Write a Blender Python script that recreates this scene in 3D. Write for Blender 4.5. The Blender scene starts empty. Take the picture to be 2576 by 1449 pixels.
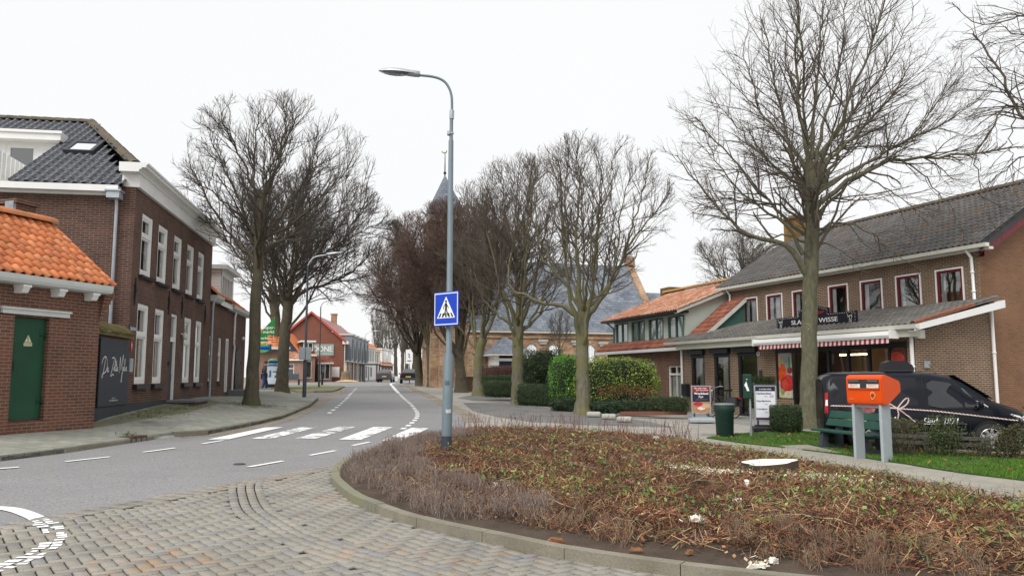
import bpy, bmesh, math, random
import numpy as np
from mathutils import Vector, Matrix
R = math.radians
SC = bpy.context.scene
COL = SC.collection
rng = np.random.default_rng(7)
random.seed(7)
# ------------------------------------------------------------------ camera model
EYE = 1.5
PITCH = math.atan((948 - 724.5) / 2000.0)
CP, SP = math.cos(PITCH), math.sin(PITCH)
def ray(u, v):
    dx = (u - 1288) / 2000.0; dy = (724.5 - v) / 2000.0
    return (dx, CP - dy * SP, SP + dy * CP)
def ss(x, a, b):
    t = min(1.0, max(0.0, (x - a) / (b - a)))
    return t * t * (3 - 2 * t)
_YK = [-50, 10, 14, 18, 22, 27, 33, 42, 60, 90, 150, 900]
_ZK = [0, 0, .03, .08, .12, .2, .33, .52, .70, .88, 1.0, 1.0]
def gz(X, Y):
    b = float(np.interp(Y, _YK, _ZK))
    b *= 1 - .7 * ss(X, 1, 6) * (1 - ss(Y, 35, 55))
    b -= .16 * ss(X, 3, 8) * ss(Y, 10, 16) * (1 - ss(Y, 19, 23))
    b += .09 * ss(-X, 2, 8) * ss(Y, 7, 13) * (1 - ss(Y, 60, 90))
    return b
def G(u, v, off=0.0, zf=None):
    r = ray(u, v); z = 0.1; f = zf or gz
    for _ in range(25):
        t = (EYE - z - off) / max(1e-4, -r[2])
        t = min(t, 400.0)
        z = z * .3 + .7 * f(t * r[0], t * r[1])
    return Vector((t * r[0], t * r[1], z + off))
def GP(pts, off=0.0, zf=None):
    return [(p.x, p.y) for p in (G(u, v, off, zf) for u, v in pts)]
def AT(u, v, Y):
    r = ray(u, v); t = Y / r[1]
    return Vector((t * r[0], Y, EYE + t * r[2]))
class Fr:
    """frame of a facade: x along it (to the right seen from the street), y inward, z up from zb"""
    def __init__(s, x, y, dx, dy, zb=0.0):
        L = math.hypot(dx, dy); s.o = (x, y); s.d = (dx / L, dy / L); s.n = (-dy / L, dx / L); s.zb = zb
        s.ang = math.atan2(dy, dx)
    def hit(s, u, v, y=0.0):
        r = ray(u, v); t = (y + s.o[0] * s.n[0] + s.o[1] * s.n[1]) / (r[0] * s.n[0] + r[1] * s.n[1])
        return ((t * r[0] - s.o[0]) * s.d[0] + (t * r[1] - s.o[1]) * s.d[1], EYE + t * r[2] - s.zb)
    def hitx(s, u, v, x=0.0):
        r = ray(u, v); t = (x + s.o[0] * s.d[0] + s.o[1] * s.d[1]) / (r[0] * s.d[0] + r[1] * s.d[1])
        return ((t * r[0] - s.o[0]) * s.n[0] + (t * r[1] - s.o[1]) * s.n[1], EYE + t * r[2] - s.zb)
    def w(s, x, y):
        return (s.o[0] + x * s.d[0] + y * s.n[0], s.o[1] + x * s.d[1] + y * s.n[1])
# ------------------------------------------------------------------ node materials
def _mat(name):
    m = bpy.data.materials.new(name); m.use_nodes = True
    nt = m.node_tree; b = nt.nodes['Principled BSDF']
    return m, nt, b
def N(nt, t, **k):
    n = nt.nodes.new(t)
    for a, v in k.items():
        if a.startswith('i_'):
            n.inputs[a[2:].replace('_', ' ')].default_value = v
        else:
            setattr(n, a, v)
    return n
def c4(c): return (c[0], c[1], c[2], 1.0)
def mul(c, f): return tuple(min(1, x * f) for x in c)
def mixc(nt, fac, a, b, bt='MIX'):
    n = nt.nodes.new('ShaderNodeMix'); n.data_type = 'RGBA'; n.blend_type = bt
    for s, v in ((0, fac), (6, a), (7, b)):
        if isinstance(v, (int, float)): n.inputs[s].default_value = v
        elif isinstance(v, tuple): n.inputs[s].default_value = c4(v)
        else: nt.links.new(v, n.inputs[s])
    return n.outputs[2]
def ramp(nt, inp, stops, interp='LINEAR'):
    n = nt.nodes.new('ShaderNodeValToRGB'); cr = n.color_ramp; cr.interpolation = interp
    while len(cr.elements) < len(stops): cr.elements.new(.5)
    for e, (p, c) in zip(cr.elements, stops):
        e.position = p; e.color = c4(c) if isinstance(c, tuple) else (c, c, c, 1)
    nt.links.new(inp, n.inputs[0]); return n.outputs[0]
def noise(nt, vec, scale, detail=3, rough=.6, dist=0):
    n = N(nt, 'ShaderNodeTexNoise'); n.inputs['Scale'].default_value = scale
    n.inputs['Detail'].default_value = detail; n.inputs['Roughness'].default_value = rough
    n.inputs['Distortion'].default_value = dist
    nt.links.new(vec, n.inputs['Vector']); return n.outputs['Fac']
def coords(nt, kind='Object'):
    return nt.nodes.new('ShaderNodeTexCoord').outputs[kind]
def bump(nt, b, h, st=.3, dist=.02):
    n = N(nt, 'ShaderNodeBump'); n.inputs['Strength'].default_value = st; n.inputs['Distance'].default_value = dist
    nt.links.new(h, n.inputs['Height']); nt.links.new(n.outputs[0], b.inputs['Normal'])
def plain(name, col, rough=.6, var=.12, scale=3.0, metal=0.0, bst=0.0, fine=0.0, spec=.4, dirt=None, dirt_amt=.0, fs=30):
    m, nt, b = _mat(name)
    co = coords(nt)
    n1 = noise(nt, co, scale, 5)
    c = ramp(nt, n1, [(.3, mul(col, 1 - var)), (.7, mul(col, 1 + var))])
    if fine:
        n2 = noise(nt, co, scale * fs, 2)
        c = mixc(nt, 1.0, c, ramp(nt, n2, [(.3, 1 - fine), (.7, 1 + fine * .6)]), 'MULTIPLY')
        if bst: bump(nt, b, n2, bst)
    if dirt:
        n3 = noise(nt, co, scale * .6 + 1, 6, .7)
        c = mixc(nt, ramp(nt, n3, [(.62 - dirt_amt * .3, 0.0), (.72, dirt_amt)]), c, dirt)
    nt.links.new(c, b.inputs['Base Color'])
    b.inputs['Roughness'].default_value = rough; b.inputs['Metallic'].default_value = metal
    b.inputs['Specular IOR Level'].default_value = spec
    return m
def brickm(name, c1, c2, mortar, bw=.22, bh=.0625, ms=.012, var=.25, dirt=None, dirt_amt=.5, off=.5):
    m, nt, b = _mat(name)
    uv = coords(nt, 'UV')
    t = N(nt, 'ShaderNodeTexBrick'); t.offset = off
    t.inputs['Color1'].default_value = c4(c1); t.inputs['Color2'].default_value = c4(c2)
    t.inputs['Mortar'].default_value = c4(mortar)
    t.inputs['Scale'].default_value = 1.0; t.inputs['Brick Width'].default_value = bw
    t.inputs['Row Height'].default_value = bh; t.inputs['Mortar Size'].default_value = ms * .5
    t.inputs['Mortar Smooth'].default_value = .2; t.inputs['Bias'].default_value = -.1
    nt.links.new(uv, t.inputs['Vector'])
    n1 = noise(nt, uv, .9, 6, .65); n2 = noise(nt, uv, 60, 2)
    c = mixc(nt, 1.0, t.outputs['Color'], ramp(nt, n1, [(.3, 1 - var), (.7, 1 + var)]), 'MULTIPLY')
    c = mixc(nt, 1.0, c, ramp(nt, n2, [(.3, .85), (.7, 1.1)]), 'MULTIPLY')
    if dirt:
        n3 = noise(nt, uv, .55, 6, .7)
        c = mixc(nt, ramp(nt, n3, [(.5, 0.0), (.7, dirt_amt)]), c, dirt)
    nt.links.new(c, b.inputs['Base Color'])
    b.inputs['Roughness'].default_value = .85; b.inputs['Specular IOR Level'].default_value = .2
    inv = N(nt, 'ShaderNodeMath', operation='SUBTRACT'); inv.inputs[0].default_value = 1.0
    nt.links.new(t.outputs['Fac'], inv.inputs[1]); bump(nt, b, inv.outputs[0], .5, .01)
    return m
def island(name, cols, rough=.7, spec=.3, sub=0.0, var=.2, scale=2.0):
    """each loose piece of the mesh takes its own colour out of the list"""
    m, nt, b = _mat(name)
    g = N(nt, 'ShaderNodeNewGeometry')
    k = len(cols)
    c = ramp(nt, g.outputs['Random Per Island'], [(i / k, cols[i]) for i in range(k)], 'CONSTANT')
    n1 = noise(nt, coords(nt), scale, 3)
    c = mixc(nt, 1.0, c, ramp(nt, n1, [(.3, 1 - var), (.7, 1 + var)]), 'MULTIPLY')
    nt.links.new(c, b.inputs['Base Color'])
    b.inputs['Roughness'].default_value = rough; b.inputs['Specular IOR Level'].default_value = spec
    return m
def glassm(name, tint=(.9, .95, .95), amt=.12, refl=1.0):
    m = bpy.data.materials.new(name); m.use_nodes = True; nt = m.node_tree
    for n in list(nt.nodes):
        if n.type != 'OUTPUT_MATERIAL': nt.nodes.remove(n)
    out = [n for n in nt.nodes][0]
    tr = N(nt, 'ShaderNodeBsdfTransparent'); tr.inputs[0].default_value = c4(tint)
    gl = N(nt, 'ShaderNodeBsdfGlossy'); gl.inputs['Roughness'].default_value = .02
    gl.inputs[0].default_value = (refl, refl, refl, 1)
    fr = N(nt, 'ShaderNodeFresnel'); fr.inputs['IOR'].default_value = 1.5
    ad = N(nt, 'ShaderNodeMath', operation='ADD', use_clamp=True); ad.inputs[1].default_value = amt
    nt.links.new(fr.outputs[0], ad.inputs[0])
    mx = N(nt, 'ShaderNodeMixShader')
    nt.links.new(ad.outputs[0], mx.inputs[0]); nt.links.new(tr.outputs[0], mx.inputs[1]); nt.links.new(gl.outputs[0], mx.inputs[2])
    nt.links.new(mx.outputs[0], out.inputs[0])
    return m
# ------------------------------------------------------------------ mesh builder
class MB:
    def __init__(s): s.v = []; s.f = []; s.uv = []; s.sm = []
    def add(s, vs, fs, uvs=None, smooth=False):
        o = len(s.v); s.v += [tuple(p) for p in vs]
        for i, f in enumerate(fs):
            s.f.append(tuple(a + o for a in f)); s.uv.append(uvs[i] if uvs else None); s.sm.append(smooth)
        return s
    def quad(s, a, b, c, d, uv=None): return s.add([a, b, c, d], [(0, 1, 2, 3)], [uv] if uv else None)
    def poly(s, pts): return s.add(pts, [tuple(range(len(pts)))])
    def box(s, x0, x1, y0, y1, z0, z1):
        if x0 > x1: x0, x1 = x1, x0
        if y0 > y1: y0, y1 = y1, y0
        if z0 > z1: z0, z1 = z1, z0
        v = [(x0, y0, z0), (x1, y0, z0), (x1, y1, z0), (x0, y1, z0), (x0, y0, z1), (x1, y0, z1), (x1, y1, z1), (x0, y1, z1)]
        return s.add(v, [(0, 3, 2, 1), (4, 5, 6, 7), (0, 1, 5, 4), (1, 2, 6, 5), (2, 3, 7, 6), (3, 0, 4, 7)])
    def bbox(s, x0, x1, y0, y1, z0, z1, b=.01):
        """box with chamfered edges"""
        bm = bmesh.new(); bmesh.ops.create_cube(bm, size=1)
        for v in bm.verts:
            v.co = Vector(((x0 + x1) / 2 + v.co.x * (x1 - x0), (y0 + y1) / 2 + v.co.y * (y1 - y0), (z0 + z1) / 2 + v.co.z * (z1 - z0)))
        bmesh.ops.bevel(bm, geom=list(bm.edges), offset=b, segments=2, affect='EDGES', profile=.5)
        return s.bm(bm, smooth=False)
    def bm(s, bm, smooth=False):
        bm.verts.ensure_lookup_table(); bm.verts.index_update()
        s.add([v.co[:] for v in bm.verts], [tuple(v.index for v in f.verts) for f in bm.faces], None, smooth)
        bm.free(); return s
    def prism(s, pts, ax, a0, a1):
        """pts: 2-D outline; extruded along axis ax ('x','y','z') from a0 to a1"""
        def P(p, a): return {'x': (a, p[0], p[1]), 'y': (p[0], a, p[1]), 'z': (p[0], p[1], a)}[ax]
        n = len(pts); v = [P(p, a0) for p in pts] + [P(p, a1) for p in pts]
        f = [tuple(range(n))[::-1], tuple(range(n, 2 * n))] + [(i, (i + 1) % n, n + (i + 1) % n, n + i) for i in range(n)]
        return s.add(v, f)
    def tube(s, pts, rad, k=8, cap=True, smooth=True):
        pts = [Vector(p) for p in pts]; n = len(pts)
        if not hasattr(rad, '__len__'): rad = [rad] * n
        vs = []; ref = Vector((.13, .27, 1)).normalized()
        for i, p in enumerate(pts):
            d = (pts[min(i + 1, n - 1)] - pts[max(i - 1, 0)]).normalized()
            if abs(d.dot(ref)) > .97: ref = Vector((1, .1, .2)).normalized()
            a = d.cross(ref).normalized(); b = a.cross(d).normalized(); ref = b if n > 2 else ref
            for j in range(k):
                t = 2 * math.pi * j / k
                vs.append(p + (a * math.cos(t) + b * math.sin(t)) * rad[i])
        fs = [(i * k + j, i * k + (j + 1) % k, (i + 1) * k + (j + 1) % k, (i + 1) * k + j) for i in range(n - 1) for j in range(k)]
        s.add(vs, fs, None, smooth)
        if cap:
            s.add([vs[j] for j in range(k)], [tuple(range(k))[::-1]]); s.add([vs[(n - 1) * k + j] for j in range(k)], [tuple(range(k))])
        return s
    def lathe(s, prof, c=(0, 0, 0), k=20, ax='z', smooth=True):
        vs = []
        for r, z in prof:
            for j in range(k):
                t = 2 * math.pi * j / k; a, b = r * math.cos(t), r * math.sin(t)
                vs.append({'z': (c[0] + a, c[1] + b, c[2] + z), 'y': (c[0] + a, c[1] + z, c[2] + b), 'x': (c[0] + z, c[1] + a, c[2] + b)}[ax])
        n = len(prof)
        s.add(vs, [(i * k + j, i * k + (j + 1) % k, (i + 1) * k + (j + 1) % k, (i + 1) * k + j) for i in range(n - 1) for j in range(k)], None, smooth)
        return s
    def blob(s, c, r, k=10, m=7, jit=0.0):
        vs = []
        for i in range(m + 1):
            th = math.pi * i / m
            for j in range(k):
                ph = 2 * math.pi * j / k; q = 1 + random.uniform(-jit, jit)
                vs.append((c[0] + r[0] * q * math.sin(th) * math.cos(ph), c[1] + r[1] * q * math.sin(th) * math.sin(ph), c[2] + r[2] * q * math.cos(th)))
        return s.add(vs, [(i * k + j, (i + 1) * k + j, (i + 1) * k + (j + 1) % k, i * k + (j + 1) % k) for i in range(m) for j in range(k)], None, True)
    def xf(s, M):
        s.v = [tuple(M @ Vector(p)) for p in s.v]; return s
    def join(s, o, M=None):
        vs = [tuple(M @ Vector(p)) for p in o.v] if M else o.v
        b = len(s.v); s.v += vs
        s.f += [tuple(a + b for a in f) for f in o.f]; s.uv += o.uv; s.sm += o.sm; return s
    def wall(s, x0, x1, z0, z1, y, ops=(), rev=.12, sgn=1):
        """wall sheet in plane y, with openings (x0,x1,z0,z1) and reveals going inward (+y*sgn)"""
        xs = sorted({x0, x1} | {min(max(o[k], x0), x1) for o in ops for k in (0, 1)}); zs = sorted({z0, z1} | {min(max(o[k], z0), z1) for o in ops for k in (2, 3)})
        for i in range(len(xs) - 1):
            for j in range(len(zs) - 1):
                cx, cz = (xs[i] + xs[i + 1]) / 2, (zs[j] + zs[j + 1]) / 2
                if any(o[0] < cx < o[1] and o[2] < cz < o[3] for o in ops): continue
                s.quad((xs[i], y, zs[j]), (xs[i + 1], y, zs[j]), (xs[i + 1], y, zs[j + 1]), (xs[i], y, zs[j + 1]))
        r = rev * sgn
        for a, b, c, d in ops:
            s.quad((a, y, c), (a, y, d), (a, y + r, d), (a, y + r, c)); s.quad((b, y, c), (b, y + r, c), (b, y + r, d), (b, y, d))
            s.quad((a, y, d), (b, y, d), (b, y + r, d), (a, y + r, d)); s.quad((a, y, c), (a, y + r, c), (b, y + r, c), (b, y, c))
        return s
    def build(s, name, mat, parent=None, loc=None, rot=None):
        me = bpy.data.meshes.new(name); me.from_pydata(s.v, [], s.f)
        ul = me.uv_layers.new(name='UVMap')
        co = s.v; data = np.empty((len(me.loops), 2), np.float32); k = 0
        for f, uv in zip(s.f, s.uv):
            if uv:
                for q in uv: data[k] = q; k += 1
                continue
            a, b, c = co[f[0]], co[f[1]], co[f[2]]
            if len(f) > 3:
                dd = co[f[3]]; e1 = (c[0] - a[0], c[1] - a[1], c[2] - a[2]); e2 = (dd[0] - b[0], dd[1] - b[1], dd[2] - b[2])
            else:
                e1 = (b[0] - a[0], b[1] - a[1], b[2] - a[2]); e2 = (c[0] - a[0], c[1] - a[1], c[2] - a[2])
            nx = abs(e1[1] * e2[2] - e1[2] * e2[1]); ny = abs(e1[2] * e2[0] - e1[0] * e2[2]); nz = abs(e1[0] * e2[1] - e1[1] * e2[0])
            i, j = (0, 1) if nz >= nx and nz >= ny else ((1, 2) if nx > ny else (0, 2))
            for q in f: data[k] = (co[q][i], co[q][j]); k += 1
        ul.data.foreach_set('uv', data.ravel())
        me.polygons.foreach_set('use_smooth', s.sm)
        for mm in (mat if isinstance(mat, (list, tuple)) else [mat]): me.materials.append(mm)
        o = bpy.data.objects.new(name, me); COL.objects.link(o)
        if parent: o.parent = parent
        if loc is not None: o.location = loc
        if rot is not None: o.rotation_euler = rot
        return o
def npmesh(name, v, f, mat, parent=None, smooth=False):
    """v (n,3) array, f (m,k) array -> one mesh object"""
    me = bpy.data.meshes.new(name); v = np.ascontiguousarray(v, np.float32); f = np.ascontiguousarray(f, np.int32)
    k = f.shape[1]
    me.vertices.add(len(v)); me.vertices.foreach_set('co', v.ravel())
    me.loops.add(f.size); me.loops.foreach_set('vertex_index', f.ravel())
    me.polygons.add(len(f)); me.polygons.foreach_set('loop_start', np.arange(0, f.size, k, dtype=np.int32))
    me.polygons.foreach_set('loop_total', np.full(len(f), k, np.int32))
    if smooth: me.polygons.foreach_set('use_smooth', np.ones(len(f), bool))
    me.update(calc_edges=True); me.materials.append(mat)
    o = bpy.data.objects.new(name, me); COL.objects.link(o)
    if parent: o.parent = parent
    return o
def thing(name, label, cat, loc=(0, 0, 0), rz=0.0, group=None):
    o = bpy.data.objects.new(name, None); COL.objects.link(o); o.empty_display_size = .2
    o.location = loc; o.rotation_euler = (0, 0, rz); o['label'] = label; o['category'] = cat
    if group: o['group'] = group
    return o
def tag(o, label=None, cat=None, group=None, kind=None):
    if label: o['label'] = label
    if cat: o['category'] = cat
    if group: o['group'] = group
    if kind: o['kind'] = kind
    return o
def copy_tree(o, parent=None):
    c = o.copy(); COL.objects.link(c)
    if parent: c.parent = parent
    for ch in list(o.children): copy_tree(ch, c)
    return c
def frame_thing(name, label, cat, fr, group=None):
    return thing(name, label, cat, (fr.o[0], fr.o[1], fr.zb), fr.ang, group)
# ------------------------------------------------------------------ lettering (default font, turned into mesh)
_TX = {}
def text2d(s):
    if s in _TX: return _TX[s]
    cu = bpy.data.curves.new('t', 'FONT'); cu.body = s; cu.size = 1.0; cu.resolution_u = 3
    o = bpy.data.objects.new('t', cu); COL.objects.link(o)
    dg = bpy.context.evaluated_depsgraph_get(); me = o.evaluated_get(dg).to_mesh()
    vs = [(v.co.x, v.co.y) for v in me.vertices]; fs = [tuple(p.vertices) for p in me.polygons]
    bpy.data.objects.remove(o); bpy.data.curves.remove(cu)
    _TX[s] = (vs, fs); return _TX[s]
for _s in ('SLAGERIJ WISSE', 'BOONE', 'Super-', 'markt', 'Weydeland', 'Rijk', 'Hacheevlees', '500 gr.', '6.25', 'Kipdijvlees', 'Lasagne', 'SLAGERIJ WISSE ', 'Hier weet u heel', 'zeker wat u proeft!', 'TORENSTRAAT', 'Restaurant', 'www.deziltemelis.com', '9', 'Sinds 1871', 'straat 4', '0119-', 'post', 'HOOGSPANNING', 'bar  restaurant  zaalverhuur', 'Slager'):
    text2d(_s)
def put_text(mb, s, x, z, h=None, w=None, y=0.0, bold=0.0, shear=0.0, plane='xz', cx=True):
    """lettering in the xz plane facing -y, centred on (x,z); w / h give its size"""
    vs, fs = text2d(s)
    xs = [p[0] for p in vs]; ys = [p[1] for p in vs]
    bw, bh = max(xs) - min(xs), max(ys) - min(ys)
    sx = (w / bw) if w else (h / bh); sz = (h / bh) if h else sx
    mx, my = (max(xs) + min(xs)) / 2, (max(ys) + min(ys)) / 2
    P = []
    for a, b in vs:
        a2 = (a - mx) * sx + shear * (b - my) * sz; b2 = (b - my) * sz
        P.append((x + a2, y, z + b2))
    mb.add(P, [f for f in fs])
    if bold:
        mb.add([(p[0] + bold, p[1] - .0006, p[2]) for p in P], fs)
def stroke(mb, pts, wd, y=0.0, close=False):
    """flat pen stroke in the xz plane facing -y"""
    n = len(pts)
    L, Rr = [], []
    for i, (a, b) in enumerate(pts):
        p0 = pts[max(i - 1, 0)]; p1 = pts[min(i + 1, n - 1)]
        dx, dz = p1[0] - p0[0], p1[1] - p0[1]; q = math.hypot(dx, dz) or 1
        w = wd[i] if hasattr(wd, '__len__') else wd
        L.append((a - dz / q * w / 2, y, b + dx / q * w / 2)); Rr.append((a + dz / q * w / 2, y, b - dx / q * w / 2))
    mb.add(L + Rr, [(i, n + i, n + i + 1, i + 1) for i in range(n - 1)])
def smooth_pts(pts, k=4):
    """Catmull-Rom through pts"""
    out = []; n = len(pts)
    for i in range(n - 1):
        p = [np.array(pts[max(0, min(n - 1, i + j))], float) for j in (-1, 0, 1, 2)]
        for t in np.arange(0, 1, 1.0 / k):
            out.append(tuple(.5 * ((2 * p[1]) + (-p[0] + p[2]) * t + (2 * p[0] - 5 * p[1] + 4 * p[2] - p[3]) * t * t + (-p[0] + 3 * p[1] - 3 * p[2] + p[3]) * t ** 3)))
    out.append(tuple(pts[-1])); return out
# ------------------------------------------------------------------ polygons on the terrain
def inside(poly, x, y):
    c = False; n = len(poly); j = n - 1
    for i in range(n):
        xi, yi = poly[i]; xj, yj = poly[j]
        if (yi > y) != (yj > y) and x < (xj - xi) * (y - yi) / (yj - yi) + xi: c = not c
        j = i
    return c
def _clip(poly, ax, lim, keep_less):
    out = []; n = len(poly)
    for i in range(n):
        a, b = poly[i], poly[(i + 1) % n]
        ina = (a[ax] <= lim) == keep_less or a[ax] == lim; inb = (b[ax] <= lim) == keep_less or b[ax] == lim
        if ina: out.append(a)
        if ina != inb:
            t = (lim - a[ax]) / (b[ax] - a[ax]); out.append((a[0] + t * (b[0] - a[0]), a[1] + t * (b[1] - a[1])))
    return out
def patch(name, poly, mat, off, cell=1.0, zf=None, kind='structure'):
    f = zf or gz; mb = MB()
    xs = [p[0] for p in poly]; ys = [p[1] for p in poly]
    x = min(xs)
    while x < max(xs):
        col = _clip(_clip(poly, 0, x, False), 0, x + cell, True)
        if len(col) >= 3:
            y = min(p[1] for p in col); ye = max(p[1] for p in col)
            while y < ye:
                c = _clip(_clip(col, 1, y, False), 1, y + cell, True)
                if len(c) >= 3:
                    ar = sum(c[i][0] * c[(i + 1) % len(c)][1] - c[(i + 1) % len(c)][0] * c[i][1] for i in range(len(c)))
                    if abs(ar) > 1e-6:
                        if ar < 0: c = c[::-1]
                        mb.poly([(p[0], p[1], f(p[0], p[1]) + off) for p in c])
                y += cell
        x += cell
    ed = poly + [poly[0]]
    for a, b in zip(ed[:-1], ed[1:]):
        n = max(1, int(math.hypot(b[0] - a[0], b[1] - a[1]) / cell)); q = [(a[0] + (b[0] - a[0]) * i / n, a[1] + (b[1] - a[1]) * i / n) for i in range(n + 1)]
        for c, d in zip(q[:-1], q[1:]):
            z0, z1 = f(*c) + off, f(*d) + off; mb.quad((c[0], c[1], z0), (d[0], d[1], z1), (d[0], d[1], z1 - .12), (c[0], c[1], z0 - .12))
    o = mb.build(name, mat); o['kind'] = kind
    return o
def seg_d(pl, x, y):
    best = 1e9
    for i in range(len(pl) - 1):
        ax, ay = pl[i]; bx, by = pl[i + 1]; dx, dy = bx - ax, by - ay
        t = max(0, min(1, ((x - ax) * dx + (y - ay) * dy) / (dx * dx + dy * dy + 1e-12)))
        best = min(best, (x - ax - t * dx) ** 2 + (y - ay - t * dy) ** 2)
    return math.sqrt(best)
def resample(pl, step):
    out = [pl[0]]; acc = 0.0
    for i in range(len(pl) - 1):
        a, b = pl[i], pl[i + 1]; L = math.hypot(b[0] - a[0], b[1] - a[1]); t = step - acc
        while t <= L:
            out.append((a[0] + (b[0] - a[0]) * t / L, a[1] + (b[1] - a[1]) * t / L)); t += step
        acc = L - (t - step)
    return out
def offset_pl(pl, d):
    """shift a polyline to its left by d"""
    out = []; n = len(pl)
    for i in range(n):
        a, b = pl[max(0, i - 1)], pl[min(n - 1, i + 1)]
        dx, dy = b[0] - a[0], b[1] - a[1]; q = math.hypot(dx, dy) or 1
        out.append((pl[i][0] - dy / q * d, pl[i][1] + dx / q * d))
    return out
# ------------------------------------------------------------------ palette
M = {}
M['asphalt'] = plain('asphalt', (.25, .248, .25), .9, .08, .35, fine=.4, bst=.25, dirt=(.185, .185, .187), dirt_amt=.4, fs=110)
M['ground'] = plain('ground_mix', (.23, .215, .18), .95, .2, .5, fine=.2)
M['joint'] = plain('joint_sand', (.045, .038, .028), .95, .3, 2.0)
M['plaza'] = brickm('plaza_clinker', (.40, .38, .345), (.31, .295, .265), (.19, .175, .15), .21, .105, .014, .12, dirt=(.24, .22, .19), dirt_amt=.4)
M['slabs'] = brickm('forecourt_slabs', (.31, .31, .29), (.26, .26, .245), (.16, .155, .14), .3, .3, .012, .15, dirt=(.19, .19, .17), dirt_amt=.5)
M['pave'] = brickm('pavement_tiles', (.31, .315, .275), (.245, .25, .215), (.12, .12, .09), .3, .3, .012, .2, dirt=(.16, .165, .11), dirt_amt=.6)
M['path'] = brickm('path_tiles', (.35, .33, .28), (.30, .285, .245), (.14, .13, .10), .4, .2, .014, .15, dirt=(.23, .225, .17), dirt_amt=.5)
M['bay'] = brickm('bay_clinker', (.28, .255, .245), (.22, .20, .20), (.13, .12, .11), .21, .105, .012, .2)
M['baydark'] = brickm('bay_dark_clinker', (.20, .195, .19), (.15, .148, .148), (.11, .105, .098), .21, .105, .012, .25, dirt=(.22, .21, .18), dirt_amt=.5)
M['gutterbrick'] = brickm('gutter_clinker', (.33, .29, .235), (.24, .21, .175), (.10, .09, .075), .21, .105, .016, .2)
M['kerb'] = plain('kerb_concrete', (.235, .215, .17), .9, .18, 2.0, fine=.2, bst=.2, dirt=(.15, .135, .085), dirt_amt=.6)
M['kerbmoss'] = plain('kerb_mossy', (.23, .22, .175), .9, .18, 2.5, fine=.2, bst=.2, dirt=(.15, .17, .045), dirt_amt=.75)
M['soil'] = plain('soil', (.075, .052, .036), .95, .35, 3.0, fine=.35, bst=.5)
M['lawn'] = plain('lawn_base', (.035, .075, .012), .95, .3, 2.0, fine=.3)
M['verge'] = plain('verge', (.16, .18, .075), .95, .3, .8, fine=.25, dirt=(.24, .21, .14), dirt_amt=.8)
M['moss'] = plain('mossy_strip', (.13, .13, .07), .95, .35, 1.5, fine=.3, dirt=(.21, .20, .15), dirt_amt=.9)
def paint(name, wear):
    m, nt, b = _mat(name)
    co = coords(nt)
    n1 = noise(nt, co, 2.2, 8, .75, .6); n2 = noise(nt, co, 40, 3)
    ad = N(nt, 'ShaderNodeMath', operation='MULTIPLY_ADD'); nt.links.new(n2, ad.inputs[0]); ad.inputs[1].default_value = .35; nt.links.new(n1, ad.inputs[2])
    f = ramp(nt, ad.outputs[0], [(wear, 0.0), (wear + .05, 1.0)])
    nt.links.new(f, b.inputs['Alpha']); b.inputs['Base Color'].default_value = (.86, .87, .87, 1)
    b.inputs['Roughness'].default_value = .7
    return m
M['paint'] = paint('white_road_paint', .44); M['paintworn'] = paint('worn_road_paint', .625); M['painthalf'] = paint('half_worn_road_paint', .575)
def rot_uv(o, ang):
    ul = o.data.uv_layers[0].data; d = np.empty(len(ul) * 2, np.float32); ul.foreach_get('uv', d); d = d.reshape(-1, 2)
    c, s_ = math.cos(ang), math.sin(ang); e = np.stack([d[:, 0] * c + d[:, 1] * s_, -d[:, 0] * s_ + d[:, 1] * c], 1).astype(np.float32)
    ul.foreach_set('uv', e.ravel()); return o
# ------------------------------------------------------------------ lines measured on the ground
KERB_L = GP([(-700, 1250), (-300, 1195), (0, 1158), (167, 1137), (344, 1110), (430, 1098), (519, 1092.4), (630, 1071), (708, 1053), (780, 1023), (800, 1006)])
KERB_L = [(-11.5, 2.0), (-10.6, 6.0)] + KERB_L[1:]
ROAD_R = GP([(-300, 1371), (0, 1317.5), (456, 1237), (904, 1156)])
ROAD_R = [(-8.7, -2.0)] + ROAD_R
BEDK = GP([(1060, 1112), (960, 1128), (903, 1156), (868, 1178), (857, 1208), (877, 1232), (915, 1261.5), (957, 1279), (1034, 1307.6), (1144, 1336), (1287, 1365.6), (1471.6, 1404), (1696.7, 1437), (1950, 1468)])
BEDK = smooth_pts(BEDK, 4) + [(3.2, 5.45), (5.5, 4.4), (8, 3.4)]
BEDFAR = GP([(1112, 1106), (1150, 1087), (1240, 1083), (1450, 1090), (1646, 1104), (1824, 1136), (1959, 1157), (2131, 1191), (2266, 1218), (2426, 1250), (2576, 1279)]) + [(6.4, 7.5), (8.6, 4.0)]
BED = BEDK + BEDFAR[::-1]
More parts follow.
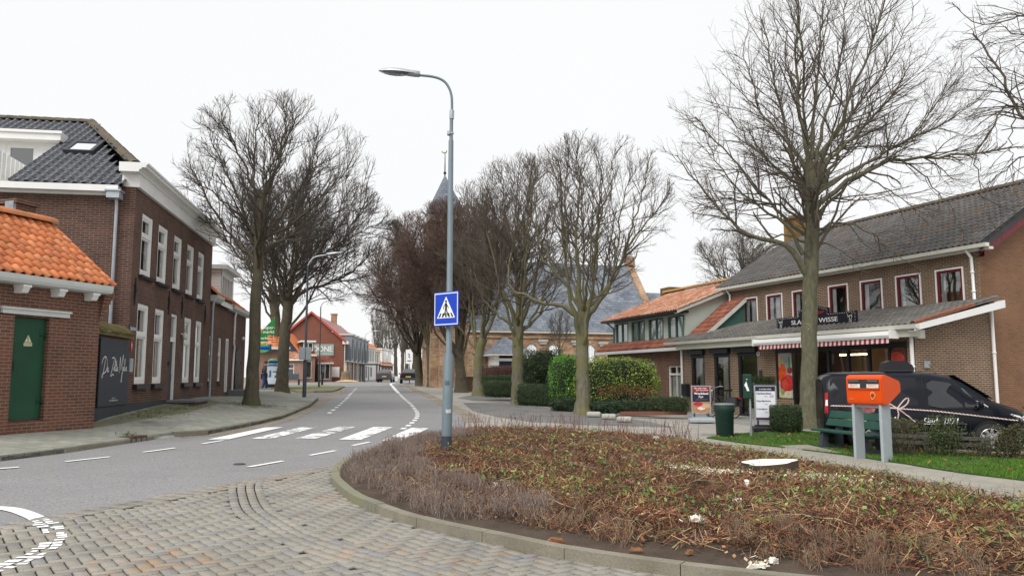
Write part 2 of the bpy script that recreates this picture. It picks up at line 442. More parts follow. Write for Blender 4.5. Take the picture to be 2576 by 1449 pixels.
# ------------------------------------------------------------------ base sheet and paving sheets
def big_sheet():
    xs = [-700, -400, -200, -120, -80, -60] + list(np.arange(-48, 49, 2.0)) + [60, 80, 120, 200, 400, 700]
    ys = [-60, -30, -15, -8] + list(np.arange(-4, 100, 2.0)) + [110, 125, 150, 200, 300, 450, 700, 900]
    V = [(x, y, gz(x, y) - .045) for y in ys for x in xs]; n = len(xs)
    mb = MB(); mb.add(V, [(j * n + i, j * n + i + 1, (j + 1) * n + i + 1, (j + 1) * n + i) for j in range(len(ys) - 1) for i in range(n - 1)], None, True)
    return tag(mb.build('ground', M['ground']), kind='structure')
big_sheet()
ROADL = [KERB_L[i] for i in range(len(KERB_L))]
ASPH = ROADL[:-1] + GP([(812, 1006), (829, 1001), (862, 979), (858, 976), (690, 972)]) + [(-34, 70), (-30, 80), (-24, 88)] + [(-15.5, 100), (-15.5, 130), (-11, 130), (-10.5, 100), (-10.6, 82)] + GP([(1000, 968), (1010, 972), (1040, 985), (1075, 1002), (1111, 1022), (1149, 1037), (1172, 1060), (1160, 1085), (1120, 1100)]) + [(-1.6, 16.4)] + ROAD_R[::-1]
patch('asphalt_road', ASPH, M['asphalt'], -.012, 1.5)
joint_poly = ROAD_R + [(-2.72, 14.39)] + BEDK[6:] + [(9, 0), (6, -6), (-8, -6)]
patch('paving_joints', joint_poly, M['joint'], -.022, .8)
patch('plaza_paving', [(-1.3, 20.4)] + GP([(1172, 1060), (1149, 1037), (1111, 1022), (1075, 1002), (1040, 985), (1010, 972)]) + [(-9, 84), (4, 84), (8, 60), (26, 40), (30, 20), (14, 2), (8.6, 4.0), (6.2, 8)] + BEDFAR[1:-2][::-1], M['plaza'], -.03, 1.5)
# gutter of clinkers along the right road edge, dark striped parking bays, slabs before the shop
gl = GP([(1000, 966), (1040, 983), (1075, 1000), (1111, 1020), (1149, 1036), (1172, 1060)])
patch('gutter_strip', gl + offset_pl(gl, .55)[::-1] if True else gl, M['gutterbrick'], -.016, 1.0)
patch('parking_bay', GP([(1165, 1012), (1260, 1010), (1420, 1030), (1560, 1047), (1640, 1060), (1700, 1073), (1480, 1066), (1330, 1058), (1250, 1046), (1190, 1032)]), M['baydark'], -.02, 1.0)
patch('parking_bay', GP([(1190, 992), (1290, 1002), (1330, 1012), (1190, 1006), (1150, 1000)]), M['baydark'], -.02, 1.0)
patch('forecourt_slabs', GP([(1725, 1046), (1850, 1062), (1990, 1088), (2060, 1100), (2200, 1090), (2330, 1060), (2300, 1010), (1900, 1012), (1710, 1030)]), M['slabs'], -.012, 1.0)
rot_uv(patch('brick_path', GP([(1600, 1094)]) + BEDFAR[4:] + [(14, 0)] + GP([(2640, 1220), (2576, 1208), (2426, 1190), (2279, 1166.6), (2119, 1143), (1982, 1126), (1878, 1115.7), (1777, 1101)]), M['path'], -.01, 1.0), R(97))
# ------------------------------------------------------------------ left pavement and its kerb
_KLs = KERB_L
def zpav(x, y):
    return gz(x, y) + .085 + min(.40, .092 * seg_d(_KLs, x, y)) * (1 - ss(y, 28, 38)) + .06 * ss(y, 28, 38)
PAVE = KERB_L[:5] + GP([(400, 1101)]) + [(-7.62, 18.3), (-7.35, 18.6)] + KERB_L[6:] + [(-11.3, 40.0), (-15.5, 50), (-18.5, 58), (-40, 74), (-40, 2)]
patch('pavement', PAVE, M['pave'], -.002, .8, zpav)
patch('verge_strip', GP([(745, 985), (838, 985), (868, 973), (800, 969), (700, 974)]), M['verge'], .05, 1.0)
patch('parking_bay', GP([(728, 1000), (800, 1006), (829, 1001), (862, 980), (838, 985), (760, 988)]), M['bay'], -.008, 1.0)
patch('moss_strip', GP([(180, 1075), (320, 1043), (430, 1012), (520, 1003), (560, 1012), (470, 1038), (330, 1062), (240, 1074)], 0, zpav), M['moss'], .004, .5, zpav)
def kerb(pl, name, mat, w=.12, h=.10, out=1, zf=gz, stone=1.0):
    """kerb stones about a metre long following a line; h above the road, w to the inside"""
    mb = MB(); pts = resample(pl, .1); k = int(stone / .1)
    inn = offset_pl(pts, w * out)
    mid = offset_pl(pts, .02 * out)
    for a in range(0, len(pts) - 1, k):
        b = min(a + k, len(pts) - 1)
        idx = list(range(a, b + 1))
        if len(idx) < 2: continue
        dz = random.uniform(-.006, .006)
        rows = []
        for q, i in enumerate(idx):
            t = .004 * ((q == 0) - (q == len(idx) - 1))
            j = min(i + 1, len(pts) - 1); i0 = max(i - 1, 0)
            dx, dy = pts[j][0] - pts[i0][0], pts[j][1] - pts[i0][1]; L = math.hypot(dx, dy) or 1
            sx, sy = dx / L * t, dy / L * t
            z = zf(*pts[i]) + dz
            rows.append([(pts[i][0] + sx, pts[i][1] + sy, z - .06), (pts[i][0] + sx, pts[i][1] + sy, z + h - .025), (mid[i][0] + sx, mid[i][1] + sy, z + h), (inn[i][0] + sx, inn[i][1] + sy, z + h), (inn[i][0] + sx, inn[i][1] + sy, z - .06)])
        V = [p for r in rows for p in r]; n = 5
        F = [(i * n + j, (i + 1) * n + j, (i + 1) * n + j + 1, i * n + j + 1) for i in range(len(rows) - 1) for j in range(4)]
        F += [(0, 1, 2, 3, 4), tuple((len(rows) - 1) * n + j for j in (4, 3, 2, 1, 0))]
        mb.add(V, F)
    return tag(mb.build(name, mat), kind='structure')
kl = KERB_L[:5] + [(-7.78, 17.55)]
kerb(kl, 'pavement_kerb', M['kerb'], .12, .085, 1)
kerb([(-7.13, 18.75)] + KERB_L[6:], 'pavement_kerb', M['kerb'], .12, .10, 1)
kerb(GP([(838, 986), (790, 987), (745, 986)]), 'pavement_kerb', M['kerb'], .12, .09, -1)
gl2 = [(-7.13, 18.75)] + KERB_L[6:] + GP([(835, 994), (868, 974)])
patch('gutter_strip', gl2 + offset_pl(gl2, -.45)[::-1], M['gutterbrick'], -.006, 1.0)
kerb(BEDK[9:30], 'bed_kerb', M['kerbmoss'], .14, .09, -1)
kerb(BEDK[29:], 'bed_kerb', M['kerb'], .14, .09, -1)
# ------------------------------------------------------------------ clinkers laid one by one in the foreground
def clinkers():
    W = .112; ang = R(36); ca, sa = math.cos(ang), math.sin(ang)
    bedk = BEDK[6:]
    rr = ROAD_R
    bricks = []
    def ok(x, y):
        return inside(JP, x, y)
    JP = joint_poly
    def put(x, y, a, l=.224, w=.112): bricks.append((x, y, a, l, w))
    n = int(14 / W)
    for i in range(-n, n):
        for j in range(-n // 2, n // 2):
            bx, by = (i + 2 * j) * W, (i - 2 * j) * W
            for (ux, uy, a) in ((bx + W, by + W / 2, 0), (bx + W / 2, by + 2 * W, math.pi / 2)):
                x = ux * ca - uy * sa - 1; y = ux * sa + uy * ca + 8
                if y < 4.2 or y > 15.5 or x < -7.5 or x > 4.5: continue
                if not ok(x, y): continue
                d1 = seg_d(rr, x, y)
                
                d2 = seg_d(bedk, x, y)
                if d2 < .12 or 1.10 < d2 < 1.48: continue
                if d1 < .34: continue
                put(x, y, ang + a)
    def row(pl, d):
        q = resample(offset_pl(pl, d), .224)
        for k in range(len(q) - 1):
            x, y = (q[k][0] + q[k + 1][0]) / 2, (q[k][1] + q[k + 1][1]) / 2
            if ok(x, y) and 3.5 < y < 15.5: put(x, y, math.atan2(q[k + 1][1] - q[k][1], q[k + 1][0] - q[k][0]))
    for d in (-.06, -.172, -.284): row(rr, d)
    for d in (-.06, -1.12, -1.232, -1.344, -1.456): row(bedk, d)
    V, F = [], []
    for x, y, a, l, w in bricks:
        c, s_ = math.cos(a), math.sin(a); z = gz(x, y) + random.uniform(-.003, .001) + (0 if abs((a - ang) % (math.pi / 2)) < 1e-4 else .003); tx, ty = random.uniform(-.012, .012), random.uniform(-.012, .012)
        g = .0085; h1, h2 = l / 2 - g, w / 2 - g * .9; b = .004; o = len(V)
        for (hx, hy, dz) in ((h1, h2, -.018), (h1, h2, -.006), (h1 - b, h2 - b, 0)):
            for sx, sy in ((-1, -1), (1, -1), (1, 1), (-1, 1)):
                px, py = sx * hx, sy * hy
                V.append((x + px * c - py * s_, y + px * s_ + py * c, z + dz + px * tx + py * ty))
        for lv in (0, 4):
            for k in range(4): F.append((o + lv + k, o + lv + (k + 1) % 4, o + lv + 4 + (k + 1) % 4, o + lv + 4 + k))
        F.append((o + 8, o + 9, o + 10, o + 11))
    m, nt, b = _mat('clinker')
    g = N(nt, 'ShaderNodeNewGeometry'); co = coords(nt)
    cols = [(.29, .275, .238), (.28, .265, .23), (.30, .285, .245), (.272, .258, .225), (.295, .275, .236), (.28, .265, .24), (.286, .268, .23), (.25, .245, .24), (.30, .275, .235), (.275, .265, .235)]
    c = ramp(nt, g.outputs['Random Per Island'], [(i / len(cols), cols[i]) for i in range(len(cols))], 'CONSTANT')
    n1 = noise(nt, co, 130, 3, .7); c = mixc(nt, 1.0, c, ramp(nt, n1, [(.30, .5), (.5, 1.0), (.70, 1.5)]), 'MULTIPLY')
    n2 = noise(nt, co, .8, 5, .6); c = mixc(nt, 1.0, c, ramp(nt, n2, [(.3, .74), (.7, 1.12)]), 'MULTIPLY')
    n3 = noise(nt, co, .55, 4, .55); n4 = noise(nt, co, 6, 4, .6)
    mm = N(nt, 'ShaderNodeMath', operation='MULTIPLY'); nt.links.new(n3, mm.inputs[0]); nt.links.new(n4, mm.inputs[1])
    c = mixc(nt, ramp(nt, mm.outputs[0], [(.30, 0.0), (.40, .5)]), c, (.42, .22, .09))
    nt.links.new(c, b.inputs['Base Color']); b.inputs['Roughness'].default_value = .85; b.inputs['Specular IOR Level'].default_value = .25
    bump(nt, b, n1, .35, .004)
    o = npmesh('clinker_paving', np.array(V), np.array(F), m); o['kind'] = 'structure'
clinkers()
# ------------------------------------------------------------------ painted markings
def ribbon(mb, pl, w, zf=gz, off=.003):
    L = offset_pl(pl, w / 2); Q = offset_pl(pl, -w / 2)
    V = [(x, y, zf(x, y) + off) for x, y in L] + [(x, y, zf(x, y) + off) for x, y in Q]; n = len(pl)
    mb.add(V, [(i, n + i, n + i + 1, i + 1) for i in range(n - 1)])
def quadpx(mb, c, off=.0):
    p = GP(c)
    a, b, cc, d = [np.array(q) for q in p]
    for k in range(6):
        t0, t1 = k / 6, (k + 1) / 6
        q = [a + (d - a) * t0, b + (cc - b) * t0, b + (cc - b) * t1, a + (d - a) * t1]
        mb.poly([(x, y, gz(x, y) + off) for x, y in q])
fresh, worn, half = MB(), MB(), MB()
quadpx(fresh, [(522, 1105.2), (577, 1104), (712.8, 1073.8), (667, 1074.6)])
quadpx(worn, [(630.9, 1103.4), (684.7, 1103), (801.7, 1073.2), (758, 1073.7)])
quadpx(worn, [(741, 1102.6), (797, 1102.4), (895, 1073), (850, 1073)])
quadpx(half, [(852.8, 1105), (908, 1105.5), (988, 1074), (940, 1073.4)])
quadpx(half, [(960, 1108), (1007, 1110), (1078, 1077), (1035, 1075.5)])
for a, b in (((361, 1136.6), (440, 1126)), ((165, 1160), (277, 1148)), ((-60, 1182), (47, 1174)), ((509, 1115.6), (561, 1107)), ((780, 1144.4), (844, 1132.6)), ((626, 1173.5), (712, 1158.6)), ((887, 1120), (930, 1111))):
    ribbon(fresh, resample(GP([a, b]), .3) + [GP([b])[0]], .09, gz, 0.0)
def dashes(mb, px, on, offl, w):
    pl = resample(smooth_pts(GP(px), 5), .05); n1, n2 = int(on / .05), int(offl / .05); i = 0
    while i < len(pl) - 2:
        ribbon(mb, pl[i:i + n1 + 1], w, gz, 0.0); i += n1 + n2
dashes(fresh, [(1012, 1079), (1029, 1068.7), (1044, 1056), (1049.5, 1047), (1050, 1039), (1046, 1032), (1040, 1024), (1032, 1015), (1022, 1007), (1012, 998), (1002, 988)], .5, .6, .14)
dashes(fresh, [(1002, 988), (992, 977), (984, 968), (984, 965), (994, 962.5)], 1.2, .15, .2)
dashes(half, [(897, 976), (884, 989), (872, 1002), (856, 1017), (842, 1028), (825, 1041)], .6, .9, .13)
ribbon(half, resample(GP([(862, 971), (977, 968)]), 1.0), .25, gz, 0.0)
ribbon(fresh, smooth_pts(GP([(-120, 1272), (0, 1276.6), (42, 1282.6), (77, 1294.8), (98, 1305)]), 4), .17, gz, 0.0)
quadpx(half, [(385, 1090.5), (405, 1092), (467, 1083), (440, 1081.5)], .10)
for nm, mb, mt in (('road_marking', fresh, 'paint'), ('road_marking', worn, 'paintworn'), ('road_marking', half, 'painthalf')):
    tag(mb.build(nm, M[mt]), kind='structure')
bp = MB(); pl = resample(smooth_pts(GP([(104, 1308), (118, 1318), (130, 1331.7), (135, 1352.8), (123, 1374), (95, 1391), (52.7, 1410.7), (14, 1426.5), (-60, 1448)]), 8), .03)
for i in range(0, len(pl) - 4, 4):
    for a0, a1 in ((-.105, -.01), (.005, .10)):
        if random.random() < .22: continue
        a0 += random.uniform(-.02, .03); a1 += random.uniform(-.03, .015)
        L = offset_pl(pl[i:i + 4], a0); Q = offset_pl(pl[i:i + 4], a1); k = random.choice((2, 3, 3)); sh = random.uniform(-.3, .3)
        q_ = [L[0], L[k], Q[k], Q[0]]; q_[0] = (q_[0][0] + (L[1][0] - L[0][0]) * sh, q_[0][1] + (L[1][1] - L[0][1]) * sh)
        bp.poly([(x, y, gz(x, y) + .0045) for x, y in q_])
tag(bp.build('paving_marking', M['paint']), kind='structure')
rp = MB()
for k in range(8):
    a, b = [(-7.78 + .65 * t, 17.55 + 1.2 * t) for t in (k / 8, (k + 1) / 8)]
    rp.quad((*a, gz(*a) - .01), (*b, gz(*b) - .01), (b[0] - .42, b[1] + .18, zpav(b[0] - .42, b[1] + .18)), (a[0] - .42, a[1] + .18, zpav(a[0] - .42, a[1] + .18)))
tag(rp.build('dropped_kerb', M['pave']), kind='structure')
# the camera, the light and the sky
cam = bpy.data.cameras.new('camera'); co_ = bpy.data.objects.new('camera', cam); COL.objects.link(co_)
co_.location = (0, 0, EYE); co_.rotation_euler = (math.pi / 2 + PITCH, 0, 0)
cam.sensor_width = 36; cam.lens = 36 * 2000 / 2576; cam.clip_end = 2000; cam.clip_start = .05
SC.camera = co_
sl = bpy.data.lights.new('sun', 'SUN'); so = bpy.data.objects.new('sun', sl); COL.objects.link(so)
sl.energy = 2.4; sl.angle = R(40); sl.color = (1, .97, .93)
SUN_EL, SUN_AZ = R(48), R(215)      # azimuth clockwise from +Y
sd = Vector((math.sin(SUN_AZ) * math.cos(SUN_EL), math.cos(SUN_AZ) * math.cos(SUN_EL), math.sin(SUN_EL)))
so.rotation_euler = sd.to_track_quat('Z', 'Y').to_euler()
W = bpy.data.worlds.new('World'); SC.world = W; W.use_nodes = True
wn = W.node_tree; bg = wn.nodes['Background']
sk = wn.nodes.new('ShaderNodeTexSky'); sk.sky_type = 'NISHITA'; sk.sun_disc = False
sk.sun_elevation = SUN_EL; sk.sun_rotation = SUN_AZ; sk.dust_density = 3.0
# an even layer of pale cloud over the sky
tc = wn.nodes.new('ShaderNodeTexCoord')
cn = noise(wn, tc.outputs['Generated'], 1.6, 4, .5)
cloud = ramp(wn, cn, [(.3, (.97, .975, .98)), (.7, (1.0, 1.0, 1.0))])
sc_ = N(wn, 'ShaderNodeVectorMath', operation='SCALE'); sc_.inputs['Scale'].default_value = 8.85; wn.links.new(cloud, sc_.inputs[0])
wn.links.new(mixc(wn, .94, sk.outputs[0], sc_.outputs[0]), bg.inputs[0]); bg.inputs[1].default_value = .1
SC.view_settings.view_transform = 'Standard'; SC.view_settings.look = 'None'; SC.view_settings.exposure = .22; SC.view_settings.gamma = 1
SC.render.engine = 'CYCLES'
SC.cycles.max_bounces = 6; SC.cycles.diffuse_bounces = 3; SC.cycles.glossy_bounces = 3; SC.cycles.transparent_max_bounces = 12
SC.cycles.use_denoising = True
# ------------------------------------------------------------------ building materials
M['brickL'] = brickm('dark_red_brick', (.125, .065, .049), (.080, .046, .038), (.25, .19, .155), .22, .0625, .012, .22, dirt=(.07, .045, .038), dirt_amt=.5)
M['brickT'] = brickm('substation_brick', (.175, .083, .057), (.12, .061, .046), (.30, .22, .17), .22, .068, .013, .2, dirt=(.24, .085, .045), dirt_amt=.55)
M['brickB'] = brickm('brown_shop_brick', (.17, .104, .066), (.11, .07, .048), (.42, .34, .26), .22, .0625, .016, .18, dirt=(.22, .15, .09), dirt_amt=.35)
M['brickG'] = brickm('gable_brick', (.225, .115, .065), (.175, .092, .055), (.27, .19, .13), .22, .0625, .012, .15)
M['brickD'] = brickm('old_house_brick', (.17, .085, .06), (.115, .062, .047), (.24, .19, .16), .22, .0625, .012, .25)
M['brickR'] = brickm('red_brick', (.235, .085, .055), (.20, .075, .05), (.22, .13, .10), .22, .0625, .012, .12)
M['brickP'] = brickm('pinkish_brick', (.33, .19, .145), (.26, .15, .115), (.36, .28, .23), .22, .0625, .012, .15)
M['brickC'] = brickm('church_brick', (.42, .28, .17), (.22, .125, .09), (.46, .37, .26), .30, .11, .022, .4, dirt=(.34, .155, .09), dirt_amt=.7)
M['tiledark'] = island('dark_glazed_pantile', [(.060, .066, .080), (.070, .076, .09), (.052, .058, .07), (.065, .07, .082)], .38, .5, var=.2)
M['tileorange'] = island('orange_pantile', [(.58, .195, .075), (.54, .17, .06), (.60, .215, .085), (.56, .18, .066), (.50, .165, .07), (.60, .23, .10)], .65, .3, var=.28, scale=3)
M['tilegrey'] = island('grey_brown_pantile', [(.098, .092, .087), (.082, .078, .076), (.109, .101, .094), (.086, .084, .087), (.098, .090, .082), (.121, .082, .058), (.090, .086, .082), (.101, .094, .086), (.078, .076, .076), (.094, .088, .084), (.105, .098, .090), (.086, .082, .078)], .6, .35, var=.25)
M['tilelow'] = island('grey_lowroof_tile', [(.132, .126, .115), (.115, .111, .102), (.145, .136, .123), (.123, .115, .106)], .7, .3, var=.25)
M['tilered'] = island('weathered_red_pantile', [(.40, .18, .11), (.46, .25, .17), (.36, .145, .085), (.50, .31, .22), (.42, .20, .12), (.32, .13, .085), (.44, .22, .12)], .7, .3, var=.25)
M['tilerust'] = island('rusty_red_pantile', [(.25, .078, .045), (.19, .062, .042), (.29, .10, .06), (.22, .085, .055)], .6, .3, var=.25)
M['ridgemoss'] = plain('mossy_ridge_tile', (.085, .072, .062), .8, .3, 3, fine=.2, dirt=(.20, .15, .035), dirt_amt=.6)
M['ridgeorange'] = plain('orange_ridge_tile', (.52, .18, .07), .7, .2, 3, dirt=(.20, .16, .05), dirt_amt=.6)
M['slate'] = brickm('slate', (.20, .225, .26), (.13, .15, .18), (.08, .09, .105), .5, .3, .03, .35, dirt=(.30, .31, .32), dirt_amt=.5)
M['white'] = plain('white_paint', (.80, .80, .78), .45, .04, 2.0)
M['cream'] = plain('cream_paint', (.66, .65, .58), .5, .06, 2.0)
M['greyw'] = plain('greyish_white_paint', (.60, .62, .60), .5, .06, 2.0)
M['zinc'] = plain('zinc', (.42, .46, .50), .45, .12, 4.0, metal=.35)
M['blackp'] = plain('black_paint', (.018, .019, .024), .4, .15, 3.0)
M['anthr'] = plain('anthracite_plinth', (.042, .046, .056), .6, .15, 1.5, dirt=(.08, .085, .06), dirt_amt=.3)
M['greendoor'] = plain('green_door_paint', (.013, .070, .034), .35, .18, 1.2, dirt=(.02, .085, .048), dirt_amt=.4)
M['dgreen'] = plain('dark_green_paint', (.008, .036, .027), .4, .12, 3.0)
M['greenframe'] = plain('green_window_paint', (.055, .14, .115), .45, .1, 3.0)
M['sage'] = plain('pale_green_board', (.50, .56, .50), .55, .06, 2.0)
M['redframe'] = plain('dark_red_window_paint', (.13, .008, .012), .35, .1, 3.0)
M['glass'] = glassm('window_glass', (.94, .96, .96), .06)
M['glassr'] = glassm('reflecting_window_glass', (.85, .9, .9), .16)
M['dark'] = plain('dim_room', (.03, .03, .03), .9, .2, 2.0)
M['room'] = plain('room_wall', (.16, .15, .14), .9, .2, 1.0)
M['curtain'] = plain('pale_curtain', (.90, .91, .90), .8, .12, 5.0)
M['iron'] = plain('black_iron', (.012, .012, .013), .5, .2, 5.0)
M['stone'] = plain('bluestone', (.15, .16, .17), .7, .15, 3.0, fine=.15)
M['concrete'] = plain('concrete', (.42, .41, .37), .85, .12, 2.0, fine=.15)
M['lead'] = plain('lead', (.30, .32, .34), .6, .25, 6.0)
M['pole'] = plain('grey_pole_paint', (.155, .205, .235), .45, .08, 4.0, dirt=(.11, .14, .15), dirt_amt=.3)
M['poled'] = plain('dark_pole_paint', (.045, .058, .075), .5, .12, 4.0)
M['signback'] = plain('sign_back', (.35, .40, .42), .5, .05, 3.0)
# ------------------------------------------------------------------ building pieces
def pantiles(mb, fn, outline, w=.24, row=.31, amp=.035, lift=.022, nx=5, s0=0.0):
    """S-shaped roof tiles: fn(s,t,h)->point, s along the eave, t up the slope, h off the slope; only tiles whose middle lies in outline"""
    ss_ = [p[0] for p in outline]; ts = [p[1] for p in outline]
    prof = [amp * math.sin(2 * math.pi * (j / nx) + .6) for j in range(nx + 1)]
    j0 = int(math.floor((min(ss_) - s0) / w)); j1 = int(math.ceil((max(ss_) - s0) / w)); i1 = int(math.ceil((max(ts)) / row))
    for i in range(i1):
        for j in range(j0, j1):
            s, t = s0 + j * w, i * row
            if not inside(outline, s + w / 2, t + row * .5): continue
            dz = random.uniform(-.004, .004); dt = random.uniform(-.006, .006)
            V = []
            for tt, hh in ((t + dt, lift), (t + row + .02, 0)):
                V += [fn(s + w * k / nx, tt, prof[k] + hh + dz) for k in range(nx + 1)]
            V += [fn(s + w * k / nx, t + dt, prof[k] - .012) for k in range(nx + 1)]
            n = nx + 1
            F = [(k, k + 1, n + k + 1, n + k) for k in range(nx)] + [(2 * n + k, 2 * n + k + 1, k + 1, k) for k in range(nx)]
            mb.add(V, F, None, True)
    return mb
def ridge_caps(mb, a, b, r=.11, L=.38, k=7):
    a, b = Vector(a), Vector(b); d = b - a; n = max(1, int(d.length / L)); d = d.normalized(); q = (b - a).length / n
    up = Vector((0, 0, 1)); sd_ = d.cross(up).normalized(); up = sd_.cross(d).normalized()
    for i in range(n):
        p0, p1 = a + d * q * i, a + d * (q * (i + 1) + .05)
        V = []
        for p, rr in ((p0, r * 1.12), (p1, r)):
            V += [p + sd_ * rr * math.cos(math.pi * j / k) + up * (rr * math.sin(math.pi * j / k) - .02) for j in range(k + 1)]
        mb.add(V, [(j, j + 1, k + 2 + j, k + 1 + j) for j in range(k)], None, True)
        mb.add(V[:k + 1], [tuple(range(k + 1))])
    return mb
def window(par, x0, x1, z0, z1, y, name='window', frame='white', fw=.07, dep=.10, trans=None, mull=(), glass='glass', curtain=None, sash=None, back=True, sash_mat=None, label=None, curtm='curtain'):
    """a framed window in the plane y (outer face of the frame), looking to -y; parts are children of the house, the pane a sub-part"""
    f = MB()
    f.box(x0, x0 + fw, y, y + dep, z0, z1); f.box(x1 - fw, x1, y, y + dep, z0, z1)
    f.box(x0 + fw, x1 - fw, y + .002, y + dep, z1 - fw, z1); f.box(x0 + fw, x1 - fw, y + .002, y + dep, z0, z0 + fw * 1.15)
    if trans: f.box(x0 + fw, x1 - fw, y - .008, y + dep, trans - .045, trans + .045)
    for m in mull: f.box(m - fw * .45, m + fw * .45, y + .004, y + dep, z0 + fw, z1 - fw)
    o = f.build(name, M[frame], par)
    if label: o['label'] = label
    g = MB(); yy = y + dep * .6
    if sash:
        q = MB(); b = sash
        for (a0, a1, c0, c1) in ([(x0 + fw, x1 - fw, z0 + fw * 1.15, trans - .045), (x0 + fw, x1 - fw, trans + .045, z1 - fw)] if trans else [(x0 + fw, x1 - fw, z0 + fw * 1.15, z1 - fw)]):
            q.box(a0, a0 + b, y + .022, y + dep - .02, c0, c1); q.box(a1 - b, a1, y + .022, y + dep - .02, c0, c1)
            q.box(a0 + b, a1 - b, y + .024, y + dep - .02, c1 - b, c1); q.box(a0 + b, a1 - b, y + .024, y + dep - .02, c0, c0 + b)
        q.build('sash', M[sash_mat or frame], o)
    g.quad((x0 + fw * .5, yy, z0 + fw * .5), (x1 - fw * .5, yy, z0 + fw * .5), (x1 - fw * .5, yy, z1 - fw * .5), (x0 + fw * .5, yy, z1 - fw * .5))
    g.build('pane', M[glass], o)
    if curtain:
        c = MB()
        for (a, b_, zt, zb) in curtain:
            n = max(4, int((b_ - a) / .035)); V = []
            for k in range(n + 1):
                xx = a + (b_ - a) * k / n; yo = yy + .05 + .022 * math.sin(k * 1.7)
                V += [(xx, yo, zb), (xx, yo, zt)]
            c.add(V, [(2 * k, 2 * k + 2, 2 * k + 3, 2 * k + 1) for k in range(n)], None, True)
        c.build('curtain', M[curtm], o)
    if back:
        b = MB(); yb = yy + .55
        b.quad((x0 - .1, yb, z0 - .1), (x1 + .1, yb, z0 - .1), (x1 + .1, yb, z1 + .1), (x0 - .1, yb, z1 + .1))
        b.quad((x0, yy + .03, z0), (x0 - .1, yb, z0 - .1), (x0 - .1, yb, z1 + .1), (x0, yy + .03, z1)); b.quad((x1, yy + .03, z0), (x1, yy + .03, z1), (x1 + .1, yb, z1 + .1), (x1 + .1, yb, z0 - .1))
        b.quad((x0, yy + .03, z1), (x0 - .1, yb, z1 + .1), (x1 + .1, yb, z1 + .1), (x1, yy + .03, z1)); b.quad((x0, yy + .03, z0), (x1, yy + .03, z0), (x1 + .1, yb, z0 - .1), (x0 - .1, yb, z0 - .1))
        b.build('room', M['room'], o)
    return o
def pipe(par, pts, r=.04, mat='white', name='downpipe'):
    m = MB(); m.tube(pts, r, 8)
    for i in range(len(pts) - 1):
        a, b = Vector(pts[i]), Vector(pts[i + 1])
        if abs(a.z - b.z) > 1.0:
            for t in (.35, .8):
                p = a.lerp(b, t); m.lathe([(r, -.03), (r + .012, -.028), (r + .012, .028), (r, .03)], p, 10)
    return m.build(name, M[mat], par)
def hips(mb, pts): mb.poly(pts); return mb
# ================================================================== tall brick house on the left
HL = Fr(-10.14, 21, -.16, .987, .45)
def Z(z): return z - .45
house = frame_thing('brick_house', 'tall dark brick house with white cornice, white sash windows and dark hipped tile roof', 'house', HL)
LEN = 9.9; ZC = Z(6.58); DEP = 7.5
opsL = []
UP = [(.72, 1.77), (2.37, 3.41), (4.18, 5.18), (5.93, 6.92), (7.58, 8.55)]
GR = [(.72, 1.77), (2.43, 3.42), (5.98, 6.98), (7.65, 8.60)]
for a, b in UP: opsL.append((a, b, Z(4.29), Z(6.03)))
for a, b in GR: opsL.append((a, b, Z(1.31), Z(3.52)))
opsL.append((4.26, 5.06, Z(.62), Z(3.51)))
w = MB()
w.wall(0, LEN, -.8, ZC, 0, opsL, .12)
w.quad((0, DEP, -.8), (0, 0, -.8), (0, 0, ZC), (0, DEP, ZC)); w.quad((LEN, 0, -.8), (LEN, DEP, -.8), (LEN, DEP, ZC + .6), (LEN, 0, ZC + .6)); w.quad((LEN, DEP, -.8), (0, DEP, -.8), (0, DEP, ZC), (LEN, DEP, ZC))
w.build('wall', M['brickL'], house)
# soldier courses over the openings
s = MB()
def soldiers(s, x0, x1, z0, z1, y=-.004, bw=.062):
    n = int((x1 - x0) / bw)
    for i in range(n):
        xa = x0 + (x1 - x0) * i / n; s.box(xa + .003, xa + (x1 - x0) / n - .003, y, y + .05, z0, z1)
for a, b in GR + [(4.26, 5.06)]: s = MB(); soldiers(s, a - .1, b + .1, Z(3.53), Z(3.93)); s.build('lintel', M['brickL'], house)
for a, b in UP: s = MB(); soldiers(s, a - .08, b + .08, Z(6.05), Z(6.42)); s.build('lintel', M['brickL'], house)
p = MB()
pz = [(0, .80), (4.15, .80)]
p.box(-.02, 4.15, -.022, .03, -.8, Z(.80)); p.box(5.15, LEN, -.022, .03, -.8, Z(.80))
for xx in (.95, 2.6, 3.9, 6.1, 7.7): p.box(xx, xx + .12, -.028, -.018, Z(.62), Z(.72))
p.build('plinth', M['anthr'], house)
winU = [window(house, a, b, Z(4.29), Z(6.03), .02, trans=Z(5.42), sash=.055, fw=.115, curtain=[(a + .1, a + .42, Z(5.9), Z(4.4)), (b - .3, b - .08, Z(5.9), Z(4.4))]) for a, b in UP]
winG = [window(house, a, b, Z(1.31), Z(3.52), .02, trans=Z(2.66), sash=.055, fw=.115, curtain=[(a + .1, a + .36, Z(3.4), Z(1.4)), (b - .34, b - .08, Z(3.4), Z(1.4))]) for a, b in GR]
for (a, b), wo in zip(UP, winU): s = MB(); s.prism([(-.10, Z(4.29)), (-.10, Z(4.21)), (.12, Z(4.21)), (.12, Z(4.29))], 'x', a - .1, b + .1); s.build('sill', M['blackp'], wo)
for (a, b), wo in zip(GR, winG): s = MB(); s.prism([(-.12, Z(1.29)), (-.12, Z(1.17)), (.12, Z(1.17)), (.12, Z(1.30))], 'x', a - .12, b + .12); s.build('sill', M['blackp'], wo)
